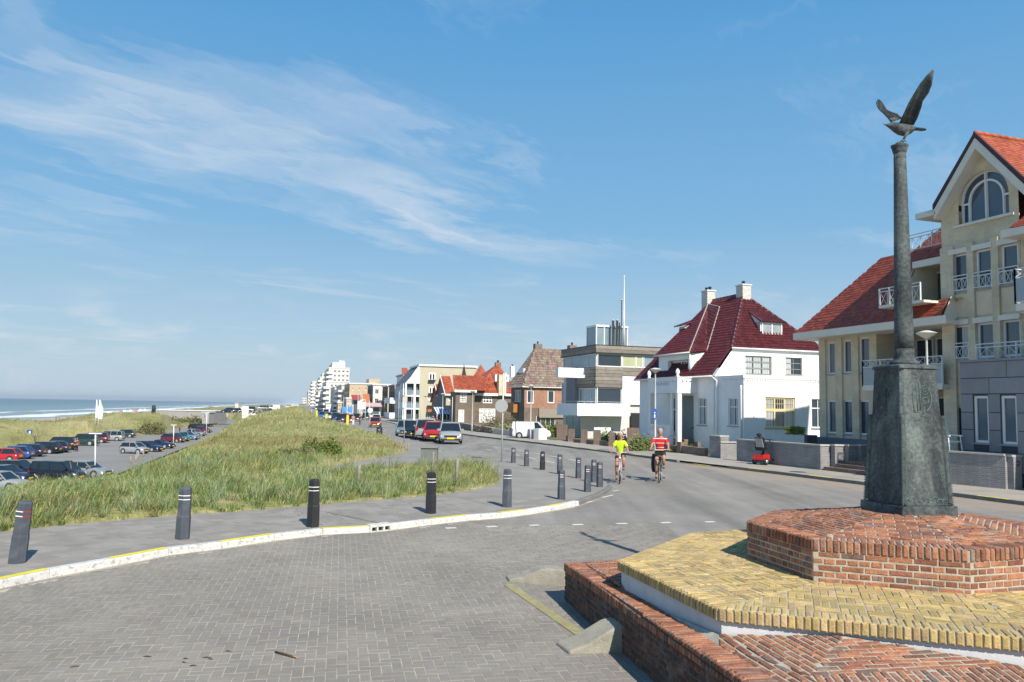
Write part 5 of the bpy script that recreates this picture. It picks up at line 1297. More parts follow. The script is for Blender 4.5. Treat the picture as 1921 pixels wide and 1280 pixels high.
# worn lettering on the porch parapet
def lettering(par, text, fr, s_, t_, z_, size, m, ang):
    cu = bpy.data.curves.new('lettering', 'FONT'); cu.body = text; cu.size = size; cu.extrude = .006
    tmp = bpy.data.objects.new('tmp', cu); COL.objects.link(tmp); dg = bpy.context.evaluated_depsgraph_get(); me = bpy.data.meshes.new_from_object(tmp.evaluated_get(dg)); bpy.data.objects.remove(tmp)
    me.materials.clear(); me.materials.append(m); o = bpy.data.objects.new('lettering', me); COL.objects.link(o)
    o.matrix_world = Matrix.Translation(fr.w(s_, t_, z_)) @ Matrix.Rotation(ang, 4, 'Z') @ Matrix.Rotation(math.pi/2, 4, 'X')
    if par: mw = o.matrix_world.copy(); o.parent = par; o.matrix_parent_inverse = par.matrix_basis.inverted() if par.type == 'EMPTY' else Matrix(); o.matrix_basis = mw
    return o
lettering(vil, 'ANNA KINDEREN', F, ps1-.75, pT-.004, zp0+.42, .24, mat('worn_lettering', (.45, .47, .5), .8), math.radians(19-90))
0 and print('villa', s0, s1, s2, 'z', zc, zE, zU, zr, 'tU', tU0, tU1, tm)

# ============ beige apartment house on the right
F = F19
M_bbrick = brickmat('beige_brick', (.64, .54, .37), (.57, .48, .32), (.6, .53, .4))
M_bpanel = mat('beige_render_panel', (.63, .54, .39), .85, .06, 1.5, stain=((.42, .36, .27), 1.1, .4))
M_fas = mat('fascia_board', (.68, .64, .55), .6, .05, 2)
apt = thing('apartment_building', 'beige brick apartment house with red tiled roof, tall gable and arched window', 'apartment building', F.w(28, 27, 0))
TA = 27.0; TT = 26.7                                  # left wing plane, tower plane
sL = F.S(1540, 700, TA)[0]; sT = F.S(1770, 600, TT)[0]
zEv = F.S(1500, 636, TA-1.1)[1]+.03
wins = []
M_lgl = mat('window_glass_blue', (.045, .07, .095), .05, .2, .6, spec=1.0)
for x0, x1, y0, y1 in ((1553, 1569.5, 642, 702), (1582, 1600.5, 638, 700), (1612.5, 1631.5, 633, 699), (1552.5, 1569, 751, 813), (1581, 1600, 751, 814), (1611, 1631, 751, 816)):
    wins.append(pxr(F, 't', TA, x0, x1, y0, y1))
sLog = F.S(1647, 700, TA)[0]
zsl = F.S(1650, 727, TA)[1]
b = MB(F).use(M_bpanel); wall(b, F, 't', TA, sLog, sL, .3, zEv, wins, depth=.12); b.box(sL-.02, sL, TA+.01, TA+3, .3, zEv); b.build('wall', None, apt)
for w_ in wins:
    mid_ = (w_[2]+w_[3])/2; window(apt, F, 't', TA, *w_, gm=M_lgl, depth=.11, fw=.07)
# pilasters between the windows
pil = [F.S(x, 700, TA)[0] for x in (1545, 1575.5, 1606.5, 1641)]
for p in pil: b = MB(F).use(M_bbrick); b.box(p-.22, p+.22, TA-.09, TA, .3, zEv); b.build('pilaster', None, apt)
b = MB(F).use(mat('blue_grey_plinth', (.12, .14, .18), .7)); b.box(sLog, sL+.1, TA-.3, TA-.15, .3, F.S(1580, 822, TA)[1]); b.build('plinth', None, apt)
# recessed loggias between wing and tower
b = MB(F).use(M_bpanel); b.box(sT, sLog, TA+1.9, TA+2.0, .3, zEv); b.box(sT, sLog, TA-.0, TA+1.9, zsl-.16, zsl+.02); b.box(sLog, sLog+.14, TA+.01, TA+2, .3, zEv); b.build('loggia', None, apt)
M_dgl = mat('door_glass', (.03, .045, .06), .05, .2, .6, spec=1.0)
for zb0, zb1 in ((.4, zsl-.4), (zsl+.05, zEv-.25)):
    for k in range(3):
        a0 = sT+.3+(sLog-sT-.5)*k/3; window(apt, F, 't', TA+1.75, a0, a0+(sLog-sT-.5)/3-.15, zb0, zb1, gm=M_dgl, depth=.13, sill=False, name='balcony_door', fm=M_whitep)
M_rail = mat('white_railing', (.62, .63, .63), .45, .04, 2)
def railing(par, fr, s0, s1, t, z0, z1, ax='s', panel=None, n=None, name='railing'):
    """white rails with crossed bars in a frieze, optional glass below"""
    b = MB(fr).use(M_rail)
    P = (lambda u, z: (u, t, z)) if ax == 's' else (lambda u, z: (t, u, z))
    zf = z1-.32 if panel else z0
    for z in ((z1, z1-.30, z0) if panel else (z1, z1-.13, z0)): b.bar(P(s0, z), P(s1, z), .036)
    zt_ = z1-.30 if panel else z1-.13; 
    hi, lo_ = (z1, z1-.30) if panel else (z1-.13, z0)
    n = n or max(1, int(abs(s1-s0)/.42))
    for i in range(n+1):
        u = s0+(s1-s0)*i/n; b.bar(P(u, lo_), P(u, hi), .022)
        if i < n: u2 = s0+(s1-s0)*(i+1)/n; b.bar(P(u+.02, lo_), P(u2-.02, hi), .014); b.bar(P(u+.02, hi), P(u2-.02, lo_), .013)
    for i in range(int(abs(s1-s0)/1.6)+2):
        u = s0+(s1-s0)*min(1, i*1.6/abs(s1-s0)); b.bar(P(u, z0-.05), P(u, z1), .05)
    o = b.build(name, None, par)
    if panel: g = MB(fr).use(panel); g.slab([fr.w(*P(s0, z0)), fr.w(*P(s1, z0)), fr.w(*P(s1, z1-.33)), fr.w(*P(s0, z1-.33))], (0, .01, 0)) if False else g.add([P(s0, z0), P(s1, z0), P(s1, z1-.33), P(s0, z1-.33)], [(0, 1, 2, 3)]); g.build('glass_panel', None, o)
    return o
M_pan = mat('frosted_panel', (.28, .32, .34), .15, .1, 1, spec=.8)
tb = TA-.75; zb_r = F.S(1700, 672, tb)[1]; b0 = F.S(1768, 700, tb)[0]; b1 = F.S(1618, 700, tb)[0]
b = MB(F).use(M_fas); b.box(b0, b1, tb-.02, TA, zb_r-1.32, zb_r-1.12); b.build('balcony_slab', None, apt)
railing(apt, F, b0, b1, tb, zb_r-1.1, zb_r, panel=M_pan)
railing(apt, F, tb, TA, b1, zb_r-1.1, zb_r, ax='t', panel=M_pan)
# eaves
te = TA-1.1; zF = zEv+.0
sE0, sE1 = F.S(1776, 600, te)[0], F.S(1490, 632, te)[0]
zF1 = F.S(1500, 636, te)[1]; 
b = MB(F).use(M_fas); b.box(sE0, sE1, te-.04, te, zF1-.02, zF1+.30); b.box(sE0, sE1, te, TA+.4, zF1-.03, zF1+.02); b.box(sE1, sE1+.04, te-.04, TA+.8, zF1-.02, zF1+.30); b.box(sE0, sL, te, TA+4, zF1+.02, zF1+.12); b.build('eaves', None, apt)
zroof = zF1+.31
SLP = math.tan(math.radians(60))
def rt(z): return te+(z-zroof)/SLP
Pn = F.w(0, te, zroof); Nn = (F.w(1, 0, 0)-F.w(0, 0, 0)).cross(F.w(0, 1, SLP)-F.w(0, 0, 0)).normalized()
def onroof(px, py): p = onpl(px, py, Pn, Nn); s_, t_ = F.st(p.x, p.y); return (s_, t_, p.z)
q1 = onroof(1655, 480); q2 = onroof(1770, 463); zT1 = (q1[2]+q2[2])/2
r4 = [F.w(sE0, te, zroof), F.w(sE1, te, zroof), F.w(q1[0], rt(zT1), zT1), F.w(sT-1, rt(zT1), zT1)]
# opening for the roof balcony
ob = onroof(1712, 562); ot = onroof(1712, 500); zo0, zo1 = onroof(1740, 566)[2], onroof(1740, 497)[2]; so = onroof(1706, 530)[0]
mb = MB(F).use(und.mats[0])
def rq(s0, z0, s1, z1, sb=None): return [F.w(s0, rt(z0), z0), F.w(s1, rt(z0), z0), F.w(sb if sb is not None else s1, rt(z1), z1), F.w(s0, rt(z1), z1)]
def hipS(z): return sE1+(q1[0]-sE1)*(z-zroof)/(zT1-zroof)
parts = [rq(sE0+.25, zroof, sE1, zo0, hipS(zo0)), rq(so, zo0, hipS(zo0), zo1, hipS(zo1)), rq(sT-1, zo1, hipS(zo1), zT1, q1[0])]
rfa = None
mb = MB().use(und.mats[0])
for p in parts: mb.add([v-V3(0, 0, .04) for v in p], [(0, 1, 2, 3)])
hipend = [F.w(sE1, te, zroof), F.w(sL, te+4, zroof), F.w(q1[0], rt(zT1)+1, zT1)]
mb.add(hipend, [(0, 1, 2)]); mb.add([F.w(sT-1, rt(zT1), zT1), F.w(q1[0], rt(zT1), zT1), F.w(q1[0], rt(zT1)+2.5, zT1), F.w(sT-1, rt(zT1)+2.5, zT1)], [(0, 1, 2, 3)])
rfa = mb.build('roof', None, apt)
for i, p in enumerate(parts): tiles(p, F.w(1, 0, 0), .2, .14, M_tile_red, rfa, limit=95, lift=.03, roll=0)
# roof balcony recess
b = MB(F).use(M_bpanel); b.box(sT-.5, so+.02, rt(zo1)+1.2, rt(zo1)+1.3, zo0-.1, zo1+.6); b.add([(sT-1, rt(zo0), zo0), (so, rt(zo0), zo0), (so, rt(zo1)+1.3, zo0), (sT-1, rt(zo1)+1.3, zo0)], [(0, 1, 2, 3)]); b.add([(so, rt(zo0), zo0), (so, rt(zo1), zo1), (so, rt(zo1)+1.3, zo1), (so, rt(zo1)+1.3, zo0)], [(0, 1, 2, 3)]); b.add([(sT-1, rt(zo1), zo1), (so, rt(zo1), zo1), (so, rt(zo1)+1.3, zo1), (sT-1, rt(zo1)+1.3, zo1)], [(0, 1, 2, 3)]); b.build('roof_loggia', None, apt)
for k in range(2): window(apt, F, 't', rt(zo1)+1.05, sT+.2+k*1.3, sT+1.35+k*1.3, zo0+.1, zo1-.15, gm=M_dgl, depth=.14, sill=False, name='balcony_door')
b = MB(F).use(M_fas); b.box(sT-.5, so+.1, rt(zo1)-.12, rt(zo1)+.05, zo1-.06, zo1+.22)
# white triangular cheek boards beside the roof balcony
zrl = F.S(1700, 548, rt(zo0)-.55)[1]; tr_ = rt(zo0)-.75; sr_a, sr_b = F.S(1650, 560, tr_)[0], sT
b.build('roof_fascia', None, apt)
cheek_s = F.S(1690, 540, tr_)[0]
b = MB(F).use(M_fas); b.slab([F.w(so+.9, rt(zo0)-.2, zo0), F.w(so-.0, rt(zo1)-.1, zo1), F.w(so-.0, rt(zo1)+.6, zo1), F.w(so-.0, rt(zo0)+.9, zo0)], F.w(.0, -.06, 0)) if False else b.add([(so+.05, rt(zo0)-.5, zo0+.0), (so+.05, rt(zo1)+.1, zo1+.15), (so+.05, rt(zo1)+.5, zo1+.15), (so+.05, rt(zo0)+.6, zo0)], [(0, 1, 2, 3)])
b.add([(sE0+.2, te, zroof-.1), (sE0+.2, rt(zo0)+.1, zo0+.12), (sE0+.2, rt(zo0)+.6, zo0-.3), (sE0+.2, te+.6, zroof-.3)], [(0, 1, 2, 3)])
zsl2 = F.S(1700, 572, tr_)[1]
b.box(sT-.2, sr_a, tr_-.05, rt(zo0)+.3, zsl2-.0, zsl2+.1); b.build('roof_balcony_floor', None, apt)
railing(apt, F, sT, sr_a, tr_, zsl2+.1, zsl2+.1+.72); 
# roof terrace railing and upper roof
zr2 = F.S(1730, 452, rt(zT1)+.15)[1]
railing(apt, F, sT, F.S(1682, 465, rt(zT1)+.15)[0], rt(zT1)+.15, zT1+.1, zT1+.75)
up0 = (rt(zT1)+1.6); pu = [F.w(sT-2, up0, zT1+.2), F.w(F.S(1700, 470, up0)[0], up0, zT1+.2), F.w(sT+.2, up0+2.6, zT1+.2+2.6*SLP*.9), F.w(sT-2, up0+2.6, zT1+.2+2.6*SLP*.9)]
mb = MB().use(und.mats[0]); mb.add([v-V3(0, 0, .04) for v in pu], [(0, 1, 2, 3)]); mb.build('upper_roof', None, apt); tiles(pu, F.w(1, 0, 0), .2, .14, M_tile_red, apt, lift=.03, roll=0)
# ---- tower
ga = F.S(1830, 254, TT-.45); zA_ = ga[1]; sA = ga[0]
gl = F.S(1757, 383, TT-.45); zLo = gl[1]; half = gl[0]-sA
sT0, sT1 = sA-half+.55, sT
zW = zLo+.1
rowA = [pxr(F, 't', TT, 1787.5, 1815.5, 478, 549), pxr(F, 't', TT, 1830.5, 1861, 467, 541), pxr(F, 't', TT, 1877, 1911, 456, 531)]
rowB = [pxr(F, 't', TT, 1788.5, 1818, 611, 686), pxr(F, 't', TT, 1833, 1864.5, 605, 668), pxr(F, 't', TT, 1880.5, 1914.5, 599, 660)]
def level(rows):
    z0 = sum(r[2] for r in rows)/len(rows); z1 = sum(r[3] for r in rows)/len(rows); w_ = sum(r[1]-r[0] for r in rows)/len(rows)
    return [((r[0]+r[1])/2-w_/2, (r[0]+r[1])/2+w_/2, z0, z1) for r in rows]
rowA, rowB = level(rowA), level(rowB)
rowC = [(r[0], r[1], .5, 2.9) for r in rowB[:1]]
sEnd = sA-half-6
extra = [(rowA[2][0]-(rowA[1][0]-rowA[2][0])*-1 if False else r[0]-(rowA[0][0]-rowA[1][0])*3, 0, 0, 0) for r in rowA[:0]]
arch = pxr(F, 't', TT, 1799, 1893.5, 330, 420)
a_l, a_r = F.S(1799, 421, TT), F.S(1893.5, 400, TT); zab = (a_l[1]+a_r[1])/2; sac = (a_l[0]+a_r[0])/2; arad = abs(a_l[0]-a_r[0])/2; zat = F.S(1845, 320, TT)[1]
b = MB(F).use(M_bbrick)
zAr0 = zab-.25
wall(b, F, 't', TT, sT0, sT1, .3, zAr0, rowA+rowB+rowC, depth=.15)
# gable with an arched opening
N_ = 18; zsp = zat-arad
ring_ = [(sac+arad*math.cos(math.pi*i/N_), zsp+(zat-zsp)*math.sin(math.pi*i/N_)) for i in range(N_+1)]
top_ = zA_-.35; 
def gz(s_): return top_-(top_-zLo)*abs(s_-sA)/half
# left of arch
b.add([(sT1, TT, zAr0), (sac+arad, TT, zAr0), (sac+arad, TT, zsp), (sac+arad, TT, gz(sac+arad)), (sT1, TT, gz(sT1))], [(0, 1, 2, 3, 4)])
b.add([(sac-arad, TT, zAr0), (sT0, TT, zAr0), (sT0, TT, gz(sT0)), (sac-arad, TT, gz(sac-arad)), (sac-arad, TT, zsp)], [(0, 1, 2, 3, 4)])
b.add([(sac-arad, TT, zAr0), (sac+arad, TT, zAr0), (sac+arad, TT, zab), (sac-arad, TT, zab)], [(0, 1, 2, 3)])
for i in range(N_):
    (x0, z0), (x1, z1) = ring_[i], ring_[i+1]
    if (x0-sA)*(x1-sA) < 0: b.add([(x0, TT, z0), (x1, TT, z1), (x1, TT, gz(x1)), (sA, TT, top_), (x0, TT, gz(x0))], [(0, 1, 2, 3, 4)])
    else: b.add([(x0, TT, z0), (x1, TT, z1), (x1, TT, gz(x1)), (x0, TT, gz(x0))], [(0, 1, 2, 3)])
    b.add([(x0, TT, z0), (x1, TT, z1), (x1, TT+.25, z1), (x0, TT+.25, z0)], [(0, 1, 2, 3)])
b.box(sT1-.02, sT1, TT+.01, TT+8, .3, gz(sT1)-.1); b.build('tower_wall', None, apt)
# wall carrying on to the right, out of frame
b = MB(F).use(M_bbrick); b.box(sEnd, sT0-.01, TT, TT+.3, .3, F.S(1905, 428, TT-.5)[1]); b.build('wall', None, apt)
for r in rowA: window(apt, F, 't', TT, *r, gm=M_lgl, depth=.13, fw=.08)
for r in rowB+rowC: window(apt, F, 't', TT, *r, gm=M_lgl, depth=.13, fw=.08, curtain=[(.1, .55)] if r is rowB[0] else None)
# shutter boxes, small railings, recessed panels
for r in rowA+rowB:
    b = MB(F).use(M_fas); b.box(r[0]-.08, r[1]+.08, TT-.12, TT+.1, r[3], r[3]+.2); b.build('shutter_box', None, apt)
for r in rowA+[rowB[0]]: railing(apt, F, r[0]-.05, r[1]+.05, TT-.08, r[2]+.05, r[2]+.62, n=3)
rl = F.S(1834, 668, TT-.9); railing(apt, F, rl[0], sEnd+2, TT-.95, rl[1]-.18, rl[1]+.42)
ps_ = [sT1-.3]+[(rowA[i][0]+rowA[i+1][1])/2 for i in range(2)]+[rowA[2][0]-.55]
for i, p in enumerate(ps_): b = MB(F).use(M_bbrick); w_ = .3 if i == 0 else max(.15, (rowA[0][0]-rowA[1][1])/2-.12); b.box(p-w_, p+w_, TT-.10, TT, .3, rowA[0][3]+.35); b.build('pilaster', None, apt)
for i in range(3): b = MB(F).use(M_bpanel); b.box(rowA[i][0], rowA[i][1], TT-.02, TT, rowB[i][3]+.3, rowA[i][2]-.12); b.build('spandrel_panel', None, apt)
# arched window
fr_ = MB(F).use(M_whitep); g = MB(F).use(M_lgl); tw_ = TT+.2
g.add([(sac-arad, tw_+.03, zab), (sac+arad, tw_+.03, zab)]+[(x, tw_+.03, z) for x, z in ring_], [tuple(range(N_+3))])
fr_.bar((sac-arad, tw_, zab), (sac+arad, tw_, zab), .1); fr_.bar((sac+arad-.03, tw_, zab), (sac+arad-.03, tw_, zsp), .08); fr_.bar((sac-arad+.03, tw_, zab), (sac-arad+.03, tw_, zsp), .08); fr_.bar((sac, tw_, zab), (sac, tw_, zat), .09)
for i in range(N_): (x0, z0), (x1, z1) = ring_[i], ring_[i+1]; fr_.bar((x0, tw_, z0), (x1, tw_, z1), .09)
k = .68
for i in range(N_): (x0, z0), (x1, z1) = ring_[i], ring_[i+1]; fr_.bar((sac+(x0-sac)*k, tw_, zsp+(z0-zsp)*k), (sac+(x1-sac)*k, tw_, zsp+(z1-zsp)*k), .08)
for sg in (1, -1): fr_.bar((sac+sg*arad*k, tw_, zab), (sac+sg*arad*k, tw_, zsp), .08); fr_.bar((sac+sg*arad*k, tw_, zsp), (sac+sg*arad, tw_, zsp), .07)
aw = fr_.build('arched_window', None, apt); g.build('pane', None, aw)
b = MB(F).use(M_fas); b.box(sac-arad-.2, sac+arad+.2, TT-.1, TT+.25, zab-.12, zab-.03); b.build('sill', None, aw)
# gable boards and tower roof
tf = TT-.48; gzz = lambda s_: zA_-(zA_-zLo)*abs(s_-sA)/half
Rf = F.w(sA, tf, zA_+.06); Rb = F.w(sA, tf+12, zA_+.06); Lf = F.w(sA+half+.1, tf, zLo-.05); Lb = F.w(sA+half+.1, tf+12, zLo-.05); Nf = F.w(sA-half-.1, tf, zLo-.05); Nb = F.w(sA-half-.1, tf+12, zLo-.05)
mb = MB().use(und.mats[0]); dn = V3(0, 0, -.05)
mb.slab([Rf+dn, Rb+dn, Lb+dn, Lf+dn], (0, 0, -.06)); mb.slab([Rf+dn, Nf+dn, Nb+dn, Rb+dn], (0, 0, -.06)); rt_ = mb.build('tower_roof', None, apt)
tiles([Nf, Nb, Rb, Rf], F.w(0, 1, 0), .2, .14, M_tile_orange, rt_, limit=60, lift=.03, roll=0)
tiles([Lf, Lb, Rb, Rf], F.w(0, 1, 0), .2, .14, M_tile_red, rt_, lift=.03, roll=0)
ridge(Rf+V3(0, 0, .03), Rb+V3(0, 0, .03), M_tile_orange, rt_)
M_dt = mat('dark_verge_tile', (.06, .025, .03), .6, .2, 5)
b = MB(F).use(M_fas)
for sg in (1, -1):
    o2 = sA+sg*(half+.1)
    b.slab([F.w(sA, tf-.02, zA_-.10), F.w(o2, tf-.02, zLo-.22), F.w(o2, tf-.02, zLo-.62), F.w(sA, tf-.02, zA_-.52)], (F.w(0, .5, 0)-F.w(0, 0, 0)) if False else (F.w(0, .08, 0)-F.w(0, 0, 0)))
    b.slab([F.w(sA, tf+.06, zA_-.50), F.w(o2, tf+.06, zLo-.60), F.w(o2, TT, zLo-.60), F.w(sA, TT, zA_-.50)], (0, 0, .02))
b.build('barge_board', None, rt_)
b = MB(F).use(M_dt)
for sg in (1, -1):
    o2 = sA+sg*(half+.14); b.slab([F.w(sA, tf-.04, zA_+.12), F.w(o2, tf-.04, zLo+.0), F.w(o2, tf-.04, zLo-.2), F.w(sA, tf-.04, zA_-.09)], (F.w(0, .1, 0)-F.w(0, 0, 0)))
b.build('verge_tiles', None, rt_)
# eaves stubs left of the tower and at the right
ze2 = F.S(1745, 402, TT-.2)[1]
b = MB(F).use(M_fas); b.box(sT1-.1, sT1+1.0, TT-.3, TT+1.6, ze2-.1, ze2+.14); b.box(sT1-.2, sT1+.35, TT-.5, TT+.9, zLo-.42, zLo-.3); b.build('eaves_stub', None, apt)
ze3 = F.S(1900, 436, TT-1.0)[1]; sx = F.S(1877, 436, TT-1.0)[0]
b = MB(F).use(M_fas); b.box(sEnd, sx, TT-1.0, TT, ze3-.12, ze3+.16); b.build('eaves', None, apt)
q = [F.w(sEnd, TT-1.0, ze3+.18), F.w(sx-.35, TT-1.0, ze3+.18), F.w(sx-2.6, TT+2.2, ze3+3.4), F.w(sEnd, TT+2.2, ze3+3.4)]
mb = MB().use(und.mats[0]); mb.add([v-V3(0, 0, .04) for v in q], [(0, 1, 2, 3)]); mb.build('roof', None, apt); tiles(q, F.w(1, 0, 0), .2, .14, M_tile_red, apt, lift=.03, roll=0)
# balcony at the frame edge
bb = F.S(1903, 505, TT-1.5); sbb = bb[0]; zbb = F.S(1903, 568, TT-1.5)[1]
b = MB(F).use(M_fas); b.box(sEnd, sbb, TT-1.5, TT, zbb-.3, zbb-.05); b.build('balcony_slab', None, apt)
railing(apt, F, sbb, sEnd, TT-1.5, zbb, bb[1], panel=M_pan); railing(apt, F, TT-1.5, TT, sbb, zbb, bb[1], ax='t', panel=M_pan)
# grey stone ground-floor front
TG = TT-1.35; M_stone = mat('blue_grey_stone', (.24, .24, .25), .8, .08, 2, bump=.2, bscale=30, tint=True); M_joint = mat('stone_joint', (.06, .065, .08), .9)
sG = F.S(1803, 750, TG)[0]; zg1 = F.S(1860, 678, TG)[1]
gw = level([pxr(F, 't', TG, 1827, 1855, 744, 831), pxr(F, 't', TG, 1878, 1908.5, 741, 834)])
b = MB(F).use(M_joint); wall(b, F, 't', TG, sEnd, sG, .3, zg1, gw, depth=.14); b.box(sEnd, sG, TG+.3, TT, zg1-.05, zg1-.01); b.box(sG-.05, sG, TG+.01, TT, .3, zg1-.02); b.build('stone_front', None, apt); sf = apt.children[-1]
sf = [c for c in apt.children if c.name.startswith('stone_front')][0]
zz_ = [F.S(1812, y, TG)[1] for y in (682, 710.5, 739.5, 773.5, 805.5, 845, 880)]; zz_[0] = zg1
for r in range(6):
    z1_, z0_ = zz_[r], max(.3, zz_[r+1]); u = sG; k = 0
    brk = [sG]+[sG-1.9-1.7*i+(.7 if r % 2 else 0) for i in range(6)]
    if 2 <= r <= 4: brk = [sG, gw[0][1], gw[0][0], gw[1][1], gw[1][0], gw[1][0]-1.3, gw[1][0]-3, sEnd+.5]
    for i in range(len(brk)-1):
        a1_, a0_ = brk[i], brk[i+1]
        if 2 <= r <= 4 and i in (1, 3): continue
        if a0_ < sEnd or z1_-z0_ < .1: continue
        b = MB(F).use(M_stone); g_ = rnd(.88, 1.12); b.tint = (g_, g_, g_); b.box(a0_+.012, a1_-.012, TG-.03, TG, z0_+.014, z1_-.014); b.build('stone_panel', None, sf)
for r in gw: window(apt, F, 't', TG, *r, gm=M_lgl, depth=.12, fw=.09)
b = MB(F).use(mat('grey_coping', (.22, .23, .26), .6)); b.box(sEnd, sG+.05, TG-.08, TG+.3, zg1, zg1+.08); b.build('coping', None, apt)
print('q1', q1, q2); 0 and print('apt', sL, sT, zEv, zroof, 'zT1', zT1, 'tower', sA, zA_, zLo, half, 'arch', arad, zab, zat)
# ============ modern house with timber bands
TM = 31.0; mo_s = F.S(1118, 648, TM)[0]; sMf = F.S(1053, 672, TM)[0]; tMr = F.T(1243, 655, mo_s)[0]+1.5
M_tim = mat('grey_timber_cladding', (.24, .215, .19), .9, .2, 3, tint=True, bump=.4, bscale=14)
M_whb = mat('white_wall_brick', (.56, .54, .53), .85, .06, 2)
modn = thing('modern_house', 'modern white house with grey timber bands, long balcony and glass penthouse', 'house', F.w(mo_s, TM, -.3))
mz = lambda x, y: F.T(x, y, mo_s)[1]
zs = dict(top=mz(1118, 647.5), fas=mz(1118, 661), w3=mz(1118, 687), clb=mz(1118, 726.5), w2=mz(1118, 758), bal=mz(1118, 781))
b = MB(F).use(M_whb); b.box(mo_s+.3, sMf, TM+.3, tMr, -.4, zs['top']-.1); b.build('core', None, modn)
def board_band(par, s0, s1, t0, t1, z0, z1, n, ax):
    for i in range(n):
        za, zb2 = z0+(z1-z0)*i/n, z0+(z1-z0)*(i+1)/n; g = rnd(.75, 1.2); b = MB(F).use(M_tim); b.tint = (g, g*.98, g*.95); b.box(s0, s1, t0, t1, za+.012, zb2-.012); b.build('plank', None, par)
for (a0, a1, c0, c1, z0, z1, n) in ((mo_s-.02, mo_s+.3, TM, tMr, zs['fas'], zs['top'], 2), (mo_s+.3, sMf, TM-.02, TM+.28, zs['fas'], zs['top'], 2),
                                    (mo_s-.02, mo_s+.3, TM, F.T(1168, 700, mo_s)[0], zs['clb'], zs['w3'], 6), (mo_s-.02, mo_s+.3, F.T(1168, 700, mo_s)[0], F.T(1207, 700, mo_s)[0]+3, mz(1168, 705), zs['w3'], 2),
                                    (mo_s+.3, F.S(1082, 700, TM)[0], TM-.02, TM+.28, zs['clb'], zs['w3'], 6)):
    board_band(modn, a0, a1, c0, c1, z0, z1, n, 0)
b = MB(F).use(M_dark); b.box(mo_s-.06, sMf+.1, TM-.06, tMr, zs['fas']-.08, zs['fas']-.002); b.box(mo_s-.05, sMf+.05, TM-.05, tMr, zs['top']+.002, zs['top']+.06); b.build('roof_edge', None, modn)
def glaz(x0, x1, z0, z1, gm, ax='s', cols=1, nm='window'):
    if ax == 's': u0, u1 = F.T(x0, 700, mo_s)[0], F.T(x1, 700, mo_s)[0]; window(modn, F, 's', mo_s+.16, u0, u1, z0, z1, cols=cols, gm=gm, depth=.1, fw=.07, sill=False, name=nm)
    else: u0, u1 = sorted((F.S(x0, 700, TM)[0], F.S(x1, 700, TM)[0])); window(modn, F, 't', TM+.16, u0, u1, z0, z1, cols=cols, gm=gm, depth=.1, fw=.07, sill=False, name=nm)
M_skyg = mat('sky_glass', (.20, .27, .31), .08, .15, .8, spec=1.0); M_creamg = mat('cream_blind_glass', (.40, .42, .26), .3, .1, 1)
glaz(1119.5, 1168, zs['w3'], zs['fas']-.08, M_glass); glaz(1169, 1194, zs['w3'], zs['fas']-.08, M_creamg); glaz(1195, 1208, zs['w3'], zs['fas']-.08, M_creamg); glaz(1209, 1243, zs['w3'], zs['fas']-.08, M_skyg)
glaz(1119.5, 1168, zs['w2'], zs['clb']-.05, M_glass)
glaz(1053, 1117, zs['w3'], zs['fas']-.08, M_skyg, 't', 4); glaz(1083, 1117, zs['w2'], zs['clb']-.05, M_skyg, 't', 3); glaz(1051, 1063, zs['w2'], zs['clb']+.6, M_skyg, 't', 1)
b = MB(F).use(mat('grey_render_column', (.2, .2, .22), .8)); a0, a1 = F.S(1081, 730, TM)[0], F.S(1064, 730, TM)[0]; b.box(a0, a1, TM-.1, TM+.3, zs['bal'], zs['w3']+.1); b.build('column', None, modn)
b = MB(F).use(M_white); ta, tb_ = F.T(1168, 730, mo_s)[0], tMr; b.box(mo_s+.05, mo_s+.3, ta, tb_, zs['w2'], mz(1168, 705)-.02); b.build('wall', None, modn)
# long balcony wrapping the corner
TB = TM-1.9; sB = mo_s-1.6; zB0, zB1 = F.T(1083, 780, sB)[1], F.T(1083, 757, sB)[1]
tb0 = F.T(1083, 770, sB)[0]; tb1 = F.T(1182, 770, sB)[0]; sfb = F.S(1045, 768, tb0)[0]
b = MB(F).use(M_white); b.box(sB, sB+.14, tb0, tb1, zB0, zB1); b.box(sB+.14, sfb, tb0, tb0+.14, zB0, zB1); b.box(sB+.14, sfb, tb0+.14, TM+.3, zB0, zB0+.15); b.box(sB+.14, mo_s+.3, TM, tb1, zB0, zB0+.15); b.box(sB+.14, mo_s, tb1-.14, tb1, zB0, zB1); b.build('balcony', None, modn)
b = MB(F).use(M_steel); b.bar((sB+.07, tb0+.07, zB1+.18), (sB+.07, tb1, zB1+.18), .04); b.bar((sB+.07, tb0+.07, zB1+.18), (sfb, tb0+.07, zB1+.18), .04)
for i in range(9): b.bar((sB+.07, tb0+.07+(tb1-tb0-.1)*i/8, zB1), (sB+.07, tb0+.07+(tb1-tb0-.1)*i/8, zB1+.18), .03)
b.build('railing', None, modn)
zq0, zq1 = F.T(1057, 707, mo_s+1)[1], F.T(1057, 688.5, mo_s+1)[1]; tq = F.T(1057, 700, mo_s+1)[0]
b = MB(F).use(M_white); b.box(mo_s+2.2, F.S(1042, 697, tq)[0], tq, TM+.2, zq0, zq1); b.build('small_balcony', None, modn)
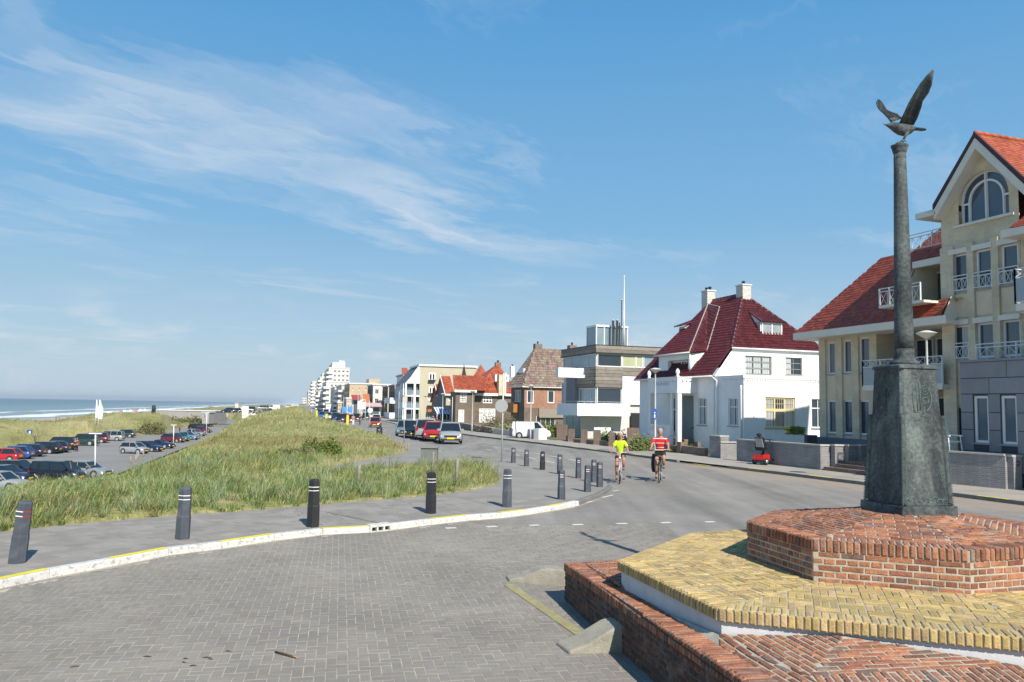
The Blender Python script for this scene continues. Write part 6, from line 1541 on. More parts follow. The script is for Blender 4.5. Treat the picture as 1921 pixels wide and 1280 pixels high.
# ground floor: recessed pale wall, garage opening
b = MB(F).use(M_whb); b.box(mo_s+.05, mo_s+.3, F.T(1092, 800, mo_s)[0], F.T(1181, 800, mo_s)[0], -.4, zB0); b.build('wall', None, modn)
b = MB(F).use(M_black); b.box(mo_s-.1, mo_s+.02, F.T(1183, 800, mo_s)[0], F.T(1207, 800, mo_s)[0], -.4, mz(1190, 775)); b.build('garage_opening', None, modn)
b = MB(F).use(M_white); b.box(mo_s-1.4, mo_s-1.2, F.T(1114, 800, mo_s-1.3)[0], F.T(1145, 800, mo_s-1.3)[0], -.4, F.T(1114, 802, mo_s-1.3)[1]); b.build('low_wall', None, modn)
window(modn, F, 't', TM+.1, mo_s+1, sMf-1, 0, zB0-.1, cols=4, gm=M_skyg, depth=.1, sill=False)
# penthouse, flues and mast
pts_ = pxr(F, 's', mo_s+1.5, 1119, 1177, 612, 648); ps_f = F.S(1101, 630, pts_[0])[0]
b = MB(F).use(M_whitep); z0, z1 = zs['top'], pts_[3]
for t_ in np.linspace(pts_[0], pts_[1], 5): b.box(mo_s+1.5, mo_s+1.62, t_-.05, t_+.05, z0, z1)
b.box(mo_s+1.45, ps_f, pts_[0]-.08, pts_[1]+.08, z1-.12, z1+.06); b.box(ps_f-.1, ps_f, pts_[0]-.05, pts_[0]+.05, z0, z1); b.build('penthouse_frame', None, modn)
b = MB(F).use(M_skyg); b.box(mo_s+1.58, ps_f-.05, pts_[0], pts_[1], z0, z1-.13); b.build('penthouse_glass', None, modn)
for x, y0, r in ((1150, 600, .11), (1157.5, 600, .11), (1162, 604, .06)):
    t_, z_ = F.T(x, y0, mo_s+1.0); b = MB(F).use(M_steel); b.lathe([(r, zs['top']), (r, z_-.1), (r*1.2, z_-.1), (r*1.2, z_)], mo_s+1.0, t_, 10); b.build('flue_pipe', None, modn)
t_, z_ = F.T(1171, 517, mo_s+.8); b = MB(F).use(M_whitep); b.lathe([(.12, zs['top']), (.10, zs['top']+3), (.05, z_-.1), (.08, z_-.05), (.02, z_)], mo_s+.8, t_, 10); b.build('mast', None, modn)
t_, z_ = F.T(1167, 562, mo_s+.8); b = MB(F).use(M_steel); b.lathe([(.05, zs['top']), (.05, z_-.1), (.13, z_-.08), (.13, z_)], mo_s+.9, t_, 8); b.build('flue_pipe', None, modn)
b = MB(F).use(M_steel)
ra, rb = F.T(1178, 640, mo_s+.5)[0], F.T(1215, 640, mo_s+.5)[0]
for z in (.25, .5): b.bar((mo_s+.5, ra, zs['top']+z), (mo_s+.5, rb, zs['top']+z), .03)
for i in range(4): b.bar((mo_s+.5, ra+(rb-ra)*i/3, zs['top']), (mo_s+.5, ra+(rb-ra)*i/3, zs['top']+.5), .03)
b.build('roof_railing', None, modn)

# ============ generic helpers for the houses further along
def hip_house(name, label, frm, s0, s1, t0, t1, zg_, ze, zr, wallm, tilem, ridge_rng, over=.35, gut=True, tw=.3, th=.3):
    h = thing(name, label, 'house', frm.w(s0, t0, zg_))
    return h
def roofquad(par, pts, ud, m, frm, tw=.3, th=.3, lift=.05):
    mb = MB().use(m); mb.add([Vector(p)-V3(0, 0, .03) for p in pts], [tuple(range(len(pts)))]); o = mb.build('roof', None, par); tiles(pts, ud, tw, th, m, o, lift=lift); return o
# brown brick house with a steep weathered roof
M_obrick = brickmat('orange_brick', (.42, .18, .10), (.34, .13, .075), (.3, .24, .19)); M_dbrick = brickmat('dark_brown_brick', (.18, .12, .09), (.13, .09, .07), (.2, .17, .14))
TG2 = 34.0; gs = F.S(984, 730, TG2)[0]; gf = F.S(959, 732, TG2)[0]; gr = F.T(1056, 733, gs)[0]+1.5; ze = F.T(984, 726, gs)[1]; zm = F.T(984, 765, gs)[1]
hs = thing('brick_house', 'orange and brown brick house under a steep mottled grey tile roof', 'house', F.w(gs, TG2, -.6))
g1 = pxr(F, 's', gs, 988.5, 1001.5, 732, 757); g2 = pxr(F, 's', gs, 1027.5, 1040.5, 732.5, 756.5)
b = MB(F).use(M_obrick); wall(b, F, 's', gs, TG2, gr, zm, ze, [g1, g2]); b.build('wall', None, hs)
b = MB(F).use(M_dbrick); g3 = pxr(F, 's', gs, 1006, 1042, 780, 800); wall(b, F, 's', gs, TG2, gr, -.8, zm, [g3]); wall(b, F, 't', TG2, gs, gf, -.8, ze, [pxr(F, 't', TG2, 963, 977, 732, 754)]); b.box(gf-.1, gf, TG2+.01, gr, -.8, ze); b.build('wall', None, hs)
for g_ in (g1, g2): window(hs, F, 's', gs, *g_, fw=.12, gm=M_glass)
window(hs, F, 's', gs, *g3, cols=4, fw=.08); window(hs, F, 't', TG2, *pxr(F, 't', TG2, 963, 977, 732, 754), cols=3)
b = MB(F).use(M_wood); b.box(gs-.25, gs, TG2+1.9, gr-.6, zm-1.2, zm-.05); b.build('timber_balcony', None, hs)
b = MB(F).use(mat('amber_timber', (.36, .15, .04), .6, .2, 5)); q = pxr(F, 't', TG2, 961, 973, 756, 774); b.box(q[0], q[1], TG2-.7, TG2, q[2], q[3]); b.build('timber_balcony', None, hs)
b = MB(F).use(M_whitep); b.box(gs-.4, gs-.3, TG2-.45, gr, ze-.05, ze+.16); b.box(gs-.4, gf+.3, TG2-.45, TG2-.35, ze-.05, ze+.16); b.build('gutter', None, hs)
tmG = (TG2+gr)/2; p0 = F.S(1012, 655, tmG); zrG = p0[1]
e0, e1, e2, e3 = F.w(gs-.4, TG2-.4, ze+.1), F.w(gs-.4, gr+.4, ze+.1), F.w(gf+.4, gr+.4, ze+.1), F.w(gf+.4, TG2-.4, ze+.1)
RrA, RrB = F.w(p0[0]-1.5, tmG-1.2, zrG), F.w(p0[0]-1.5, gr+.4, zrG-.1)
roofquad(hs, [e0, e1, RrB, RrA], F.w(0, 1, 0), M_tile_grey, F, .34, .36, .07); roofquad(hs, [e3, e0, RrA], F.w(1, 0, 0), M_tile_grey, F, .34, .36, .07)
b = MB().use(M_tile_grey); b.tint = (1, 1, 1); b.add([e3, RrA, RrB, e2], [(0, 1, 2, 3)]); b.build('roof', None, hs)
M_cbrick = brickmat('chimney_brick', (.22, .15, .12), (.17, .12, .1), (.25, .22, .19)); 
c_ = F.S(1016, 648, tmG-.9); chimney(hs, p0[0]-1.2, tmG-.7, zrG-.6, zrG+.55, .8, .95, M_cbrick, 1, None); 
q = F.T(1073, 650, mo_s+14); chimney(hs, mo_s+14, q[0], q[1]-2, q[1]+.1, .8, .8, M_cbrick, 1)
dsm = pxr(F, 's', gs+1.2, 973, 982, 694, 706); 
b = MB(F).use(M_whitep); b.box(gs+1.6, gs+3.5, TG2+.4, TG2+1.5, dsm[2]-.2, dsm[3]+.2); dm_ = b.build('dormer', None, hs); window(dm_, F, 's', gs+1.5, TG2+.5, TG2+1.4, dsm[2]-.05, dsm[3]+.1, depth=.06, gm=M_skyg, sill=False)
# dark brick house with bright orange roof
so_ = 116.0; oT0 = F.T(890, 738, so_)[0]; oT1 = F.T(959, 742, so_)[0]; zo_e = F.T(892, 741, so_)[1]; zog = -.9
hs = thing('brick_house', 'dark brick house with glossy orange pantile roof and white windows', 'house', F.w(so_, oT0, zog))
so2 = so_-1.5; tl0 = F.T(855, 735, so2)[0]; tl1 = F.T(889, 737, so2)[0]; zl_e = F.T(870, 735, so2)[1]
wn = [pxr(F, 's', so_, 906, 923.5, 744, 756.5), pxr(F, 's', so_, 899, 929.5, 766, 793)]
wn2 = [pxr(F, 's', so2, 863, 875.5, 737, 755), pxr(F, 's', so2, 860, 871, 768, 792)]
b = MB(F).use(M_dbrick); wall(b, F, 's', so_, oT0, oT1+2, zog, zo_e, wn); wall(b, F, 's', so2, tl0, tl1, zog, zl_e, wn2); b.box(so2+.01, so_, tl1-.1, tl1, zog, zl_e); b.box(so2+.01, so_+1.5, tl0, tl0+.1, zog, zl_e); b.build('wall', None, hs)
window(hs, F, 's', so_, *wn[0], cols=3, rows=2, fw=.13, mull=.12); window(hs, F, 's', so_, *wn[1], cols=4, rows=4, fw=.16, mull=.12, gm=mat('pale_window', (.5, .52, .5), .4), name='garage_window'); window(hs, F, 's', so2, *wn2[0], cols=4, rows=4, fw=.1, mull=.09); window(hs, F, 's', so2, *wn2[1], cols=2, rows=2, fw=.14, mull=.14, gm=MATS['pale_window'], name='french_door')
b = MB(F).use(M_whitep); b.box(so_-.5, so_-.35, oT0-.4, oT1+.2, zo_e-.1, zo_e+.28); b.box(so2-.5, so2-.35, tl0-.3, tl1+.3, zl_e-.1, zl_e+.28); b.build('gutter', None, hs)
ap = F.T(934, 682, so_+5); A_ = F.w(so_+5, ap[0], ap[1])
roofquad(hs, [F.w(so_-.4, oT0-.5, zo_e+.2), F.w(so_-.4, oT1+.6, zo_e+.2), A_], F.w(0, 1, 0), M_tile_orange, F, .4, .42, .09)
lf = F.T(849, 704, so_+3); rg = F.T(905, 705, so_+3)
roofquad(hs, [F.w(so2-.45, tl0-.4, zl_e+.2), F.w(so2-.45, oT0+1.2, zl_e+.2), F.w(so_+3, rg[0]+1, lf[1]), F.w(so_+3, lf[0], lf[1])], F.w(0, 1, 0), M_tile_orange, F, .4, .42, .09)
b = MB().use(M_tile_orange); b.tint = (1, .9, .9); b.add([F.w(so_-.4, oT0-.5, zo_e+.2), A_, F.w(so_+10, oT0-.5, zo_e+.2)], [(0, 1, 2)]); b.add([F.w(so_-.4, oT1+.6, zo_e+.2), A_, F.w(so_+10, oT1+5, zo_e+.2)], [(0, 1, 2)]); b.build('roof', None, hs)
b = MB(F).use(M_whitep); q = pxr(F, 's', so_+1.6, 929, 955, 703, 716); b.box(so_+1.6, so_+4, q[0], q[1], q[2], q[3]); dm_ = b.build('dormer', None, hs); window(dm_, F, 's', so_+1.55, q[0]+.3, q[0]+1.6, q[2]+.2, q[3]-.2, cols=2, depth=.05, sill=False); window(dm_, F, 's', so_+1.55, q[1]-1.3, q[1]-.3, q[2]+.2, q[3]-.2, cols=2, depth=.05, sill=False)
q0 = F.T(948, 742, so_-.6); q1_ = F.T(944, 703, so_-.6); b = MB(F).use(M_bbrick); b.box(so_-.7, so_+.3, q0[0]-1.1, q0[0]-.1, zo_e, q1_[1]); b.use(M_whitep); b.box(so_-.75, so_-.6, q0[0]-.15, q0[0]+.05, zo_e, q1_[1]+.3); b.build('chimney', None, hs)
q = F.T(961, 690, so_+4); chimney(hs, so_+4, q[0], q[1]-1.5, q[1]+.2, .6, .6, M_white, 1)
q = F.T(934, 682, so_+5); chimney(hs, so_+5, q[0], q[1]-.5, q[1]+.15, .6, .9, M_cbrick, 2)

# ============ simple block builder for the town beyond
def block(name, label, x0, x1, ytop, Y, dep, m, floors=4, cols=4, ybot=None, th=15, gm=None, winw=.5, winh=.5, roofm=None, left=True, balc=0, fm=None, lm=None, cat='building', group=None, xr=None):
    fr = Fr(th); gm = gm or M_glass
    p = ony((x0+x1)/2, ytop, Y); s_ = fr.st(p.x, p.y)[0]
    ta, tb2 = fr.T(x0, ytop, s_)[0], fr.T(x1, ytop, s_)[0]; zt_ = fr.T((x0+x1)/2, ytop, s_)[1]; z0 = -1.0 if Y < 400 else -1.5
    o = thing(name, label, cat, fr.w(s_, ta, z0), group)
    b = MB(fr).use(m); holes = []
    fh = (zt_-.6-z0-.4)/floors; cw = (tb2-ta)/cols
    for i in range(floors):
        for j in range(cols):
            if balc and j == 0: continue
            a = ta+cw*(j+.5-winw/2); z = z0+.4+fh*(i+.5-winh/2); holes.append((a, a+cw*winw, z, z+fh*winh))
    wall(b, fr, 's', s_, ta, tb2, z0, zt_, holes, depth=.3); b.add([(s_, ta, zt_), (s_, tb2, zt_), (s_+dep, tb2, zt_), (s_+dep, ta, zt_)], [(0, 1, 2, 3)])
    if lm: b.use(lm)
    n2 = max(2, int(dep/4)); h2 = []
    for i in range(floors):
        for j in range(n2): a = s_+dep*(j+.25)/n2; z = z0+.4+fh*(i+.22); h2.append((a, a+dep*.5/n2, z, z+fh*.55))
    wall(b, fr, 't', ta, s_, s_+dep, z0, zt_, h2 if left else [], depth=.3); b.box(s_+dep-.1, s_+dep, ta+.1, tb2-.1, z0, zt_-.1); b.box(s_+.1, s_+dep-.1, tb2-.1, tb2, z0, zt_-.1)
    b.build('wall', None, o)
    b = MB(fr).use(M_whitep if m is not M_white else MATS.get('window_sill', M_whitep)); b.box(s_-.25, s_+dep, ta-.25, tb2+.25, zt_, zt_+.35); b.build('parapet', None, o)
    for h in holes:
        if (h[1]-h[0])*FPX/Y > 2.5: window(o, fr, 's', s_, *h, cols=2, gm=gm, depth=.25, fw=.12, sill=False, fm=fm)
        else: g = MB(fr).use(gm); g.add([(s_+.26, h[0], h[2]), (s_+.26, h[1], h[2]), (s_+.26, h[1], h[3]), (s_+.26, h[0], h[3])], [(0, 1, 2, 3)]); g.build('window', None, o)
    if left:
        for h in h2: g = MB(fr).use(gm); g.add([(h[0], ta+.26, h[2]), (h[1], ta+.26, h[2]), (h[1], ta+.26, h[3]), (h[0], ta+.26, h[3])], [(0, 1, 2, 3)]); g.build('window', None, o)
    if balc:
        for i in range(floors):
            z = z0+.4+fh*i; b = MB(fr).use(M_white); b.box(s_-.1, s_+dep*.9, ta-1.2, ta, z-.1, z+.1); b.box(s_-1.2, s_, ta-1.2, ta+cw*balc, z-.1, z+.1); b.box(s_-1.2, s_-1.1, ta-1.2, ta+cw*balc, z+.1, z+fh*.36); b.box(s_-1.1, s_+dep*.9, ta-1.2, ta-1.1, z+.1, z+fh*.36); b.build('balcony', None, o)
    return o, fr, s_, ta, tb2, zt_, z0
M_crm = mat('cream_facade', (.46, .42, .31), .8, .06, .5); M_wht2 = mat('white_facade', (.60, .57, .52), .8, .06, .3); M_sand2 = mat('sand_facade', (.46, .36, .25), .85, .08, .4); M_pinkb = mat('pale_pink_facade', (.52, .42, .38), .8, .06, .5); M_slate = mat('slate_roof', (.10, .11, .13), .6, .2, 2); M_offw = mat('off_white_facade', (.52, .50, .46), .85, .06, .4)
M_farg = mat('far_glass', (.10, .12, .14), .2, .2, .1)
# cream apartment block (large side wall facing us)
o, fr, s_, ta, tb2, zt_, z0 = block('apartment_block', 'cream apartment block with flat white roof edge and French windows', 788, 893, 688.5, 150, 12, M_crm, floors=1, cols=1, winw=.0001, winh=.0001, left=False, cat='apartment block')
for x0, x1, y0, y1 in ((804.5, 817, 700, 714), (804.5, 816, 726, 739), (804, 816, 749, 753)): q = pxr(fr, 's', s_-.12, x0, x1, y0, y1); window(o, fr, 's', s_-.2, *q, cols=2, depth=.18, fw=.2, sill=False, mull=.22)
for y in (715.5, 740.5): q = pxr(fr, 's', s_-.5, 804, 817, y-3, y); b = MB(fr).use(M_dark); b.box(s_-.6, s_-.2, q[0], q[1], q[2], q[3]); b.build('window_box', None, o)
q = pxr(fr, 's', s_-.3, 801, 820, 768, 773); b = MB(fr).use(mat('rust_awning', (.42, .13, .05), .7)); b.box(s_-1.2, s_, q[0], q[1], q[2], q[3]); b.build('awning', None, o)
q = pxr(fr, 's', s_-.3, 802, 818, 774, 795); window(o, fr, 's', s_-.3, *q, cols=4, depth=.2, gm=M_skyg, sill=False, name='shop_window')
q = pxr(fr, 's', s_-.3, 801, 825, 761, 765); b = MB(fr).use(M_dark); b.box(s_-.5, s_-.2, q[0], q[1], q[2], q[3]); b.build('shop_sign', None, o)
# its stepped balcony front towards the sea
tf_ = fr.T(760, 720, s_)[0]
b = MB(fr).use(M_white); zA1, zA2 = fr.T(788, 720, s_)[1], zt_
b.add([(s_-.05, fr.T(762, 720, s_)[0], zA1), (s_-.05, ta, zA1), (s_-.05, ta, zt_), (s_-.05, ta-.3, zt_)], [(0, 1, 2, 3)])
b.use(M_slate); b.add([(s_, tf_, zA1), (s_+14, tf_, zA1), (s_+14, ta, zt_), (s_, ta, zt_)], [(0, 1, 2, 3)]); b.build('mansard_roof', None, o)
for i, (ya, yb) in enumerate(((720, 742), (743, 766), (767, 796))):
    za, zb3 = fr.T(788, ya, s_)[1], fr.T(788, yb, s_)[1]
    b = MB(fr).use(M_white); b.box(s_-.2, s_+.1, tf_, tf_+.3, zb3, za); b.box(s_-.2, s_+10, tf_, ta, zb3-.25, zb3); b.box(s_-.2, s_+.05, tf_+1.6, tf_+2, zb3, za); b.build('balcony', None, o)
    b = MB(fr).use(M_farg); b.box(s_+.8, s_+1, tf_, ta, zb3, za); b.use(M_skyg); b.box(s_-.15, s_-.1, tf_+.3, ta, zb3, zb3+1.0); b.build('balcony_glass', None, o)
# row between: small gabled houses in front of the cream block
def gable_house(label, x0, x1, yeave, xap, yap, Y, dep, wm, tm_, th=19, side=True, win=2, cat='house'):
    fr = Fr(th); p = ony((x0+x1)/2, yeave, Y); s_ = fr.st(p.x, p.y)[0]; ta, tb2 = fr.T(x0, yeave, s_)[0], fr.T(x1, yeave, s_)[0]; ze_ = fr.T((x0+x1)/2, yeave, s_)[1]; tq_, za_ = fr.T(xap, yap, s_); z0 = -1.0
    o = thing('gabled_house', label, cat, fr.w(s_, ta, z0)); b = MB(fr).use(wm)
    b.add([(s_, ta, z0), (s_, tb2, z0), (s_, tb2, ze_), (s_, tq_, za_), (s_, ta, ze_)], [(0, 1, 2, 3, 4)]); b.add([(s_, ta, z0), (s_+dep, ta, z0), (s_+dep, ta, ze_), (s_, ta, ze_)], [(0, 1, 2, 3)]); b.add([(s_, tb2, z0), (s_+dep, tb2, z0), (s_+dep, tb2, ze_), (s_, tb2, ze_)], [(0, 1, 2, 3)]); b.build('wall', None, o)
    b = MB(fr).use(tm_); b.tint = (1, 1, 1); n = (0, 0, .25)
    for e in (ta-.4, tb2+.4): b.slab([fr.w(s_-.4, e, ze_-.15), fr.w(s_+dep, e, ze_-.15), fr.w(s_+dep, tq_, za_+.1), fr.w(s_-.4, tq_, za_+.1)], n)
    b.build('roof', None, o)
    b = MB(fr).use(M_whitep)
    for e in (ta-.4, tb2+.4): b.slab([fr.w(s_-.45, e, ze_-.3), fr.w(s_-.45, tq_, za_-.1), fr.w(s_-.45, tq_, za_+.3), fr.w(s_-.45, e, ze_+.15)], fr.w(-.08, 0, 0))
    b.build('barge_board', None, o)
    H = ze_-z0
    for k in range(win):
        z = z0+H*(.12+.45*k); a = ta+(tb2-ta)*.25; window(o, fr, 's', s_-.2, a, a+(tb2-ta)*.5, z, z+H*.32, cols=2, rows=2, depth=.18, fw=.15, sill=False)
    return o
def side_house(label, x0, x1, yr, ye, Y, wm, gm_, hip=None):
    """roof slope towards us, gable towards the street on the left"""
    fr = F19; p = ony(x0, ye, Y); s_ = fr.st(p.x, p.y)[0]; ta, tb2 = fr.T(x0, ye, s_)[0], fr.T(x1, ye, s_)[0]; ze_ = fr.T(x0, ye, s_)[1]; zr_ = fr.T(x0, yr, s_+3)[1]; z0 = -1.0
    o = thing('gabled_house', label, 'house', fr.w(s_, ta, z0)); b = MB(fr).use(wm); q = pxr(fr, 's', s_, x0+(x1-x0)*.35, x0+(x1-x0)*.8, ye+5, ye+14) if not hip else None
    wall(b, fr, 's', s_, ta, tb2, z0, ze_, [q] if q else []); b.use(gm_); b.add([(s_, ta, z0), (s_+6, ta, z0), (s_+6, ta, ze_), (s_+3, ta, zr_), (s_, ta, ze_)], [(0, 1, 2, 3, 4)]); b.build('wall', None, o)
    if q: window(o, fr, 's', s_, *q, cols=2, rows=2, fw=.12, sill=False)
    A, B_ = fr.w(s_-.4, ta-.3, ze_-.2), fr.w(s_-.4, tb2+.2, ze_-.2); R1_ = fr.w(s_+3, ta-.3, zr_); R2_ = fr.w(s_+3, tb2+.2, zr_)
    if hip: xa = fr.T(hip, yr, s_+3)[0]; roofquad(o, [A, B_, fr.w(s_+3, xa, zr_)], F.w(0, 1, 0), M_tile_orange, F, .4, .42, .08)
    else:
        roofquad(o, [A, B_, R2_, R1_], F.w(0, 1, 0), M_tile_orange, F, .4, .42, .08); b = MB().use(M_tile_orange); b.tint = (1, 1, 1); b.add([R1_, R2_, fr.w(s_+6.4, tb2+.2, ze_-.2), fr.w(s_+6.4, ta-.3, ze_-.2)], [(0, 1, 2, 3)]); b.build('roof', None, o)
        b = MB(fr).use(M_whitep); b.box(s_-.5, s_-.35, ta-.35, tb2+.2, ze_-.35, ze_-.1); b.slab([fr.w(s_-.45, ta-.35, ze_-.4), fr.w(s_+3, ta-.35, zr_-.2), fr.w(s_+3, ta-.35, zr_+.15), fr.w(s_-.45, ta-.35, ze_-.05)], fr.w(0, .1, 0)); b.build('barge_board', None, o)
    return o
side_house('narrow cream gabled house with rusty roof beside the dark brick house', 837, 850, 706, 738, 128, M_crm, M_slate)
side_house('small white walled gabled house with orange roof behind the cafe awning', 825.5, 838, 721, 753, 136, M_white, M_cbrick)
side_house('old house with orange hipped roof rising behind the dark brick house', 878, 924, 683, 722, 146, M_cbrick, M_cbrick, hip=902)
# blue striped awning of a cafe
Fq = Fr(19); ca = Fq.st(*ony(832, 780, 128).xy)[0]; q = pxr(Fq, 's', ca, 816, 846, 767, 777)
cafe = thing('cafe_terrace', 'low cafe terrace under a blue and white striped awning', 'cafe', Fq.w(ca, q[0], -1))
for i in range(12):
    a, c = q[0]+(q[1]-q[0])*i/12, q[0]+(q[1]-q[0])*(i+1)/12; b = MB(Fq).use(mat('awning_blue', (.12, .2, .5), .8) if i % 2 else M_white); b.slab([Fq.w(ca-1.5, a, q[2]), Fq.w(ca-1.5, c, q[2]), Fq.w(ca+1, c, q[3]+.2), Fq.w(ca+1, a, q[3]+.2)], (0, 0, .05)); b.build('awning_strip', None, cafe)
b = MB(Fq).use(M_whitep)
for i in range(6): a = q[0]+(q[1]-q[0])*i/5; b.box(ca-1.5, ca-1.4, a-.05, a+.05, -1, q[2])
b.box(ca-1.5, ca-1.4, q[0], q[1], 0.1, .25); b.build('frame', None, cafe); b = MB(Fq).use(M_glass); b.box(ca-1.3, ca+.5, q[0], q[1], -1, q[2]); b.build('glazing', None, cafe)
# town further off
T = [
 ('white house with stepped gable and brown side wall beyond the cream block', 'townhouse', 741, 757, 724, 185, 12, M_white, 2, 2, dict(lm=M_dbrick)),
 ('tall narrow white house with a red tiled top beside the cream block', 'townhouse', 757, 767, 705, 178, 12, M_white, 3, 2, {}),
 ('white hotel with grey side wall and large windows in the middle of the row', 'hotel', 700, 744, 723, 230, 18, M_wht2, 3, 3, dict(lm=mat('grey_side_wall', (.16, .15, .16), .9))),
 ('cream corner building with dark lower wall right of the white hotel', 'building', 728, 745, 725, 212, 14, M_crm, 3, 2, dict(lm=M_dbrick)),
 ('sand coloured flat block with a raised roof box', 'building', 656, 705, 721, 270, 30, M_sand2, 4, 4, dict(winw=.25, winh=.35)),
 ('grey glazed hotel block with stacked dark balconies', 'hotel', 641, 657, 723, 300, 40, M_offw, 5, 2, dict(winw=.7, winh=.6)),
 ('pale blue glass fronted hotel block', 'hotel', 628, 641, 727, 340, 40, M_wht2, 4, 3, dict(winw=.6)),
 ('broad white terraced apartment building near the tall tower', 'hotel', 612, 655, 717, 400, 60, M_wht2, 5, 6, dict(winw=.6, winh=.45)),
 ('tallest cream hotel tower with a flag on the roof', 'hotel tower', 617, 656, 691, 470, 60, M_wht2, 9, 5, dict(winw=.62, winh=.42)),
 ('low white terraced block stepping down towards the dune', 'hotel', 597, 627, 735, 430, 50, M_wht2, 4, 4, dict(winw=.55, winh=.4)),
 ('white stepped tower left of the tallest one', 'hotel tower', 600, 613, 708, 640, 60, M_wht2, 8, 3, {}),
 ('farther white stepped tower with grey shaded side', 'hotel tower', 586, 600, 716, 760, 70, M_wht2, 7, 3, {}),
 ('small cream house with red roof line before the sand coloured block', 'townhouse', 664, 684, 752, 225, 10, M_crm, 2, 3, {}),
 ('narrow pink fronted shop house left of the pale awning', 'townhouse', 650, 662, 748, 260, 10, M_pinkb, 3, 2, {}),
 ('low brown terrace behind the blue banners', 'townhouse', 634, 650, 756, 280, 12, M_sand2, 2, 3, {}),
 ('small white bay fronted house at the far curve', 'townhouse', 612, 626, 758, 330, 12, M_white, 2, 2, {}),
 ('distant white block at the end of the boulevard', 'building', 578, 590, 734, 950, 90, M_wht2, 5, 3, {}),
 ('farthest low pale block on the horizon', 'building', 566, 580, 747, 1200, 120, M_wht2, 3, 3, {}),
]
for lab, cat, x0, x1, yt, Y, dep, m, fl, co, kw in T:
    o, fr, s_, ta, tb2, zt_, z0 = block('town_building' if cat != 'hotel tower' else 'hotel_tower', lab, x0, x1, yt, Y, dep, m, floors=fl, cols=co, gm=M_farg, balc=(.9 if 'stepped' in lab or 'terraced' in lab or 'tallest' in lab or 'dark balconies' in lab else 0), cat=cat, group='town buildings along the boulevard', **kw)
    if 'tallest' in lab:
        b = MB(fr).use(m); b.box(s_+3, s_+dep-3, ta+2, tb2-2.5, zt_+.36, zt_+3.5); b.build('roof_box', None, o)
        q = fr.T(637, 676, s_+5); b = MB(fr).use(M_whitep); b.box(s_+5, s_+5.3, q[0], q[0]+.35, zt_+3.5, q[1]); b.use(mat('flag_cloth', (.55, .5, .52), .8)); b.box(s_+5, s_+5.1, q[0]+.35, q[0]+3, q[1]-1.6, q[1]-.2); b.build('flagpole', None, o)
    if 'raised roof box' in lab:
        q = pxr(fr, 's', s_+1, 692, 713, 711, 722); b = MB(fr).use(m); b.box(s_+1, s_+12, q[0], q[1], q[2], q[3]); b.build('roof_box', None, o)
    if 'red tiled top' in lab:
        b = MB(fr).use(M_tile_orange); b.tint = (1, 1, 1); b.slab([fr.w(s_-.4, ta-.4, zt_+.36), fr.w(s_-.4, tb2+.4, zt_+.36), fr.w(s_+4, tb2, zt_+1.8), fr.w(s_+4, ta, zt_+1.8)], (0, 0, .1)); b.build('roof', None, o)
# red shop roofs and pavilions along the boulevard
for lab, x0, x1, yt, yb, Y, m in (('red awning roofed cafe pavilion among the distant shops', 660, 678, 742, 750, 215, 'pav_red'), ('orange tiled shop roof in the distant row', 682, 694, 740, 756, 225, 'pav_or'), ('pink long awning below the white hotel', 682, 716, 757, 763, 205, 'pav_pink')):
    mm = mat(m, {'pav_red': (.32, .05, .05), 'pav_or': (.42, .14, .06), 'pav_pink': (.55, .36, .34)}[m], .8); q = pxr(F15, 's', F15.st(*ony(x0, yt, Y).xy)[0], x0, x1, yt, yb); s_ = F15.st(*ony(x0, yt, Y).xy)[0]
    o = thing('pavilion', lab, 'shop', F15.w(s_, q[0], -1)); b = MB().use(mm); b.slab([F15.w(s_-1, q[0], q[2]), F15.w(s_-1, q[1], q[2]), F15.w(s_+3, q[1], q[3]), F15.w(s_+3, q[0], q[3])], (0, 0, .15)); b.build('roof', None, o)
    b = MB(F15).use(M_offw); b.box(s_+.5, s_+3, q[0]+.2, q[1]-.2, -1, q[2]); b.build('wall', None, o); b = MB(F15).use(M_farg); b.box(s_+.4, s_+.5, q[0]+.6, q[1]-.6, -.2, q[2]-.3); b.build('window', None, o)

# ============ garden walls along the right-hand pavement
M_gwall = brickmat('grey_wall_brick', (.25, .245, .245), (.19, .185, .19), (.30, .29, .28), .22, .065, .011); M_cope = mat('concrete_coping', (.42, .405, .37), .85, .1, 3); M_rwall = brickmat('brown_wall_brick', (.19, .12, .09), (.14, .085, .065), (.26, .22, .18)); M_pinkw = mat('mauve_render', (.30, .27, .31), .85)
def gwall(label, p, q, h, m, th_=.24, cap=M_cope, capw=.05, name='garden_wall', z=.1, group='garden walls along the right pavement'):
    p, q = Vector(p), Vector(q); d = (q-p).normalized(); n = Vector((-d.y, d.x, 0))
    if n.dot(Vector((1, .3, 0))) < 0: n = -n
    o = thing(name, label, 'garden wall', p, group); o['kind'] = 'thing'; z0, z1 = zg(p.y)+z-.15, zg((p.y+q.y)/2)+z+h
    b = MB().use(m); b.prism([tuple(v.xy) for v in ((p, q, q+n*th_, p+n*th_) if (q-p).cross(n).z > 0 else (p, p+n*th_, q+n*th_, q))], z0, z1); b.build('wall', None, o)
    if cap:
        L = (q-p).length; k = max(1, int(L/.9))
        for i in range(k): a, c = p+(q-p)*(i/k)+d*.005-n*capw, p+(q-p)*((i+1)/k)-d*.005-n*capw; b = MB().use(cap); b.slab([Vector((v.x, v.y, z1+.002)) for v in (a, c, c+n*(th_+2*capw), a+n*(th_+2*capw))], (0, 0, .06)); b.build('coping_stone', None, o)
    return o
def gp(x, y): return ong(x, y, .1)
def wh(x, ytop, p): # height of something at ground point p seen reaching ytop
    return ony(x, ytop, p.y).z-zg(p.y)-.1
pa, pb, pc = gp(1352, 862), gp(1381, 864.5), gp(1542, 882)
pil1 = gp(1324, 858); 
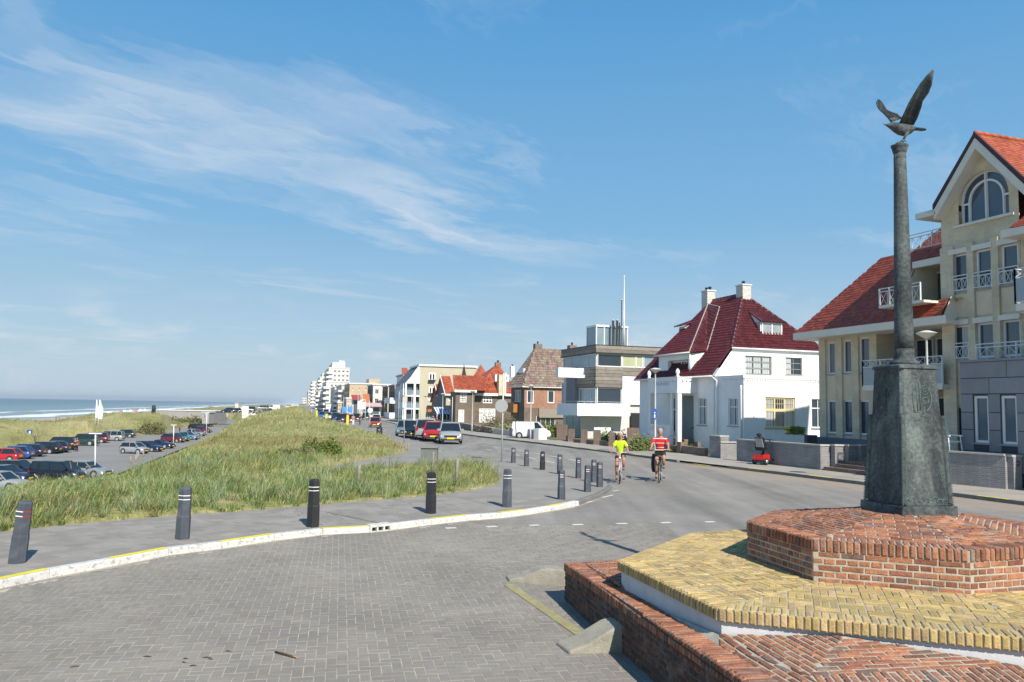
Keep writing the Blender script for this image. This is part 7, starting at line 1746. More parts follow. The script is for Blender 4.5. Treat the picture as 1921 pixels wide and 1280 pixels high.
p_ = gp(1340, 858.5); gwall('tall pale brick gate pillar at the left end of the grey wall', gp(1331, 857.5), gp(1352, 859.5), wh(1340, 819, p_), M_gwall, .55, name='gate_pillar')
gwall('short sunlit grey brick wall right of the gate pillar', gp(1352, 860.5), gp(1382, 861), wh(1366, 832, pa), M_gwall, .24)
gwall('long shaded grey brick wall behind the mobility scooter', gp(1382, 864.3), pc, wh(1460, 831.5, gp(1460, 873)), M_gwall)
for i, (x, xw) in enumerate(((1548, 9), (1575, 10), (1600, 10), (1624, 10))):
    p = gp(x, 882.5-.02*i); st_ = F19.st(p.x, p.y); P0 = F19.w(st_[0]-.0, 23.75+.0+i*.02, 0)
    a = gp(x-xw*.5, 882+0*i); r = F19.w(st_[0], st_[1]+.5+i*.55, 0); c = F19.w(st_[0]-.25, st_[1]+.5+i*.55, 0)
    s_n = F.S(x, 850, 24.2+i*.5)[0]; z_t = F.S(x, 834, 24.2+i*.5)[1]
    t0 = 24.2+i*.5-.35; b = MB(F).use(M_gwall); b.box(s_n-.12, s_n+.12, t0, t0+.5, -.05, z_t-.07); o = thing('stair_pier', ['first', 'second', 'third', 'last'][i]+' grey brick pier from the left beside the dark steps', 'brick pier', F.w(s_n, t0, 0), 'piers beside the steps'); b.build('pier', None, o)
    b = MB(F).use(M_cope); b.box(s_n-.16, s_n+.16, t0-.04, t0+.54, z_t-.065, z_t); b.build('coping_stone', None, o)
sts = thing('garden_steps', 'dark brick steps between the grey wall and the bronze pedestal', 'steps', F.w(27, 24, 0))
for i in range(5): a = F.S(1545+i*22, 884-i*8, 23.9+i*.36)[0]; c = F.S(1640, 880, 23.9+i*.36)[0]; b = MB(F).use(M_rwall); b.box(c-.6, a, 23.9+i*.36, 24.4+i*.36, -.02+.15*i, .1+.15*(i+1)); b.build('step', None, sts)
pd = gp(1772, 908.7); pe = gp(1887, 918)
gwall('long grey brick wall with house numbers behind the pedestal', gp(1650, 895.5), pe, wh(1800, 851, gp(1800, 911)), M_gwall)
gwall('grey brick corner pier at the right edge of the numbered wall', gp(1889, 917.5), gp(1903, 919), wh(1895, 857, gp(1895, 918)), M_gwall, .4, name='gate_pillar')
gwall('grey brick wall running out of the right edge', gp(1905, 911), gp(2060, 925), 1.35, M_gwall)
p = gp(1850, 913); zt2 = wh(1800, 851, gp(1800, 911)); nst = F.st(p.x, p.y)
q = [o for o in bpy.data.objects if o.get('label', '').startswith('long grey brick wall with house')][0]
lettering(q, '67-70', F19, F.S(1845, 868, 24.05)[0], nst[1]-.03, .1+zt2-.33, .27, M_black, math.atan2(pe.y-pd.y, pe.x-pd.x))
# brown garden wall with piers in front of the modern house and the villa
gx_ = [1044, 1066, 1090, 1114, 1142, 1176]
prev = None
for i, x in enumerate(gx_):
    y = 826+(x-1044)*.118; yt = [797, 805, 806, 807, 812, 803][i]; p = gp(x+5, y+.5); wd = [17, 9, 9, 10, 10, 22][i]
    gwall(['tall brown brick pier at the left end of the low garden wall', 'second brown pier of the low wall before the modern house', 'third brown pier of the low wall before the modern house', 'fourth brown pier of the low wall before the modern house', 'brown pier behind the riding woman', 'broad tall brown brick pier between the cyclists'][i], gp(x, y), gp(x+wd, y+wd*.03), wh(x+5, yt, p), M_rwall, .45, cap=None, name='garden_pier')
    if i < 5: gwall(['first', 'second', 'third', 'fourth', 'fifth'][i]+' dark low wall panel from the left before the modern house', gp(x+wd+.5, y+1.2), gp(gx_[i+1]-.5, 826+(gx_[i+1]-1044)*.118), wh(x+10, yt+17, p)*.8, M_rwall, .22, cap=None)
for x0, x1, lab in ((1270, 1277, 'narrow brown post left of the villa steps'), (1302, 1309, 'narrow brown post right of the villa steps')): gwall(lab, gp(x0, 850), gp(x1, 850.6), wh(x0, 829, gp(x0, 850)), M_rwall, .2, cap=None, name='garden_pier')
gwall('low dark brick wall before the villa garden', gp(1278, 850.5), gp(1322, 856), .42, M_rwall, .2, cap=None); gwall('low dark brick wall behind the man on the bicycle', gp(1200, 842), gp(1268, 849.5), .42, M_rwall, .2, cap=None)
# mauve wall and white block by the parked van; long low brown wall
p0_, p1_ = gp(955, 818.5), gp(1002, 823.5)
gwall('mauve rendered wall in front of the parked white van', p0_, p1_, wh(960, 803, p0_), M_pinkw, .3, cap=M_white); gwall('pale brick block at the right end of the mauve wall', gp(1001, 824), gp(1016, 824), wh(1008, 804, gp(1008, 824)), M_white, .8, cap=None, name='gate_pillar')
gwall('low pinkish brick wall beneath the wild bushes', gp(925, 814), gp(955, 817.5), .55, M_pinkb, .25, cap=None); gwall('long low brown wall below the dark brick house', gp(862, 805.5), gp(924, 813.5), .7, M_rwall, .25)
# ------------------------------------------------------------------ cars
M_chrome = mat('bright_trim', (.6, .6, .6), .25, .05, 2, metal=.8); M_head = mat('headlight_glass', (.62, .64, .66), .12, .05, 2, spec=.9, coat=1.0); M_tail = mat('tail_light_red', (.35, .01, .01), .2, .05, 2)
M_plate = mat('yellow_number_plate', (.75, .55, .02), .5, .03, 2); M_trim = mat('black_plastic', (.02, .02, .022), .6, .1, 4); M_hub = mat('wheel_cover', (.5, .51, .53), .35, .1, 6, metal=.5)
SHAPE = {  # L, W, H, belt, bonnet, then x (from the rear, 0..1 of L) of: rear glass base, roof rear, roof front, windscreen base
    'hatch': (3.85, 1.66, 1.48, .92, .86, .02, .14, .60, .78), 'small': (3.5, 1.62, 1.49, .93, .88, .01, .11, .60, .80), 'mpv': (4.3, 1.76, 1.68, 1.0, .95, .01, .06, .66, .84),
    'wagon': (4.6, 1.76, 1.50, .93, .88, .01, .09, .58, .72), 'suv': (4.5, 1.85, 1.78, 1.08, 1.06, .01, .07, .58, .70), 'sedan': (4.5, 1.74, 1.42, .92, .84, .14, .26, .58, .72), 'coupe': (4.3, 1.74, 1.34, .86, .8, .1, .3, .52, .68),
    'cabrio': (4.2, 1.72, 1.28, .9, .86, .30, .42, .54, .66), 'van': (4.2, 1.75, 1.82, 1.05, 1.0, .005, .02, .66, .82), 'pickup': (4.4, 1.75, 1.75, 1.05, .95, .005, .03, .7, .9)}
CM = {}
def car_meshes(kind, pm):
    if (kind, pm.name) in CM: return CM[(kind, pm.name)]
    L, Wd, H, belt, bon, gb, rr, rf_, wb = SHAPE[kind]; hw_ = Wd/2; x = lambda k: (k-.5)*L
    out = {}
    def bodysec(k, top, w0, w1, bot):   # half ring from sill to centre top
        X = x(k); ys = [(w0*.93, bot), (w0, bot+.12), (w0*1.0, (bot+top)/2), (w1, top-.07), (w1*.9, top-.01), (0, top+.01)]
        return [(X, y, z) for y, z in ys]+[(X, -y, z) for y, z in reversed(ys[:-1])]
    rb = min(belt, belt) if kind not in ('sedan', 'coupe') else belt-.02
    ks = [(0.0, belt-.22, hw_*.86, hw_*.82, .30), (.012, belt-.06, hw_*.92, hw_*.86, .24), (.05, rb, hw_*.97, hw_*.9, .22), (.2, belt, hw_, hw_*.93, .2), (.5, belt, hw_, hw_*.94, .2), (wb, bon+.03, hw_, hw_*.92, .2), (.9, bon-.06, hw_*.97, hw_*.88, .2), (.965, bon-.17, hw_*.92, hw_*.8, .22), (.99, bon-.33, hw_*.87, hw_*.76, .24), (1.0, bon-.42, hw_*.8, hw_*.7, .28)]
    b = MB().use(pm); b.smooth = True; secs = [bodysec(*k) for k in ks]; n = len(secs[0]); vs = [v for s_ in secs for v in s_]
    b.add(vs, [(i*n+j, (i+1)*n+j, (i+1)*n+j+1, i*n+j+1) for i in range(len(secs)-1) for j in range(n-1)]+[tuple(range(n)), tuple(range((len(secs)-1)*n, len(secs)*n))[::-1]]); out['body'] = b.mesh('body')
    # cabin
    ti = hw_*.74; bi = hw_*.90; zt = H; zb = belt-.03
    def P(k, y, z): return Vector((x(k), y, z))
    c = {}
    for s in (1, -1):
        c[s] = [P(gb, s*bi, zb), P(rr, s*ti, zt-.05), P(rf_, s*ti, zt-.04), P(wb+.01, s*bi, bon+.0)]
    rc = [P(rr+.01, 0, zt+.0), P((rr+rf_)/2, 0, zt+.03), P(rf_-.01, 0, zt)]
    b = MB().use(pm); b.smooth = False
    mid = {s: P((rr+rf_)/2, s*ti, zt-.0) for s in (1, -1)}
    b.add([c[1][1], mid[1], c[1][2], rc[2], rc[1], rc[0], c[-1][1], mid[-1], c[-1][2]], [(0, 1, 4, 5), (1, 2, 3, 4), (5, 4, 7, 6), (4, 3, 8, 7)])
    for s in (1, -1):   # pillars
        q = c[s]
        for A, B in ((q[0], q[1]), (q[2], q[3])): b.bar(A, B, .07)
        b.bar(q[1], q[2], .06); 
        for k in (.42,) if kind != 'van' else (.55, .56): A = P(k+.02, s*(bi-.0), zb); B = P(k, s*(ti+.01), zt-.05); b.bar(A, B, .06)
        if kind in ('wagon', 'mpv', 'suv'): b.bar(P(.2, s*bi, zb), P(.2, s*ti, zt-.04), .06)
    b.bar(c[1][1], c[-1][1], .06); b.bar(c[1][2], c[-1][2], .06)
    if kind == 'van':
        for s in (1, -1): b.add([P(.01, s*bi, zb), P(.03, s*ti, zt-.02), P(.55, s*ti, zt-.02), P(.55, s*bi, zb)], [(0, 1, 2, 3)])
    out['roof'] = b.mesh('roof')
    b = MB().use(M_carglass); e = .012
    for s in (1, -1): q = c[s]; b.add([q[0]*1, q[1], q[2], q[3]], [(0, 1, 2, 3)])
    out['side_window'] = b.mesh('side_window')
    b = MB().use(M_carglass); b.add([c[1][2], c[-1][2], c[-1][3]+V3(.02, 0, 0), c[1][3]+V3(.02, 0, 0)], [(0, 1, 2, 3)]); out['windscreen'] = b.mesh('windscreen')
    b = MB().use(M_carglass); b.add([c[1][0], c[-1][0], c[-1][1], c[1][1]], [(0, 1, 2, 3)]); out['rear_window'] = b.mesh('rear_window')
    R = .31 if kind != 'suv' else .36
    b = MB().use(M_black); b.ring((0, 0, 0), (0, 1, 0), R-.085, .085, 18, 6); b.lathe([(R*.7, -.05), (R*.7, .05)], 0, 0, 14) if False else None; out['wheel'] = b.mesh('wheel')
    b = MB().use(M_hub); vs = [(math.cos(a)*R*.66, .06, math.sin(a)*R*.66) for a in np.linspace(0, 2*math.pi, 15)[:-1]]; b.add(vs+[(0, .085, 0)], [(i, (i+1) % 14, 14) for i in range(14)]); b.add([(v[0], -.06, v[2]) for v in vs], [tuple(range(14))]); out['hubcap'] = b.mesh('hubcap')
    b = MB().use(M_black); vs = [(math.cos(a)*(R+.05), 0, math.sin(a)*(R+.05)) for a in np.linspace(0, 2*math.pi, 17)[:-1]]; b.add(vs, [tuple(range(16))]); out['arch'] = b.mesh('wheel_arch')
    b = MB().use(M_head); b.lathe([(.01, 0)], 0, 0, 3) if False else b.add([(0, -.17, -.07), (0, .15, -.07), (-.10, .19, .1), (-.16, -.10, .1), (-.1, .2, -.05)], [(0, 1, 2, 3), (1, 4, 2)]); out['headlight'] = b.mesh('headlight')
    b = MB().use(M_tail); b.box(-.02, .05, -.1, .1, -.17, .17); out['tail_light'] = b.mesh('tail_light')
    b = MB().use(M_plate); b.box(-.01, .01, -.26, .26, -.055, .055); out['number_plate'] = b.mesh('number_plate')
    b = MB().use(M_trim); b.box(-.015, .015, -.45, .45, -.07, .07); out['grille'] = b.mesh('grille')
    b = MB().use(pm); b.box(-.07, .07, -.1, .1, -.07, .07); out['mirror'] = b.mesh('mirror')
    b = MB().use(M_trim); b.box(-.06, .04, -hw_*.84, hw_*.84, -.06, .07); out['bumper'] = b.mesh('bumper')
    CM[(kind, pm.name)] = (out, R); return CM[(kind, pm.name)]
def car(label, loc, heading, kind, pm, cat='car', group='parked cars', scale=1.0, detail=True, name='parked_car'):
    ms, R = car_meshes(kind, pm); L, Wd, H, belt, bon, gb, rr, rf_, wb = SHAPE[kind]; x = lambda k: (k-.5)*L; hw_ = Wd/2
    o = thing(name, label, cat, loc, group, rz=heading); o.scale = (scale,)*3
    def put(nm, l=(0, 0, 0), par=None, rz=0): c = bpy.data.objects.new(nm if nm != 'arch' else 'wheel_arch', ms[nm]); COL.objects.link(c); c.parent = par or o; c.location = l; c.rotation_euler = (0, 0, rz); return c
    for nm in ('body', 'side_window', 'windscreen', 'rear_window'): put(nm)
    if kind != 'cabrio': put('roof')
    for k in (.19, .81):
        for s in (1, -1):
            w_ = put('wheel', (x(k), s*(hw_-.07), R), rz=0 if s > 0 else math.pi); 
            put('hubcap', (0, .03, 0), w_)
            put('arch', (x(k), s*(hw_+.002), R+.03))
    if detail:
        for s in (1, -1):
            put('headlight', (x(.985), s*hw_*.66, bon-.27)) if s > 0 else put('headlight', (x(.985), s*hw_*.66, bon-.27))
            put('tail_light', (x(.006), s*hw_*.78, belt-.15)); put('mirror', (x(wb-.05), s*(hw_+.02), belt+.06))
        put('number_plate', (x(1.0)+.035, 0, .42)); put('grille', (x(1.0)-.0, 0, .55)); put('bumper', (x(1.0)+.0, 0, .33)); put('bumper', (x(0)-.0, 0, .36)); put('number_plate', (x(0)-.06, 0, .62))
    return o
PC = dict(silver=paint('silver', (.27, .285, .30)), grey=paint('grey', (.20, .215, .23)), red=paint('red', (.42, .012, .015)), dred=paint('dark_red', (.12, .012, .018)), black=paint('black', (.008, .008, .012)), navy=paint('navy', (.012, .02, .05)),
          blue=paint('blue', (.02, .09, .32)), lblue=paint('light_blue', (.12, .2, .30)), green=paint('dark_green', (.015, .04, .035)), teal=paint('teal', (.03, .16, .13)), white=paint('white', (.7, .7, .7)), orange=paint('orange_red', (.32, .045, .02)), steel=paint('steel_blue', (.13, .19, .22)))
D = math.radians
# kerbside row facing us
for lab, x, y, k, c, hd in (('silver small hatchback nearest in the kerbside row', 836, 834, 'small', 'silver', -84), ('bright red small car behind the silver hatchback', 806, 829.5, 'small', 'red', -86), ('pale grey people carrier third in the kerbside row', 790, 826, 'mpv', 'silver', 96), ('black hatchback with dark windscreen fourth in the kerbside row', 768, 823, 'hatch', 'black', -84), ('blue grey hatchback at the back of the kerbside row', 752, 820, 'hatch', 'steel', -84)):
    p = ong(x, y); car(lab, p+V3(.15, 1.9, 0), D(hd), k, PC[c], group='cars parked facing the camera by the pavement')
car('orange red car driving towards the camera past the litter bin', ong(700, 802)+V3(0, 1.8, 0), D(-84), 'hatch', PC['orange'], name='moving_car')
# car park: outer row backed to the dune
CP = [('bright red hatchback at the left edge of the car park', 3, 868, 'hatch', 'red', 186), ('blue hatchback half hidden behind the red one', 26, 863, 'hatch', 'blue', 188), ('dark hatchback with white wheel right of the blue one', 44, 858.5, 'wagon', 'navy', 188), ('long black estate car in the outer car park row', 77, 853, 'wagon', 'black', 184),
      ('small dark blue hatchback beside the black estate', 100, 851, 'hatch', 'navy', 190), ('big black off-road car in the outer row', 108, 846, 'suv', 'black', 190), ('dark green off-road car behind the black one', 153, 838, 'suv', 'green', 190), ('maroon car just left of the silver people carrier', 176, 833, 'mpv', 'dred', 192),
      ('silver people carrier in the outer car park row', 206, 829, 'mpv', 'silver', 190), ('dark hatchback with red tail at the end of the outer row', 232, 823, 'hatch', 'green', 192), ('dark off-road car half behind a bush', 284, 808, 'suv', 'black', 186), ('maroon off-road car at the far bend of the car park', 311, 804, 'suv', 'dred', 186),
      ('long black people carrier close behind the grass', 108, 904, 'mpv', 'black', -6), ('grey saloon with open view behind the black people carrier', 160, 897, 'sedan', 'grey', -8), ('silver hatchback alone in the middle of the car park', 252, 853, 'small', 'silver', -12), ('navy saloon behind the silver hatchback', 275, 849, 'sedan', 'navy', -12),
      ('dark blue open car with folded hood', 300, 843, 'cabrio', 'navy', -10), ('teal hatchback by the white notice', 335, 830, 'hatch', 'teal', -12), ('red estate showing behind the teal hatchback', 325, 832, 'hatch', 'dred', -12), ('pale blue saloon beyond the teal hatchback', 350, 827, 'sedan', 'lblue', -12),
      ('grey coupe near the fence posts', 366, 820, 'coupe', 'grey', -14), ('dark maroon saloon above the grey coupe', 378, 814, 'sedan', 'dred', -14), ('black saloon farthest in the inner row', 372, 809, 'wagon', 'black', -14), ('dark blue car showing its roof at the left edge', 8, 907, 'sedan', 'navy', -4),
      ('pale silver car cut off at the left edge behind the grass', -2, 922, 'sedan', 'silver', -4), ('black car roof just above the mound of grass', 30, 897, 'hatch', 'black', -4)]
for lab, x, y, k, c, hd in CP:
    p = onz(x, y-2, -4.4); car(lab, p, D(hd), k, PC[c], group='cars in the lower car park')
# second car park farther up the coast
for i, (x, y, k, c) in enumerate([(428, 774, 'hatch', 'navy'), (438, 774.5, 'wagon', 'black'), (453, 775, 'van', 'white'), (465, 773, 'suv', 'navy'), (477, 781, 'hatch', 'white'), (491, 768.5, 'wagon', 'grey'), (498, 774, 'wagon', 'black'), (512, 769, 'van', 'white'), (506, 773, 'hatch', 'dred')]):
    Y = 232+6*i; p = ony(x, y, Y); gz_ = float(hgt(np.array([p.x]), np.array([Y]))[0]); car(f'{["dark", "black", "white", "navy", "little white", "grey", "low black", "pale", "dark red"][i]} {["car at the left end of", "estate second in", "van third in", "off-road car behind the banner in", "car below the others in", "estate on the upper line of", "estate right of the centre in", "van at the right end of", "car between the vans in"][i]} the far car park', (p.x, Y, max(gz_, p.z)-.1), D(190+i*3), k, PC[c], detail=False, group='cars in the far car park')
# traffic and parked cars along the distant boulevard
for i, (lab, x, y, k, c, Y) in enumerate([('bright blue van on the distant boulevard', 626, 780, 'van', 'blue', 190), ('white van in the distant traffic', 612, 778, 'van', 'white', 215), ('blue car behind the first yellow post', 605, 783, 'hatch', 'blue', 180), ('dark estate in the distant parked row', 630, 787, 'wagon', 'navy', 165), ('black car at the front of the distant parked row', 640, 790, 'wagon', 'black', 150), ('dark red car behind the walking couple', 655, 793, 'hatch', 'dred', 142), ('grey car in the middle of the distant parked row', 648, 786, 'hatch', 'grey', 160), ('dark blue car low in the distance beside the flags', 668, 788, 'wagon', 'navy', 158), ('silver car between the dark ones on the boulevard', 616, 786, 'wagon', 'silver', 172), ('black car at the right kerb below the pink awning', 686, 788, 'hatch', 'black', 175), ('white car at the right kerb before the cream corner building', 706, 791, 'hatch', 'white', 150), ('small dark car far up the boulevard', 598, 777, 'hatch', 'navy', 240), ('pale car far up the boulevard beside the dark one', 604, 776.5, 'wagon', 'silver', 250), ('red car far up the boulevard', 610, 778, 'hatch', 'red', 228)]):
    p = ony(x, y, Y); car(lab, (p.x, Y, zg(Y)+.05), D(-80), k, PC[c], detail=False, group='cars on the distant boulevard')
pv_ = ony(998, 800, 72); car('white panel van parked behind the mauve wall', (pv_.x, 72, -.25), D(-6), 'van', PC['white'], name='parked_van', cat='van', scale=.82)

# ------------------------------------------------------------------ people
def skinned(name, joints, edges, mats_, par=None, sub=1, root=0):
    me = bpy.data.meshes.new(name); me.from_pydata([Vector(j[:3]) for j in joints], edges, []); o = bpy.data.objects.new(name, me); COL.objects.link(o)
    m = o.modifiers.new('s', 'SKIN'); sv = me.skin_vertices[0].data
    for i, j in enumerate(joints): r = j[3]; sv[i].radius = (r, j[4] if len(j) > 4 else r)
    sv[root].use_root = True; m.use_smooth_shade = True
    if sub: ss = o.modifiers.new('u', 'SUBSURF'); ss.levels = ss.render_levels = sub
    dg = bpy.context.evaluated_depsgraph_get(); ev = o.evaluated_get(dg); nm = bpy.data.meshes.new_from_object(ev); o.modifiers.clear(); old = o.data; o.data = nm; bpy.data.meshes.remove(old)
    nm.materials.clear(); [nm.materials.append(q) for q in mats_]; nm.name = name
    if par: o.parent = par
    return o
def cloth(name, col): return mat(name, col, .85, .12, 14, bump=.3, bscale=60)
def ellip(mb, c, r, n=12, m=8):
    vs = []; c = Vector(c)
    for i in range(m+1):
        th = math.pi*i/m
        for j in range(n): ph = 2*math.pi*j/n; vs.append(c+V3(r[0]*math.sin(th)*math.cos(ph), r[1]*math.sin(th)*math.sin(ph), r[2]*math.cos(th)))
    sm = mb.smooth; mb.smooth = True; mb.add(vs, [(i*n+j, (i+1)*n+j, (i+1)*n+(j+1) % n, i*n+(j+1) % n) for i in range(m) for j in range(n)]); mb.smooth = sm
def hand(par, wrist, direc, side, m, s=1.0):
    """palm and five curled fingers"""
    w_ = Vector(wrist); d = Vector(direc).normalized(); up = V3(0, 0, 1); sx = d.cross(up).normalized(); J = [(*w_, .026*s), (*(w_+d*.05*s), .034*s, .018*s), (*(w_+d*.085*s), .036*s, .016*s)]; E = [(0, 1), (1, 2)]
    o = skinned('hand', J, E, [m], par)
    for k, (off, L) in enumerate(((-.03, .07), (-.01, .08), (.012, .075), (.032, .06))):
        b0 = w_+d*.085*s+sx*off*s; f = [(*b0, .0095*s), (*(b0+d*L*.45*s+V3(0, 0, -.008)*s), .009*s), (*(b0+d*L*.6*s+V3(0, 0, -.035)*s), .008*s), (*(b0+d*L*.4*s+V3(0, 0, -.055)*s), .007*s)]; skinned('finger', f, [(0, 1), (1, 2), (2, 3)], [m], o, 0)
    b0 = w_+d*.035*s+sx*(-.03*side)*s; f = [(*b0, .012*s), (*(b0+d*.03*s+sx*(-.02*side)*s+V3(0, 0, -.015)), .0105*s), (*(b0+d*.055*s+V3(0, 0, -.04)), .009*s)]; skinned('thumb', f, [(0, 1), (1, 2)], [m], o, 0)
    return o
def head(par, c, m, hairm, s=1.0, look=(0, -1), hair=1.0):
    """head with a face turned to `look`"""
    c = Vector(c); f = V3(look[0], look[1], 0).normalized(); r = V3(-f.y, f.x, 0)
    b = MB().use(m); ellip(b, c, (.078*s, .095*s, .115*s)); ellip(b, c+V3(0, 0, -.06*s)+f*.025*s, (.055*s, .06*s, .06*s))
    b.tube([c+f*.088*s+V3(0, 0, .02*s), c+f*.118*s+V3(0, 0, -.022*s), c+f*.09*s+V3(0, 0, -.03*s)], [.010*s, .016*s, .011*s], 6)
    for k in (1, -1): ellip(b, c+r*k*.08*s+V3(0, 0, -.005), (.012*s, .022*s, .032*s), 8, 6)
    h = b.build('head', None, par)
    e = MB().use(mat('eye_dark', (.05, .035, .03), .3, .1, 5))
    for k in (1, -1): ellip(e, c+f*.086*s+r*k*.03*s+V3(0, 0, .016*s), (.011*s, .007*s, .007*s), 8, 5)
    e.build('eyes', None, h); e = MB().use(mat('lips', (.4, .13, .11), .5, .1, 5)); ellip(e, c+f*.085*s+V3(0, 0, -.055*s), (.024*s, .010*s, .008*s), 8, 5); e.build('mouth', None, h)
    b = MB().use(hairm); ellip(b, c-f*.026*s+V3(0, 0, .05*s), (.086*s, .09*s, .084*s*hair)); 
    for k in range(9): a = k*.7; ellip(b, c-f*.045*s+V3(.07*math.cos(a)*s, .07*math.sin(a)*s if math.sin(a)*f.y < .3 else .02, .045*s+.02*(k % 2)), (.03*s, .03*s, .035*s), 8, 5)
    b.build('hair', None, h); return h
def bicycle(label, loc, rz, fm, s=1.0, basket=False, pannier=False, roll=0.0):
    o = thing('bicycle', label, 'bicycle', loc, rz=rz); o.scale = (s,)*3
    def fin(b, n, par=None): c = b.build(n, None, None); c.parent = par or o; return c
    for n, y in (('front_wheel', -.54), ('rear_wheel', .53)):
        b = MB().use(M_black); b.ring((0, y, .345), (1, 0, 0), .325, .020, 32, 6); w_ = fin(b, n)
        b = MB().use(M_steel); b.ring((0, y, .345), (1, 0, 0), .30, .008, 28, 5); b.tube([(-.04, y, .345), (.04, y, .345)], .02, 8); fin(b, 'rim', w_)
        b = MB().use(M_steel)
        for k in range(18): a = 2*math.pi*k/18; b.tube([(.02*(-1)**k, y, .345), (0, y+.3*math.cos(a), .345+.3*math.sin(a))], .0016, 4, False)
        fin(b, 'spokes', w_)
        b = MB().use(fm); pts = [(0, y+.365*math.cos(a), .345+.365*math.sin(a)) for a in (np.linspace(-.3, 2.1, 10) if n == 'rear_wheel' else np.linspace(.9, 2.7, 10))]
        b.tube(pts, .018, 6); fin(b, 'mudguard')
    b = MB().use(fm)
    BB, ST, HT, HB = (0, .08, .29), (0, .26, .86), (0, -.37, .88), (0, -.40, .74)
    for p, q, r in ((BB, ST, .018), (BB, HB, .022), ((0, .12, .42), HT, .018), (ST, (.03, .53, .345), .009), (ST, (-.03, .53, .345), .009), (BB, (.04, .53, .345), .011), (BB, (-.04, .53, .345), .011), (HB, (0, -.35, 1.0), .018)): b.tube([p, q], r, 8)
    for sx_ in (.04, -.04): b.tube([HB, (sx_, -.44, .62), (sx_, -.54, .345)], .013, 6)
    fin(b, 'frame')
    b = MB().use(M_steel); b.tube([(0, -.35, .98), (0, -.36, 1.08)], .014, 8); b.tube([(-.29, -.14, 1.08), (-.27, -.26, 1.1), (-.12, -.37, 1.08), (.12, -.37, 1.08), (.27, -.26, 1.1), (.29, -.14, 1.08)], .012, 8); fin(b, 'handlebar')
    b = MB().use(M_black)
    for sx_ in (1, -1): b.tube([(.285*sx_, -.16, 1.08), (.295*sx_, -.04, 1.075)], .018, 8)
    fin(b, 'grips')
    b = MB().use(M_black); ellip(b, (0, .30, .94), (.09, .14, .035)); b.tube([(0, .28, .86), (0, .29, .93)], .013, 6); fin(b, 'saddle')
    b = MB().use(M_steel); b.ring((.05, .08, .29), (1, 0, 0), .09, .008, 20, 5)
    b.tube([(.05, .08, .29), (.08, .10, .12)], .012, 6); b.tube([(-.05, .08, .29), (-.08, .06, .46)], .012, 6); fin(b, 'crank')
    b = MB().use(M_black); b.box(.08, .17, .05, .15, .10, .13); b.box(-.17, -.08, .01, .11, .455, .485); fin(b, 'pedals')
    b = MB().use(M_head); b.lathe([(.01, 0)], 0, 0, 3) if False else ellip(b, (0, -.46, .9), (.045, .04, .045)); fin(b, 'lamp')
    b = MB().use(fm)
    for y in (.4, .5, .6, .7): b.tube([(-.07, y, .78), (.07, y, .78)], .006, 5)
    b.tube([(-.07, .33, .78), (-.07, .74, .78), (.07, .74, .78), (.07, .33, .78)], .008, 5); b.tube([(.05, .7, .78), (.03, .53, .36)], .007, 5); b.tube([(-.05, .7, .78), (-.03, .53, .36)], .007, 5); fin(b, 'carrier')
    return o
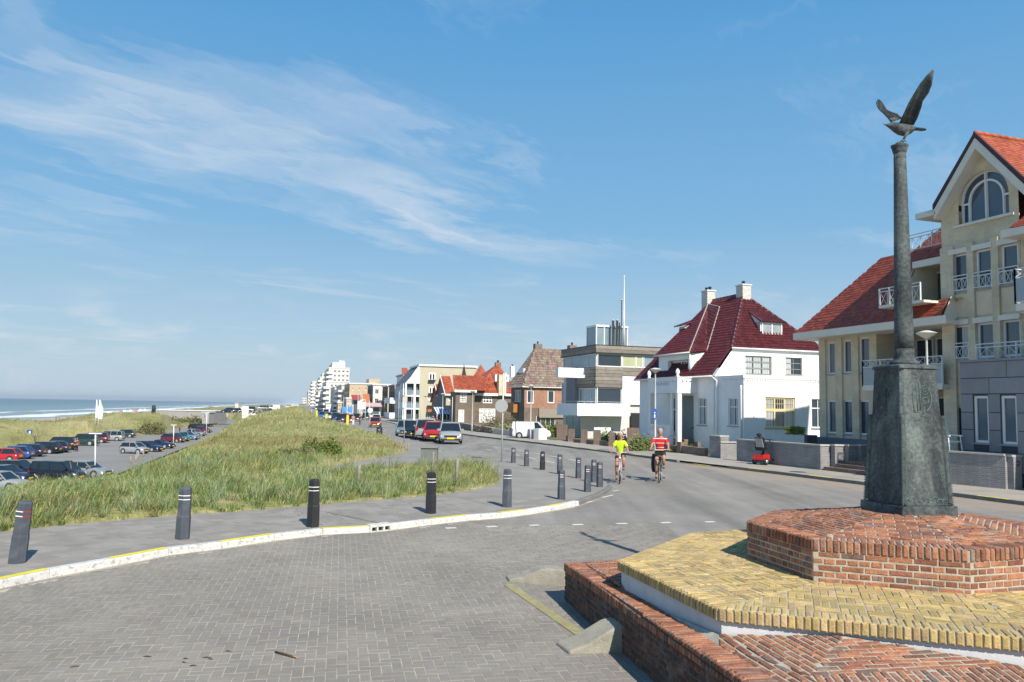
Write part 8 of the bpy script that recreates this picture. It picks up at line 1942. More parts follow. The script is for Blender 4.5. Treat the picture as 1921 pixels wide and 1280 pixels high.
def rider(label, loc, rz, s, shirt, stripes, shorts, hair, female, lowfoot=-1, look=(0, -1)):
    o = thing('person', label, 'person', loc, rz=rz); o.scale = (s,)*3; sh = .155 if female else .185
    hip, wa, ch, nk = (0, .27, 1.0), (0, .22, 1.16), (0, .15, 1.36), (0, .10, 1.50)
    L = lowfoot; R = -lowfoot
    J = [(*hip, .14, .11), (*wa, .125 if female else .145, .10), (*ch, .145 if female else .165, .105), (*nk, .05), (0, .09, 1.58, .05)]
    E = [(0, 1), (1, 2), (2, 3), (3, 4)]
    def chain(start, pts):
        prev = start
        for p in pts: J.append(p); E.append((prev, len(J)-1)); prev = len(J)-1
        return prev
    arms, legs = {}, {}
    for sd in (1, -1):
        arms[sd] = len(J); chain(2, [(sd*sh, .13, 1.41, .058), (sd*(sh+.09), .02, 1.22, .044), (sd*.285, -.10, 1.10, .03), (sd*.287, -.14, 1.095, .028)])
    for sd in (1, -1):
        legs[sd] = len(J)
        if sd == L: chain(0, [(sd*.09, .24, .96, .095), (sd*.12, -.04, .66, .066), (sd*.125, .03, .45, .055), (sd*.125, .13, .20, .036), (sd*.125, .06, .145, .035), (sd*.125, -.05, .145, .03)])
        else: chain(0, [(sd*.09, .22, .96, .095), (sd*.13, -.17, .84, .068), (sd*.125, -.13, .65, .055), (sd*.125, .06, .53, .036), (sd*.125, .0, .50, .035), (sd*.125, -.09, .50, .03)])
    body_ = skinned('body', J, E, [M_skin], o, 1)
    for sd in (1, -1): hand(body_, (sd*.287, -.13, 1.10), (0, -1, .0), sd, M_skin)
    head(body_, (0, .055, 1.665), M_skin, hair, 1.0, look)
    k = 1.12
    Js = [(0, .27, .86, .13, .12), (0, .26, .98, .155, .125), (*wa, (.128 if female else .15)*k, .112), (*ch, (.15 if female else .172)*1.06, .118), (0, .115, 1.46, .075)]; Es = [(0, 1), (1, 2), (2, 3), (3, 4)]
    for sd in (1, -1): n = len(Js); Js += [(sd*sh, .125, 1.41, .078), (sd*(sh+.055), .065, 1.31, .075), (sd*(sh+.075), .035, 1.26, .072)]; Es += [(3, n), (n, n+1), (n+1, n+2)]
    skinned('shirt', Js, Es, [shirt], o, 1)
    Js = [(0, .27, 1.04, .14, .115), (0, .26, .98, .15, .125)]; Es = [(0, 1)]
    for sd in (1, -1):
        n = len(Js); kn_ = J[legs[sd]+1]; h0 = J[legs[sd]]
        Js += [(h0[0], h0[1], h0[2], .112)]+[(h0[0]+(kn_[0]-h0[0])*f, h0[1]+(kn_[1]-h0[1])*f, h0[2]+(kn_[2]-h0[2])*f, r) for f, r in ((.35, .104), (.7 if not female else .6, .094))]; Es += [(1, n), (n, n+1), (n+1, n+2)]
    skinned('shorts', Js, Es, [shorts], o, 1)
    shoe = mat('sandal_leather', (.13, .05, .035), .7, .1, 5)
    for sd in (1, -1):
        q = J[legs[sd]+4]; b = MB().use(shoe); ellip(b, (q[0], q[1]-.05, q[2]-.035), (.045, .13, .035)); b.build('shoe', None, o).matrix_parent_inverse = Matrix()
    for c in o.children_recursive: c.matrix_parent_inverse = Matrix()
    return o
M_neon = cloth('neon_yellow_cloth', (.55, .78, .03)); M_shorts = cloth('black_cloth', (.012, .012, .015)); M_greyh = mat('grey_hair', (.30, .28, .26), .8, .2, 40); M_blondh = mat('white_blond_hair', (.55, .50, .40), .8, .15, 40)
def stripe_mat():
    m = bpy.data.materials.new('red_shirt_white_stripes'); m.use_nodes = True; t = NT(m.node_tree); b = t.n['Principled BSDF']; tc = t.a('ShaderNodeTexCoord'); z = t.sep(tc.outputs['Object'])[2]
    f = t.math('FRACT', t.math('MULTIPLY', z, 6.6)); st_ = t.math('LESS_THAN', t.math('ABSOLUTE', t.math('SUBTRACT', f, .5)), .075); c = t.mix(st_, (.60, .02, .02), (.75, .7, .68)); t.l.new(c, b.inputs['Base Color']); b.inputs['Roughness'].default_value = .85; return m
M_rst = stripe_mat()
# woman (nearer the bollards) and man
pw = onz(1163, 905.5); pm_ = onz(1238, 903.5)
kw, km = .985, 1.06
bicycle('bicycle with silver front fork ridden by the woman in yellow', pw, D(-9), mat('white_bike_paint', (.5, .46, .5), .3), kw)
rider('woman in neon yellow shirt and black shorts riding a bicycle', pw, D(-9), kw, M_neon, None, M_shorts, M_blondh, True, -1, (.05, -1))
bk = bicycle('dark bicycle with handlebar bag ridden by the man in red', pm_, D(-13), mat('green_bike_paint', (.02, .06, .055), .3), km)
rider('man in red white striped shirt and black shorts riding a bicycle', pm_, D(-13), km, M_rst, None, M_shorts, M_greyh, False, -1, (-.1, -1))
def at_local(loc, rz, s, p): return Vector(loc)+Matrix.Rotation(rz, 3, 'Z') @ (Vector(p)*s)
b = MB().use(M_shorts); b.box(-.15, .15, -.62, -.40, .96, 1.12); o = b.build('handlebar_bag', None, None, .02, loc=pm_, rz=D(-13)); tag(o, 'black handlebar bag on the man\'s bicycle', 'bag')
b = MB().use(mat('cream_map_case', (.6, .5, .38), .5)); b.box(-.14, .14, -.66, -.42, 1.135, 1.16); o2 = b.build('map_case', None, None, .006, loc=pm_, rz=D(-13)); tag(o2, 'cream map case on top of the handlebar bag', 'map case')
M_pann = cloth('pannier_cloth', (.02, .028, .05)); b = MB().use(M_pann); b.smooth = True
for sx_ in (-1,):
    prof = [(.30, .98, .10), (.27, .86, .20), (.24, .66, .24), (.24, .46, .2), (.27, .36, .08)]
    vs = []
    for y, z, r in prof:
        for k in range(10): a = 2*math.pi*k/10; vs.append((sx_*(.22)+.11*math.cos(a)*(r/.24)**.5, .62+r*math.sin(a), z-.1))
    b.add(vs, [(i*10+k, i*10+(k+1) % 10, (i+1)*10+(k+1) % 10, (i+1)*10+k) for i in range(4) for k in range(10)]+[tuple(range(10)), tuple(range(40, 50))])
o3 = b.build('pannier', None, None, loc=pm_, rz=D(-13)); o3.scale = (km,)*3; tag(o3, 'large dark pannier hanging on the left of the man\'s bicycle', 'pannier')
# simple standing / walking figures, built once per build and recoloured
def walker(label, loc, rz, top, bot, hair, s=1.0, arms_up=False, group=None, long_=True):
    o = thing('person', label, 'person', loc, group, rz=rz); o.scale = (s,)*3
    J = [(0, 0, .94, .13, .1), (0, 0, 1.12, .13, .095), (0, 0, 1.36, .15, .1), (0, -.01, 1.48, .05), (0, -.01, 1.55, .05)]; E = [(0, 1), (1, 2), (2, 3), (3, 4)]
    def chain(st_, pts):
        pr = st_
        for p in pts: J.append(p); E.append((pr, len(J)-1)); pr = len(J)-1
    for sd in (1, -1): chain(2, [(sd*.18, 0, 1.42, .055), (sd*.22, .03*sd, 1.17, .042), (sd*.23, -.06*sd-.03, .95, .03), (sd*.23, -.08*sd-.04, .86, .03)])
    for sd in (1, -1): chain(0, [(sd*.085, 0, .86, .085), (sd*.09, -.10*sd-.03, .48, .06), (sd*.09, .02-.16*sd, .09, .04), (sd*.09, -.11-.16*sd, .035, .03)])
    b_ = skinned('body', J, E, [M_skin], o, 1); head(b_, (0, -.02, 1.64), M_skin, hair, .95, (0, -1))
    skinned('shirt', [(0, 0, .92, .145, .115), (0, 0, 1.12, .14, .11), (0, 0, 1.37, .16, .115), (0, 0, 1.44, .07), (.185, 0, 1.41, .07), (.22, .02, 1.22, .062), (-.185, 0, 1.41, .07), (-.22, -.02, 1.22, .062)], [(0, 1), (1, 2), (2, 3), (2, 4), (4, 5), (2, 6), (6, 7)], [top], o, 1)
    e = .12 if long_ else .55
    skinned('trousers', [(0, 0, .97, .14, .11), (0, 0, .9, .14, .115), (.085, 0, .84, .1), (.09, -.13, .5, .08), (.09, -.14, .5-(.38 if long_ else .02), .07), (-.085, 0, .84, .1), (-.09, .07, .5, .08), (-.09, .17, .5-(.38 if long_ else .02), .07)], [(0, 1), (1, 2), (2, 3), (3, 4), (1, 5), (5, 6), (6, 7)], [bot], o, 1)
    for c in o.children_recursive: c.matrix_parent_inverse = Matrix()
    return o
Mw, Mbk, Mbl, Mdr = cloth('white_cloth', (.7, .68, .66)), M_shorts, cloth('jeans_cloth', (.05, .09, .17)), cloth('pink_cloth', (.55, .3, .28))
def gpt(x, y, Y): p = ony(x, y, Y); return (p.x, Y, zg(Y)+.1)
walker('woman in white walking on the promenade beside the yellow post', gpt(662, 803, 122), D(10), Mdr, Mw, M_blondh, .98, group='walkers on the promenade'); walker('person in black top and jeans walking on the promenade', gpt(675, 801, 124), D(170), Mbk, Mbl, M_greyh, 1.02, group='walkers on the promenade')
walker('person in black behind the silver hatchback across the road', gpt(819, 800, 112), D(60), Mbk, Mw, M_greyh, 1.0); walker('pale dressed person standing beside the one in black across the road', gpt(812, 800, 113), D(200), Mdr, Mw, M_blondh, .97)
for lab, x, y, t_, b_2 in (('person in dark coat standing among the car park cars', 140, 848, Mbk, Mbk), ('person in maroon standing beside the dark coated one', 143.5, 847, cloth('maroon_cloth', (.2, .03, .03)), Mbk), ('person in white crossing the car park near the bush', 297, 815, Mw, Mbk), ('person in brown walking on the car park lane', 337, 810, cloth('brown_cloth', (.16, .07, .04)), Mbk), ('person in dark blue by the parking sign', 63, 836, Mbl, Mbk)):
    p = onz(x, y, -4.4); walker(lab, p, D(rnd(0, 360)), t_, b_2, M_greyh, 1.0, group='people in the car park')
wk = None
for i, x in enumerate((105, 111, 120, 147, 128)):
    p = onz(x, 789+i % 2, -7.4); walker(f'{["first", "second", "third", "last", "fourth"][i]} tiny figure from the left on the beach', p, D(rnd(0, 360)), (Mbk, Mbl, Mw, Mbk, Mdr)[i], Mbk, M_greyh, 1.0, group='people on the beach')

# ------------------------------------------------------------------ mobility scooter
ps = gp(1438, 871.5); ps = ps+V3(0, 0, 0); sc = thing('mobility_scooter', 'red and black mobility scooter parked on the pavement before the grey wall', 'mobility scooter', ps, rz=D(38)); sc.scale = (1.12,)*3; M_sred = paint('scooter_red', (.5, .02, .015))
def sp(b, n): c = b.build(n, None, None); c.parent = sc; return c
for x_, y_, r in ((-.42, .28, .15), (-.42, -.28, .15), (.42, .26, .14), (.42, -.26, .14)):
    b = MB().use(M_black); b.ring((x_, y_, r), (0, 1, 0), r-.05, .05, 18, 7); w_ = sp(b, 'wheel'); b = MB().use(M_hub); b.tube([(x_, y_-.05, r), (x_, y_+.05, r)], .07, 12); sp(b, 'hub')
b = MB().use(M_trim); b.box(-.5, .45, -.22, .22, .14, .22); sp(b, 'floor'); b = MB().use(M_sred); b.box(-.58, -.12, -.24, .24, .2, .42); b.add([(-.62, -.26, .3), (-.62, .26, .3), (-.2, .26, .46), (-.2, -.26, .46), (-.62, -.26, .2), (-.62, .26, .2)], [(0, 1, 2, 3), (4, 5, 1, 0)]); sp(b, 'rear_cover')
b = MB().use(M_trim); b.box(-.42, 0, -.24, .24, .58, .68); b.tube([(-.25, 0, .42), (-.22, 0, .58)], .04, 8); sp(b, 'seat')
b = MB().use(M_trim); b.slab([(-.42, -.22, .66), (-.42, .22, .66), (-.52, .2, 1.12), (-.52, -.2, 1.12)], (.09, 0, 0)); sp(b, 'backrest'); b = MB().use(mat('grey_vinyl', (.33, .34, .36), .5)); b.slab([(-.435, -.18, .72), (-.435, .18, .72), (-.535, .16, 1.08), (-.535, -.16, 1.08)], (-.03, 0, 0)); sp(b, 'back_panel'); b = MB().use(M_trim); ellip(b, (-.5, 0, 1.22), (.06, .13, .08)); b.tube([(-.5, 0, 1.1), (-.5, 0, 1.2)], .02, 6); sp(b, 'headrest')
b = MB().use(M_trim)
for s_ in (.27, -.27): b.box(-.42, -.05, s_-.03, s_+.03, .83, .88); b.tube([(-.38, s_, .66), (-.38, s_, .85)], .015, 6)
sp(b, 'armrests'); b = MB().use(M_sred); b.slab([(.52, -.17, .2), (.52, .17, .2), (.30, .12, .92), (.30, -.12, .92)], (-.06, 0, 0)); b.add([(.6, -.24, .26), (.6, .24, .26), (.25, .24, .34), (.25, -.24, .34), (.6, -.24, .18), (.6, .24, .18)], [(0, 1, 2, 3), (4, 5, 1, 0)]); sp(b, 'front_shield')
b = MB().use(M_trim); b.tube([(.3, 0, .88), (.22, 0, 1.0)], .03, 8); b.tube([(.12, -.24, 1.0), (.2, -.1, 1.02), (.2, .1, 1.02), (.12, .24, 1.0)], .014, 6); sp(b, 'handlebar'); b = MB().use(M_head); ellip(b, (.52, 0, .5), (.03, .06, .05)); sp(b, 'headlight')

# ------------------------------------------------------------------ street lamps, signs, posts
def lamp(label, x, ytop, ybot=None, pos=None, Hh=None, group='street lamps with conical heads'):
    p = pos or gp(x, ybot); z0 = p.z; H_ = Hh or (ony(x, ytop, p.y).z-z0)
    o = thing('street_lamp', label, 'street lamp', (p.x, p.y, z0), group)
    b = MB().use(M_lampgrey); b.lathe([(.075, z0-.05), (.07, z0+.9), (.05, z0+.95), (.035, z0+H_-.3), (.05, z0+H_-.25)], p.x, p.y, 10); b.build('pole', None, o)
    b = MB().use(M_lampcap); b.lathe([(.06, z0+H_-.28), (.33, z0+H_-.10), (.34, z0+H_-.09)], p.x, p.y, 20); b.build('diffuser', None, o)
    b = MB().use(M_lampgrey); b.lathe([(.345, z0+H_-.09), (.34, z0+H_-.075), (.10, z0+H_+.0), (.03, z0+H_+.01)], p.x, p.y, 20); b.build('lamp_cap', None, o); return o
lamp('street lamp before the white villa with a blue sign on its pole', 1229, 690.5, 852)
lamp('street lamp before the steep roofed brick house', 995, 722, 824)
pr = onz(1742, 925, .1); st_ = F19.st(pr.x, pr.y); pr = F19.w(F19.S(1742, 800, 22.6)[0], 22.6, .1); lamp('street lamp rising behind the pedestal before the beige building', 1734, 620.5, pos=pr)
for i, (x, yt, yb, Y) in enumerate([(887, 733, 0, 92), (831, 738, 0, 108), (798, 742, 0, 128), (765, 748, 0, 150), (722, 752, 0, 190)]):
    p = ony(x, yt, Y); lamp(['street lamp before the orange roofed house', 'street lamp right of the cafe awning', 'street lamp at the corner of the cream block', 'street lamp before the white stepped gable', 'small far street lamp before the white hotel'][i], x, yt, pos=V3(p.x, Y, zg(Y)+.1), Hh=p.z-zg(Y)-.1)
M_pole = mat('sign_pole_grey', (.47, .47, .46), .5, .1, 5)
def pole(b, x, yt, p, r=.03): top_ = ony(x, yt, p.y); b.tube([p, (top_.x, p.y, top_.z)], r, 8); return top_
p = gp(941, 866); o = thing('traffic_sign', 'round traffic sign seen from its grey back beyond the bollards', 'traffic sign', p); b = MB().use(M_pole); tp = pole(b, 945, 700, p, .035); b.build('pole', None, o)
c = ony(942, 762, p.y); b = MB().use(mat('sign_back_grey', (.34, .35, .36), .5, .05, 3, metal=.3)); b.tube([(c.x-.03, c.y-.06, c.z), (c.x-.03, c.y-.035, c.z)], .285, 28); b.sm = [False]*len(b.sm); b.ring((c.x-.03, c.y-.045, c.z), (0, 1, 0), .285, .012, 28, 5); b.build('disc', None, o)
def sign_flat(label, x, y0, y1, yb, w_, col, p, back=None, name='traffic_sign', H_=None, cat='traffic sign'):
    o = thing(name, label, cat, p); b = MB().use(M_pole); pole(b, x, y0+1, p, .03 if w_ < 1 else .06); b.build('pole', None, o)
    t0, t1 = ony(x, y0, p.y).z, ony(x, y1, p.y).z; b = MB().use(col); b.box(p.x-w_/2, p.x+w_/2, p.y-.06, p.y-.035, t1, t0); pl_ = b.build('plate', None, o); return o, pl_, (t0, t1)
p = gp(753, 831); o, pl_, z_ = sign_flat('pale rectangular sign on a tall pole at the grass edge', 757.5, 742, 754, 831, .26, mat('sign_back_pale', (.5, .46, .36), .6), V3(p.x+.2, p.y, p.z))
M_sblue = mat('sign_blue', (.02, .09, .38), .4, .05, 3)
q = [o for o in bpy.data.objects if o.get('label', '').startswith('street lamp before the white villa')][0]; pl = q.location
zt_, zb2 = ony(1227, 767, pl.y).z, ony(1227, 785.5, pl.y).z; cx_ = ony(1227.5, 776, pl.y).x
o = thing('parking_sign', 'blue rectangular sign with white symbol on the lamp post by the villa', 'traffic sign', (cx_, pl.y-.1, zb2)); b = MB().use(M_sblue); b.box(cx_-.10, cx_+.10, pl.y-.13, pl.y-.11, zb2, zt_); b.build('plate', None, o); b = MB().use(M_refw); b.add([(cx_-.05, pl.y-.134, zb2+.12), (cx_+.05, pl.y-.134, zb2+.12), (cx_, pl.y-.134, zb2+.28)], [(0, 1, 2)]); ellip(b, (cx_, pl.y-.134, zb2+.33), (.035, .003, .04)); ellip(b, (cx_, pl.y-.134, zb2+.07), (.04, .003, .03)); b.build('symbol', None, o)
p = onz(54, 832, -4.2); o, pl_, z_ = sign_flat('blue square parking sign above the outer row of cars', 54, 807, 818, 832, .85, M_sblue, p); b = MB().use(M_refw); b.box(p.x-.2, p.x+.2, p.y-.075, p.y-.06, z_[1]+.15, z_[1]+.4); b.box(p.x-.05, p.x+.2, p.y-.075, p.y-.06, z_[1]+.4, z_[0]-.15); b.build('symbol', None, o)
# tall lamp with a cross arm in the car park and others
for i, (x, yb, yt) in enumerate([(178, 893, 814), (325, 838, 798), (387, 814, 776), (425, 797, 777)]):
    p = onz(x, yb, -4.3); tp = ony(x+1.2, yt, p.y); o = thing('lamp_post', ['tall white lamp post with flat T arm behind the near grass', 'white lamp post at the inner row of cars', 'white lamp post with pale head at the car park exit', 'short white lamp post at the far end of the car park'][i], 'lamp post', p, 'car park lamp posts')
    b = MB().use(M_whitep); b.tube([p, tp], .06, 8); b.build('pole', None, o); b = MB().use(M_whitep); w_ = .55 if i == 0 else .4; b.box(tp.x-w_, tp.x+w_, tp.y-.12, tp.y+.12, tp.z-.02, tp.z+.08); b.build('lamp_head', None, o)
# beach flags
for i, (x, yt, yb) in enumerate([(180, 750, 800), (185.5, 750, 803)]):
    Y = 128; p = ony(x-2, yb, Y); tp = ony(x+1.5, yt, Y); o = thing('beach_flag', ['slim white beach flag on the left of the pair', 'wider white beach flag on the right of the pair'][i], 'flag', p, 'beach flags'); b = MB().use(M_whitep); b.tube([p, tp], .06, 7); b.build('pole', None, o)
    b = MB().use(mat('flag_white', (.62, .68, .66), .8)); n = 8; vs = []
    for k in range(n+1): z = tp.z-.1-(tp.z-p.z)*.66*k/n; xx = tp.x-(tp.x-p.x)*k/n*.7; w_ = (.15+.38*min(1, k/3))*(1.2 if i else .7); vs += [(xx, Y-.02, z), (xx+w_, Y-.1*math.sin(k), z-.05)]
    b.slab(vs[0:2]+[vs[3], vs[2]], (0, .02, 0)); [b.slab([vs[2*k], vs[2*k+1], vs[2*k+3], vs[2*k+2]], (0, .02, 0)) for k in range(1, n)]; b.build('flag_cloth', None, o)
# litter bin, utility box, yellow posts
p = ong(711.5, 817.5, .1); o = thing('litter_bin', 'black round litter bin on the promenade before the red car', 'litter bin', p); h_ = ony(711, 800.5, p.y).z-p.z; b = MB().use(M_trim); b.lathe([(.24, p.z), (.27, p.z+.05), (.27, p.z+h_*.78), (.22, p.z+h_*.8), (.26, p.z+h_*.84), (.22, p.z+h_*.95), (.06, p.z+h_)], p.x, p.y, 18); b.build('bin_body', None, o); b = MB().use(M_hub); b.box(p.x-.08, p.x+.08, p.y-.28, p.y-.27, p.z+h_*.6, p.z+h_*.7); b.build('emblem', None, o)
p = ong(805, 866, .1); p = V3(p.x, 31.5, 0); a_, c_ = ony(787.5, 850, 31.5), ony(822, 850, 31.5); zt_ = ony(805, 838.5, 31.5).z; o = thing('utility_cabinet', 'low grey utility cabinet with flat lid behind the near grass', 'utility cabinet', p); b = MB().use(mat('cabinet_grey', (.15, .155, .15), .6, .15, 3, bump=.2)); b.box(a_.x+.04, c_.x-.04, 31.5, 31.95, .0, zt_-.05); b.build('cabinet', None, o); b = MB().use(mat('cabinet_lid', (.22, .22, .2), .7, .15, 3)); b.box(a_.x, c_.x, 31.45, 32, zt_-.05, zt_); b.build('lid', None, o)
for i, (x, yt, yb, Y, w_) in enumerate([(652.5, 779, 800, 100, .28), (613, 776.5, 786, 150, .4), (594.5, 770, 777, 190, .4)]):
    t_ = ony(x, yt, Y); z0 = zg(Y); o = thing('yellow_post', ['tall bright yellow post on the promenade by the walking couple', 'second yellow post behind the dark box on the promenade', 'farthest small yellow post on the promenade'][i], 'post', (t_.x, Y, z0), 'yellow promenade posts'); b = MB().use(M_kerbyel); b.box(t_.x-w_/2, t_.x+w_/2, Y-w_/2, Y+w_/2, z0, t_.z); b.build('column', None, o, .02); b = MB().use(mat('post_cap', (.5, .45, .1), .6)); b.box(t_.x-w_/2-.01, t_.x+w_/2+.01, Y-w_/2-.01, Y+w_/2+.01, t_.z-.06, t_.z+.01); b.build('cap', None, o)
t_ = ony(602, 785, 112); t2 = ony(619, 785, 112); b = MB().use(mat('dark_box_grey', (.09, .095, .1), .7)); b.box(t_.x, t2.x, 112, 113.2, zg(112), t_.z); tag(b.build('utility_box', None, None, .03), 'dark grey box at the dune edge before the distant cars', 'utility box')
# thin poles, flags and masts along the boulevard
MP = [(749, 735, 130), (773, 738, 122), (686, 752, 112), (693, 752, 105), (645, 745, 170), (660, 748, 176), (640, 742, 200), (676, 735, 190), (700, 742, 160), (790, 745, 116), (849, 745, 105), (672, 738, 180), (585, 768, 150)]
for i, (x, yt, Y) in enumerate(MP):
    t_ = ony(x, yt, Y); o = thing('pole', f'thin pale pole {["before the stepped gable", "left of the cream block", "in front of the round white sign", "just right of the round white sign", "near the blue banners", "between the distant shops", "left of the sand coloured block", "before the sand coloured block", "before the pink awning", "at the corner of the cream block", "between the cafe and the dark brick house", "above the white banners", "on the dune crest by the promenade"][i]}', 'pole', (t_.x, Y, zg(Y)), 'thin poles along the boulevard'); b = MB().use(M_pole); b.tube([(t_.x, Y, zg(Y)), t_], .05, 6); b.build('shaft', None, o)
t_ = ony(694.5, 770, 104); o = thing('traffic_sign', 'round white sign on the thin pole before the red car', 'traffic sign', (t_.x, 104, zg(104))); b = MB().use(M_whitep); b.tube([(t_.x, 103.9, t_.z), (t_.x, 103.95, t_.z)], .33, 18); b.sm = [False]*len(b.sm); b.build('disc', None, o); b = MB().use(M_pole); b.tube([(t_.x, 104, zg(104)), (t_.x, 104, t_.z)], .04, 6); b.build('pole', None, o)
for i, (x, y0, y1, Y, c, w_) in enumerate([(642, 763, 774, 150, 'banner_blue', .9), (653, 763, 774, 140, 'banner_blue', .8), (671, 752, 768, 170, 'banner_white', 1.0), (678, 754, 768, 165, 'banner_white', 1.0), (455, 762, 785, 180, 'banner_white', 1.4)]):
    m_ = mat(c, (.08, .28, .6) if 'blue' in c else (.66, .66, .66), .8); t_, u_ = ony(x, y0, Y), ony(x, y1, Y); z0 = zg(Y) if x > 500 else u_.z-1.5
    o = thing('banner', ['left blue banner by the distant shops', 'right blue banner by the distant shops', 'tall white banner before the shops', 'white banner beside the tall one', 'tall white banner flag beside the far car park'][i], 'banner', (t_.x, Y, z0), 'upright banners'); b = MB().use(M_pole); b.tube([(t_.x, Y, z0), t_], .05, 6); b.build('pole', None, o); b = MB().use(m_); b.slab([(t_.x, Y-.06, u_.z), (t_.x+w_, Y-.2, u_.z), (t_.x+w_, Y-.06, t_.z), (t_.x, Y-.1, t_.z)], (0, .03, 0)); b.build('cloth', None, o)
# weathered fence posts: near grass and edge of the dune
def fpost(label, x, yt, Y, r=.045, h=None, group='weathered fence posts in the dune grass'):
    t_ = ony(x, yt, Y); z0 = float(hgt(np.array([t_.x]), np.array([Y]))[0]); b = MB().use(M_wood); b.tube([(t_.x, Y, z0-.1), (t_.x+.02, Y, t_.z-.03), (t_.x+.02, Y, t_.z)], [r*1.1, r, r*.7], 8); o = b.build('fence_post'); tag(o, label, 'fence post', group); o['kind'] = 'thing'; return o
for i, (x, yt, Y) in enumerate([(673, 872, 24), (812, 848, 28), (857, 860, 25), (663, 812, 52), (613, 824, 42), (637, 826, 43), (567, 841, 36), (531, 847, 34), (494, 852, 32)]):
    fpost(['stout pale post in the near grass below the footpath', 'post in front of the grey cabinet lid', 'brown post near the right tip of the grass', 'dark leaning post beside the promenade grass', 'grey post left of the promenade grass pair', 'grey post right of the promenade grass pair', 'thin post above the dark shrub', 'thin post on the slope left of the shrub', 'small thin post lowest on the slope'][i], x, yt, Y, .055 if i in (0, 2, 3) else .04)
a, c = ong(768, 843, .1), ong(655, 806, .1)
for i in range(18): p = a.lerp(c, (i/17)**1.25); b = MB().use(M_wood); b.prism([(p.x-.07, p.y-.07), (p.x+.07, p.y-.07), (p.x+.07, p.y+.07), (p.x-.07, p.y+.07)], zg(p.y)-.05, zg(p.y)+.42); o = b.build('edging_post'); tag(o, 'short dark wooden post in the row along the promenade grass', 'post', 'short posts lining the promenade')
for i in range(13): p = F15.w(58+i*2.1+(i > 6)*24, -17.6+.4*math.sin(i), -4.4); b = MB().use(M_wood); b.tube([(p.x, p.y, -4.6), (p.x, p.y, -3.65)], .09, 7); o = b.build('car_park_post'); tag(o, 'short pale wooden post along the dune side of the car park', 'post', 'posts along the car park edge')
# pavilions and huts on the beach side
def hutbox(label, x0, x1, y0, y1, Y, dep, m, name='beach_pavilion', cat='beach pavilion', win=True):
    a, c = ony(x0, y1, Y), ony(x1, y1, Y); t_ = ony(x0, y0, Y).z; o = thing(name, label, cat, (a.x, Y, a.z)); b = MB().use(m)
    b.add([(a.x, Y, a.z-1), (c.x, Y, a.z-1), (c.x, Y, t_), (a.x, Y, t_), (a.x, Y+dep, a.z-1), (c.x, Y+dep, a.z-1), (c.x, Y+dep, t_), (a.x, Y+dep, t_)], [(0, 1, 2, 3), (1, 5, 6, 2), (5, 4, 7, 6), (4, 0, 3, 7), (3, 2, 6, 7)]); b.build('wall', None, o)
    b = MB().use(M_whitep); b.box(a.x-.2, c.x+.2, Y-.2, Y+dep+.2, t_, t_+.15); b.build('roof', None, o)
    if win: b = MB().use(M_farg); b.box(a.x+.6, a.x+(c.x-a.x)*.4, Y-.05, Y, a.z+.6, t_-.6); b.build('window', None, o)
    return o
M_ribbed = mat('ribbed_pavilion_wall', (.30, .29, .28), .8, .1, 1)
o = hutbox('long low grey ribbed beach pavilion beyond the car park', 300, 402, 770, 786, 235, 10, M_ribbed, win=False)
a, c = ony(300, 786, 234.7), ony(402, 786, 234.7); zt_ = ony(350, 770, 234.7).z
for i in range(40): x_ = a.x+(c.x-a.x)*(i+.5)/40; b = MB().use(M_ribbed); b.box(x_-.06, x_+.06, 234.75, 235, a.z-1, zt_); b.build('rib', None, o).parent = o; o.children[-1].matrix_parent_inverse = o.matrix_basis.inverted()
hutbox('small kiosk with white roof and dark opening by the pavilion', 379, 392, 774, 788, 215, 4, M_ribbed, 'kiosk', 'kiosk')
hutbox('white beach restaurant low on the far beach', 536, 560, 758, 762.5, 700, 30, M_offw); hutbox('white hut beside the far beach', 441, 447, 757, 763, 420, 8, M_wht2)
for i, (x, y, Y) in enumerate([(196, 775, 300), (203, 774, 305), (225, 773, 320), (232, 771.5, 340), (243, 771, 350), (252, 770.5, 350), (262, 770, 360), (270, 769.5, 360)]):
    b = MB().use((M_white, Mw, mat('cabin_pink', (.5, .25, .2), .8))[i % 3]); p = ony(x, y+2, Y); w_ = .9; z1 = ony(x, y-2.5, Y).z; b.add([(p.x-w_, Y, p.z), (p.x+w_, Y, p.z), (p.x, Y, z1), (p.x-w_, Y+1.5, p.z), (p.x+w_, Y+1.5, p.z), (p.x, Y+1.5, z1)], [(0, 1, 2), (3, 5, 4), (0, 2, 5, 3), (1, 4, 5, 2), (0, 3, 4, 1)]); o = b.build('beach_tent'); tag(o, ['white', 'second white', 'pink', 'small white', 'fifth pale', 'reddish', 'pale', 'last white'][i]+' pointed tent from the left on the far beach', 'beach tent', 'beach tents')
p = ony(289, 774, 245); t_ = ony(288.5, 760.5, 245); b = MB().use(M_trim); b.tube([(p.x-.3, 245, p.z-.5), (p.x-.1, 245, p.z+1), (t_.x, 245, t_.z)], [.6, .62, .5], 8); tag(b.build('dark_pillar'), 'dark upright pillar standing on the far dune before the beach', 'pillar')
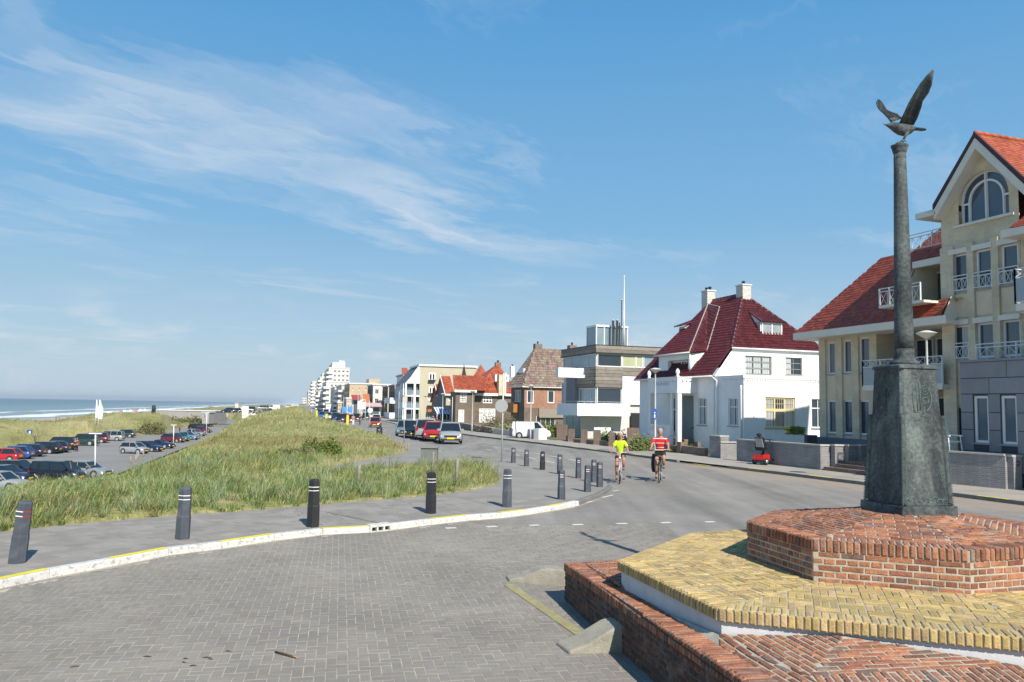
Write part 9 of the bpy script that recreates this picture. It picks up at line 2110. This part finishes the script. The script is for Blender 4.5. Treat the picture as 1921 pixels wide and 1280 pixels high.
# bushes
def bush(label, P, R, n, leaf, cols_, Hh=1.0, name='bush', twiggy=False):
    P = Vector(P); o = thing(name, label, 'bush', P); vs = []; fs = []; b = MB().use(M_grass)
    for i in range(n):
        a, ph, rr_ = rnd(0, 6.28), rnd(0, 1), rnd(.35, 1)**.6; bump_ = 1+.22*math.sin(a*3+P.x)+.15*math.sin(a*7)
        c = P+V3(R[0]*rr_*math.cos(a)*math.sqrt(1-ph*ph*.9)*bump_, R[1]*rr_*math.sin(a)*math.sqrt(1-ph*ph*.9)*bump_, R[2]*ph*rr_*bump_)
        d1 = V3(rnd(-1, 1), rnd(-1, 1), rnd(-.4, 1)).normalized()*leaf*rnd(.6, 1.4); d2 = d1.orthogonal().normalized()*leaf*.45
        g = rnd(.7, 1.25); cc = random.choice(cols_); b.tint = tuple(g*k for k in cc); b.add([c-d2*.5, c+d1*.5-d2, c+d1, c+d1*.5+d2], [(0, 1, 2, 3)])
    b.build('foliage', None, o, kind='stuff'); b = MB().use(MATS['bark'])
    for i in range(7): a = rnd(0, 6.28); b.tube([P+V3(0, 0, -.05), P+V3(R[0]*.4*math.cos(a), R[1]*.4*math.sin(a), R[2]*.5), P+V3(R[0]*.8*math.cos(a), R[1]*.8*math.sin(a), R[2]*(1.05 if twiggy else .8))], [.03, .018, .006], 5)
    b.build('stems', None, o); return o
Gd = [(.08, .13, .03), (.12, .18, .04), (.17, .22, .06), (.30, .28, .05)]; Gr = [(.22, .15, .10), (.16, .10, .07), (.18, .20, .08), (.26, .2, .14)]; Gl = [(.20, .27, .09), (.26, .33, .12), (.34, .34, .16)]
def onterr(x, y, Y): p = ony(x, y, Y); z = float(hgt(np.array([p.x]), np.array([Y]))[0]); return V3(p.x, Y, z)
bush('dark green shrub with yellow flecks at the foot of the dune', onterr(606, 866, 35), (.95, .7, .62), 2600, .09, Gd)
bush('low russet shrub left of the dark green one', onterr(562, 868, 33), (.9, .6, .35), 1200, .08, Gr+Gd)
bush('wild reddish bush above the pinkish wall', gp(930, 812)+V3(.4, 1.5, .2), (2.6, 1.6, 1.9), 2600, .14, Gr, twiggy=True); bush('green tuft at the foot of the reddish bush', gp(948, 815)+V3(.2, 1.0, .2), (1.5, .9, .9), 1400, .13, Gl)
bush('tall pale green grass clump before the villa left corner', gp(1196, 846)+V3(.2, .1, .0), (.75, .5, .8), 2200, .13, [(.13, .19, .06), (.17, .22, .08), (.26, .26, .12)], name='grass_clump'); bush('small green shrub by the brown piers', gp(1145, 833)+V3(.3, 1.6, .0), (1.4, .8, .9), 1500, .12, Gd+Gl); bush('garden greenery between the brown posts before the villa', gp(1300, 851)+V3(.0, 1.0, .0), (1.1, .6, .4), 1200, .09, Gd)
bush('dark green shrub behind the white block by the van', gp(1022, 822)+V3(.5, 2.5, .0), (1.2, 1, 1.3), 1500, .13, Gd); bush('round olive bush in the car park corner', onz(283, 815, -4.4), (3, 2, 2.4), 1400, .3, Gd+Gr); bush('row of brown green scrub before the grey pavilion', onz(350, 798, -4.3), (9, 2, 2.2), 2600, .4, Gd+Gr); 
# terrace things before the beige house
pt = F19.w(F19.S(1521, 815, 26.0)[0], 26.0, 0); zt_ = ony(1503, 822, pt.y).z
b = MB().use(mat('dark_planter', (.05, .055, .07), .7)); b.box(pt.x-.24, pt.x+.24, pt.y-.2, pt.y+.2, zt_-.7, zt_+.15); o = thing('plant_tub', 'dark plant tub with wind-bent shrub at the end of the terrace', 'plant tub', (pt.x, pt.y, zt_-.7)); b.build('tub', None, o); b = MB().use(M_grass)
for i in range(260): c = V3(pt.x-.25-abs(rnd(0, .8)), pt.y+rnd(-.2, .2), zt_+.15+rnd(0, .35)); d = V3(-.2, rnd(-.1, .1), rnd(0, .1)); b.tint = random.choice(Gd); b.add([c, c+d*.5+V3(0, 0, .03), c+d, c+d*.5-V3(0, 0, .03)], [(0, 1, 2, 3)])
b.build('foliage', None, o, kind='stuff')
chq = F19.S(1780, 842, 24.95); wch = F19.w(chq[0], 24.95, max(.5, chq[1]-.15)); o = thing('garden_chair', 'white slatted reclining garden chair on the terrace', 'garden chair', wch)
b = MB().use(M_whitep)
for i in range(8): z = .45+i*.09; y_ = i*.035; b2 = MB().use(M_whitep); b2.bar(wch+V3(-.26-y_, 0, z), wch+V3(.22-y_, .12, z), .018, .06); b2.build('slat', None, o)
for s_ in (0, 1): dx = V3(-.28 if s_ == 0 else .24, .14*s_, 0); b.bar(wch+dx+V3(0, 0, .0), wch+dx+V3(-.3, 0, 1.12), .03); b.bar(wch+dx+V3(.02, -.5, .42), wch+dx+V3(.0, .0, .42), .04); b.bar(wch+dx+V3(.05, -.5, .0), wch+dx+V3(.02, -.45, .64), .035); b.bar(wch+dx+V3(.03, -.55, .64), wch+dx+V3(-.12, .05, .66), .05)
for i in range(5): b.bar(wch+V3(-.28, -.1*i, .42), wch+V3(.26, -.1*i+.1, .42), .02, .06)
b.build('frame', None, o)
# ------------------------------------------------------------------ sea air
hm = bpy.data.materials.new('haze'); hm.use_nodes = True; ht = NT(hm.node_tree); ht.n.remove(ht.n['Principled BSDF'])
pvn = ht.a('ShaderNodeVolumePrincipled'); pvn.inputs['Color'].default_value = (.80, .88, .97, 1); pvn.inputs['Density'].default_value = .00012; pvn.inputs['Anisotropy'].default_value = .2
ht.l.new(pvn.outputs[0], ht.n['Material Output'].inputs['Volume'])
b = MB().use(hm); b.box(-16000, 16000, -16000, 16000, -45, 32); hz = b.build('haze'); hz['kind'] = 'stuff'
SC.cycles.volume_bounces = 0
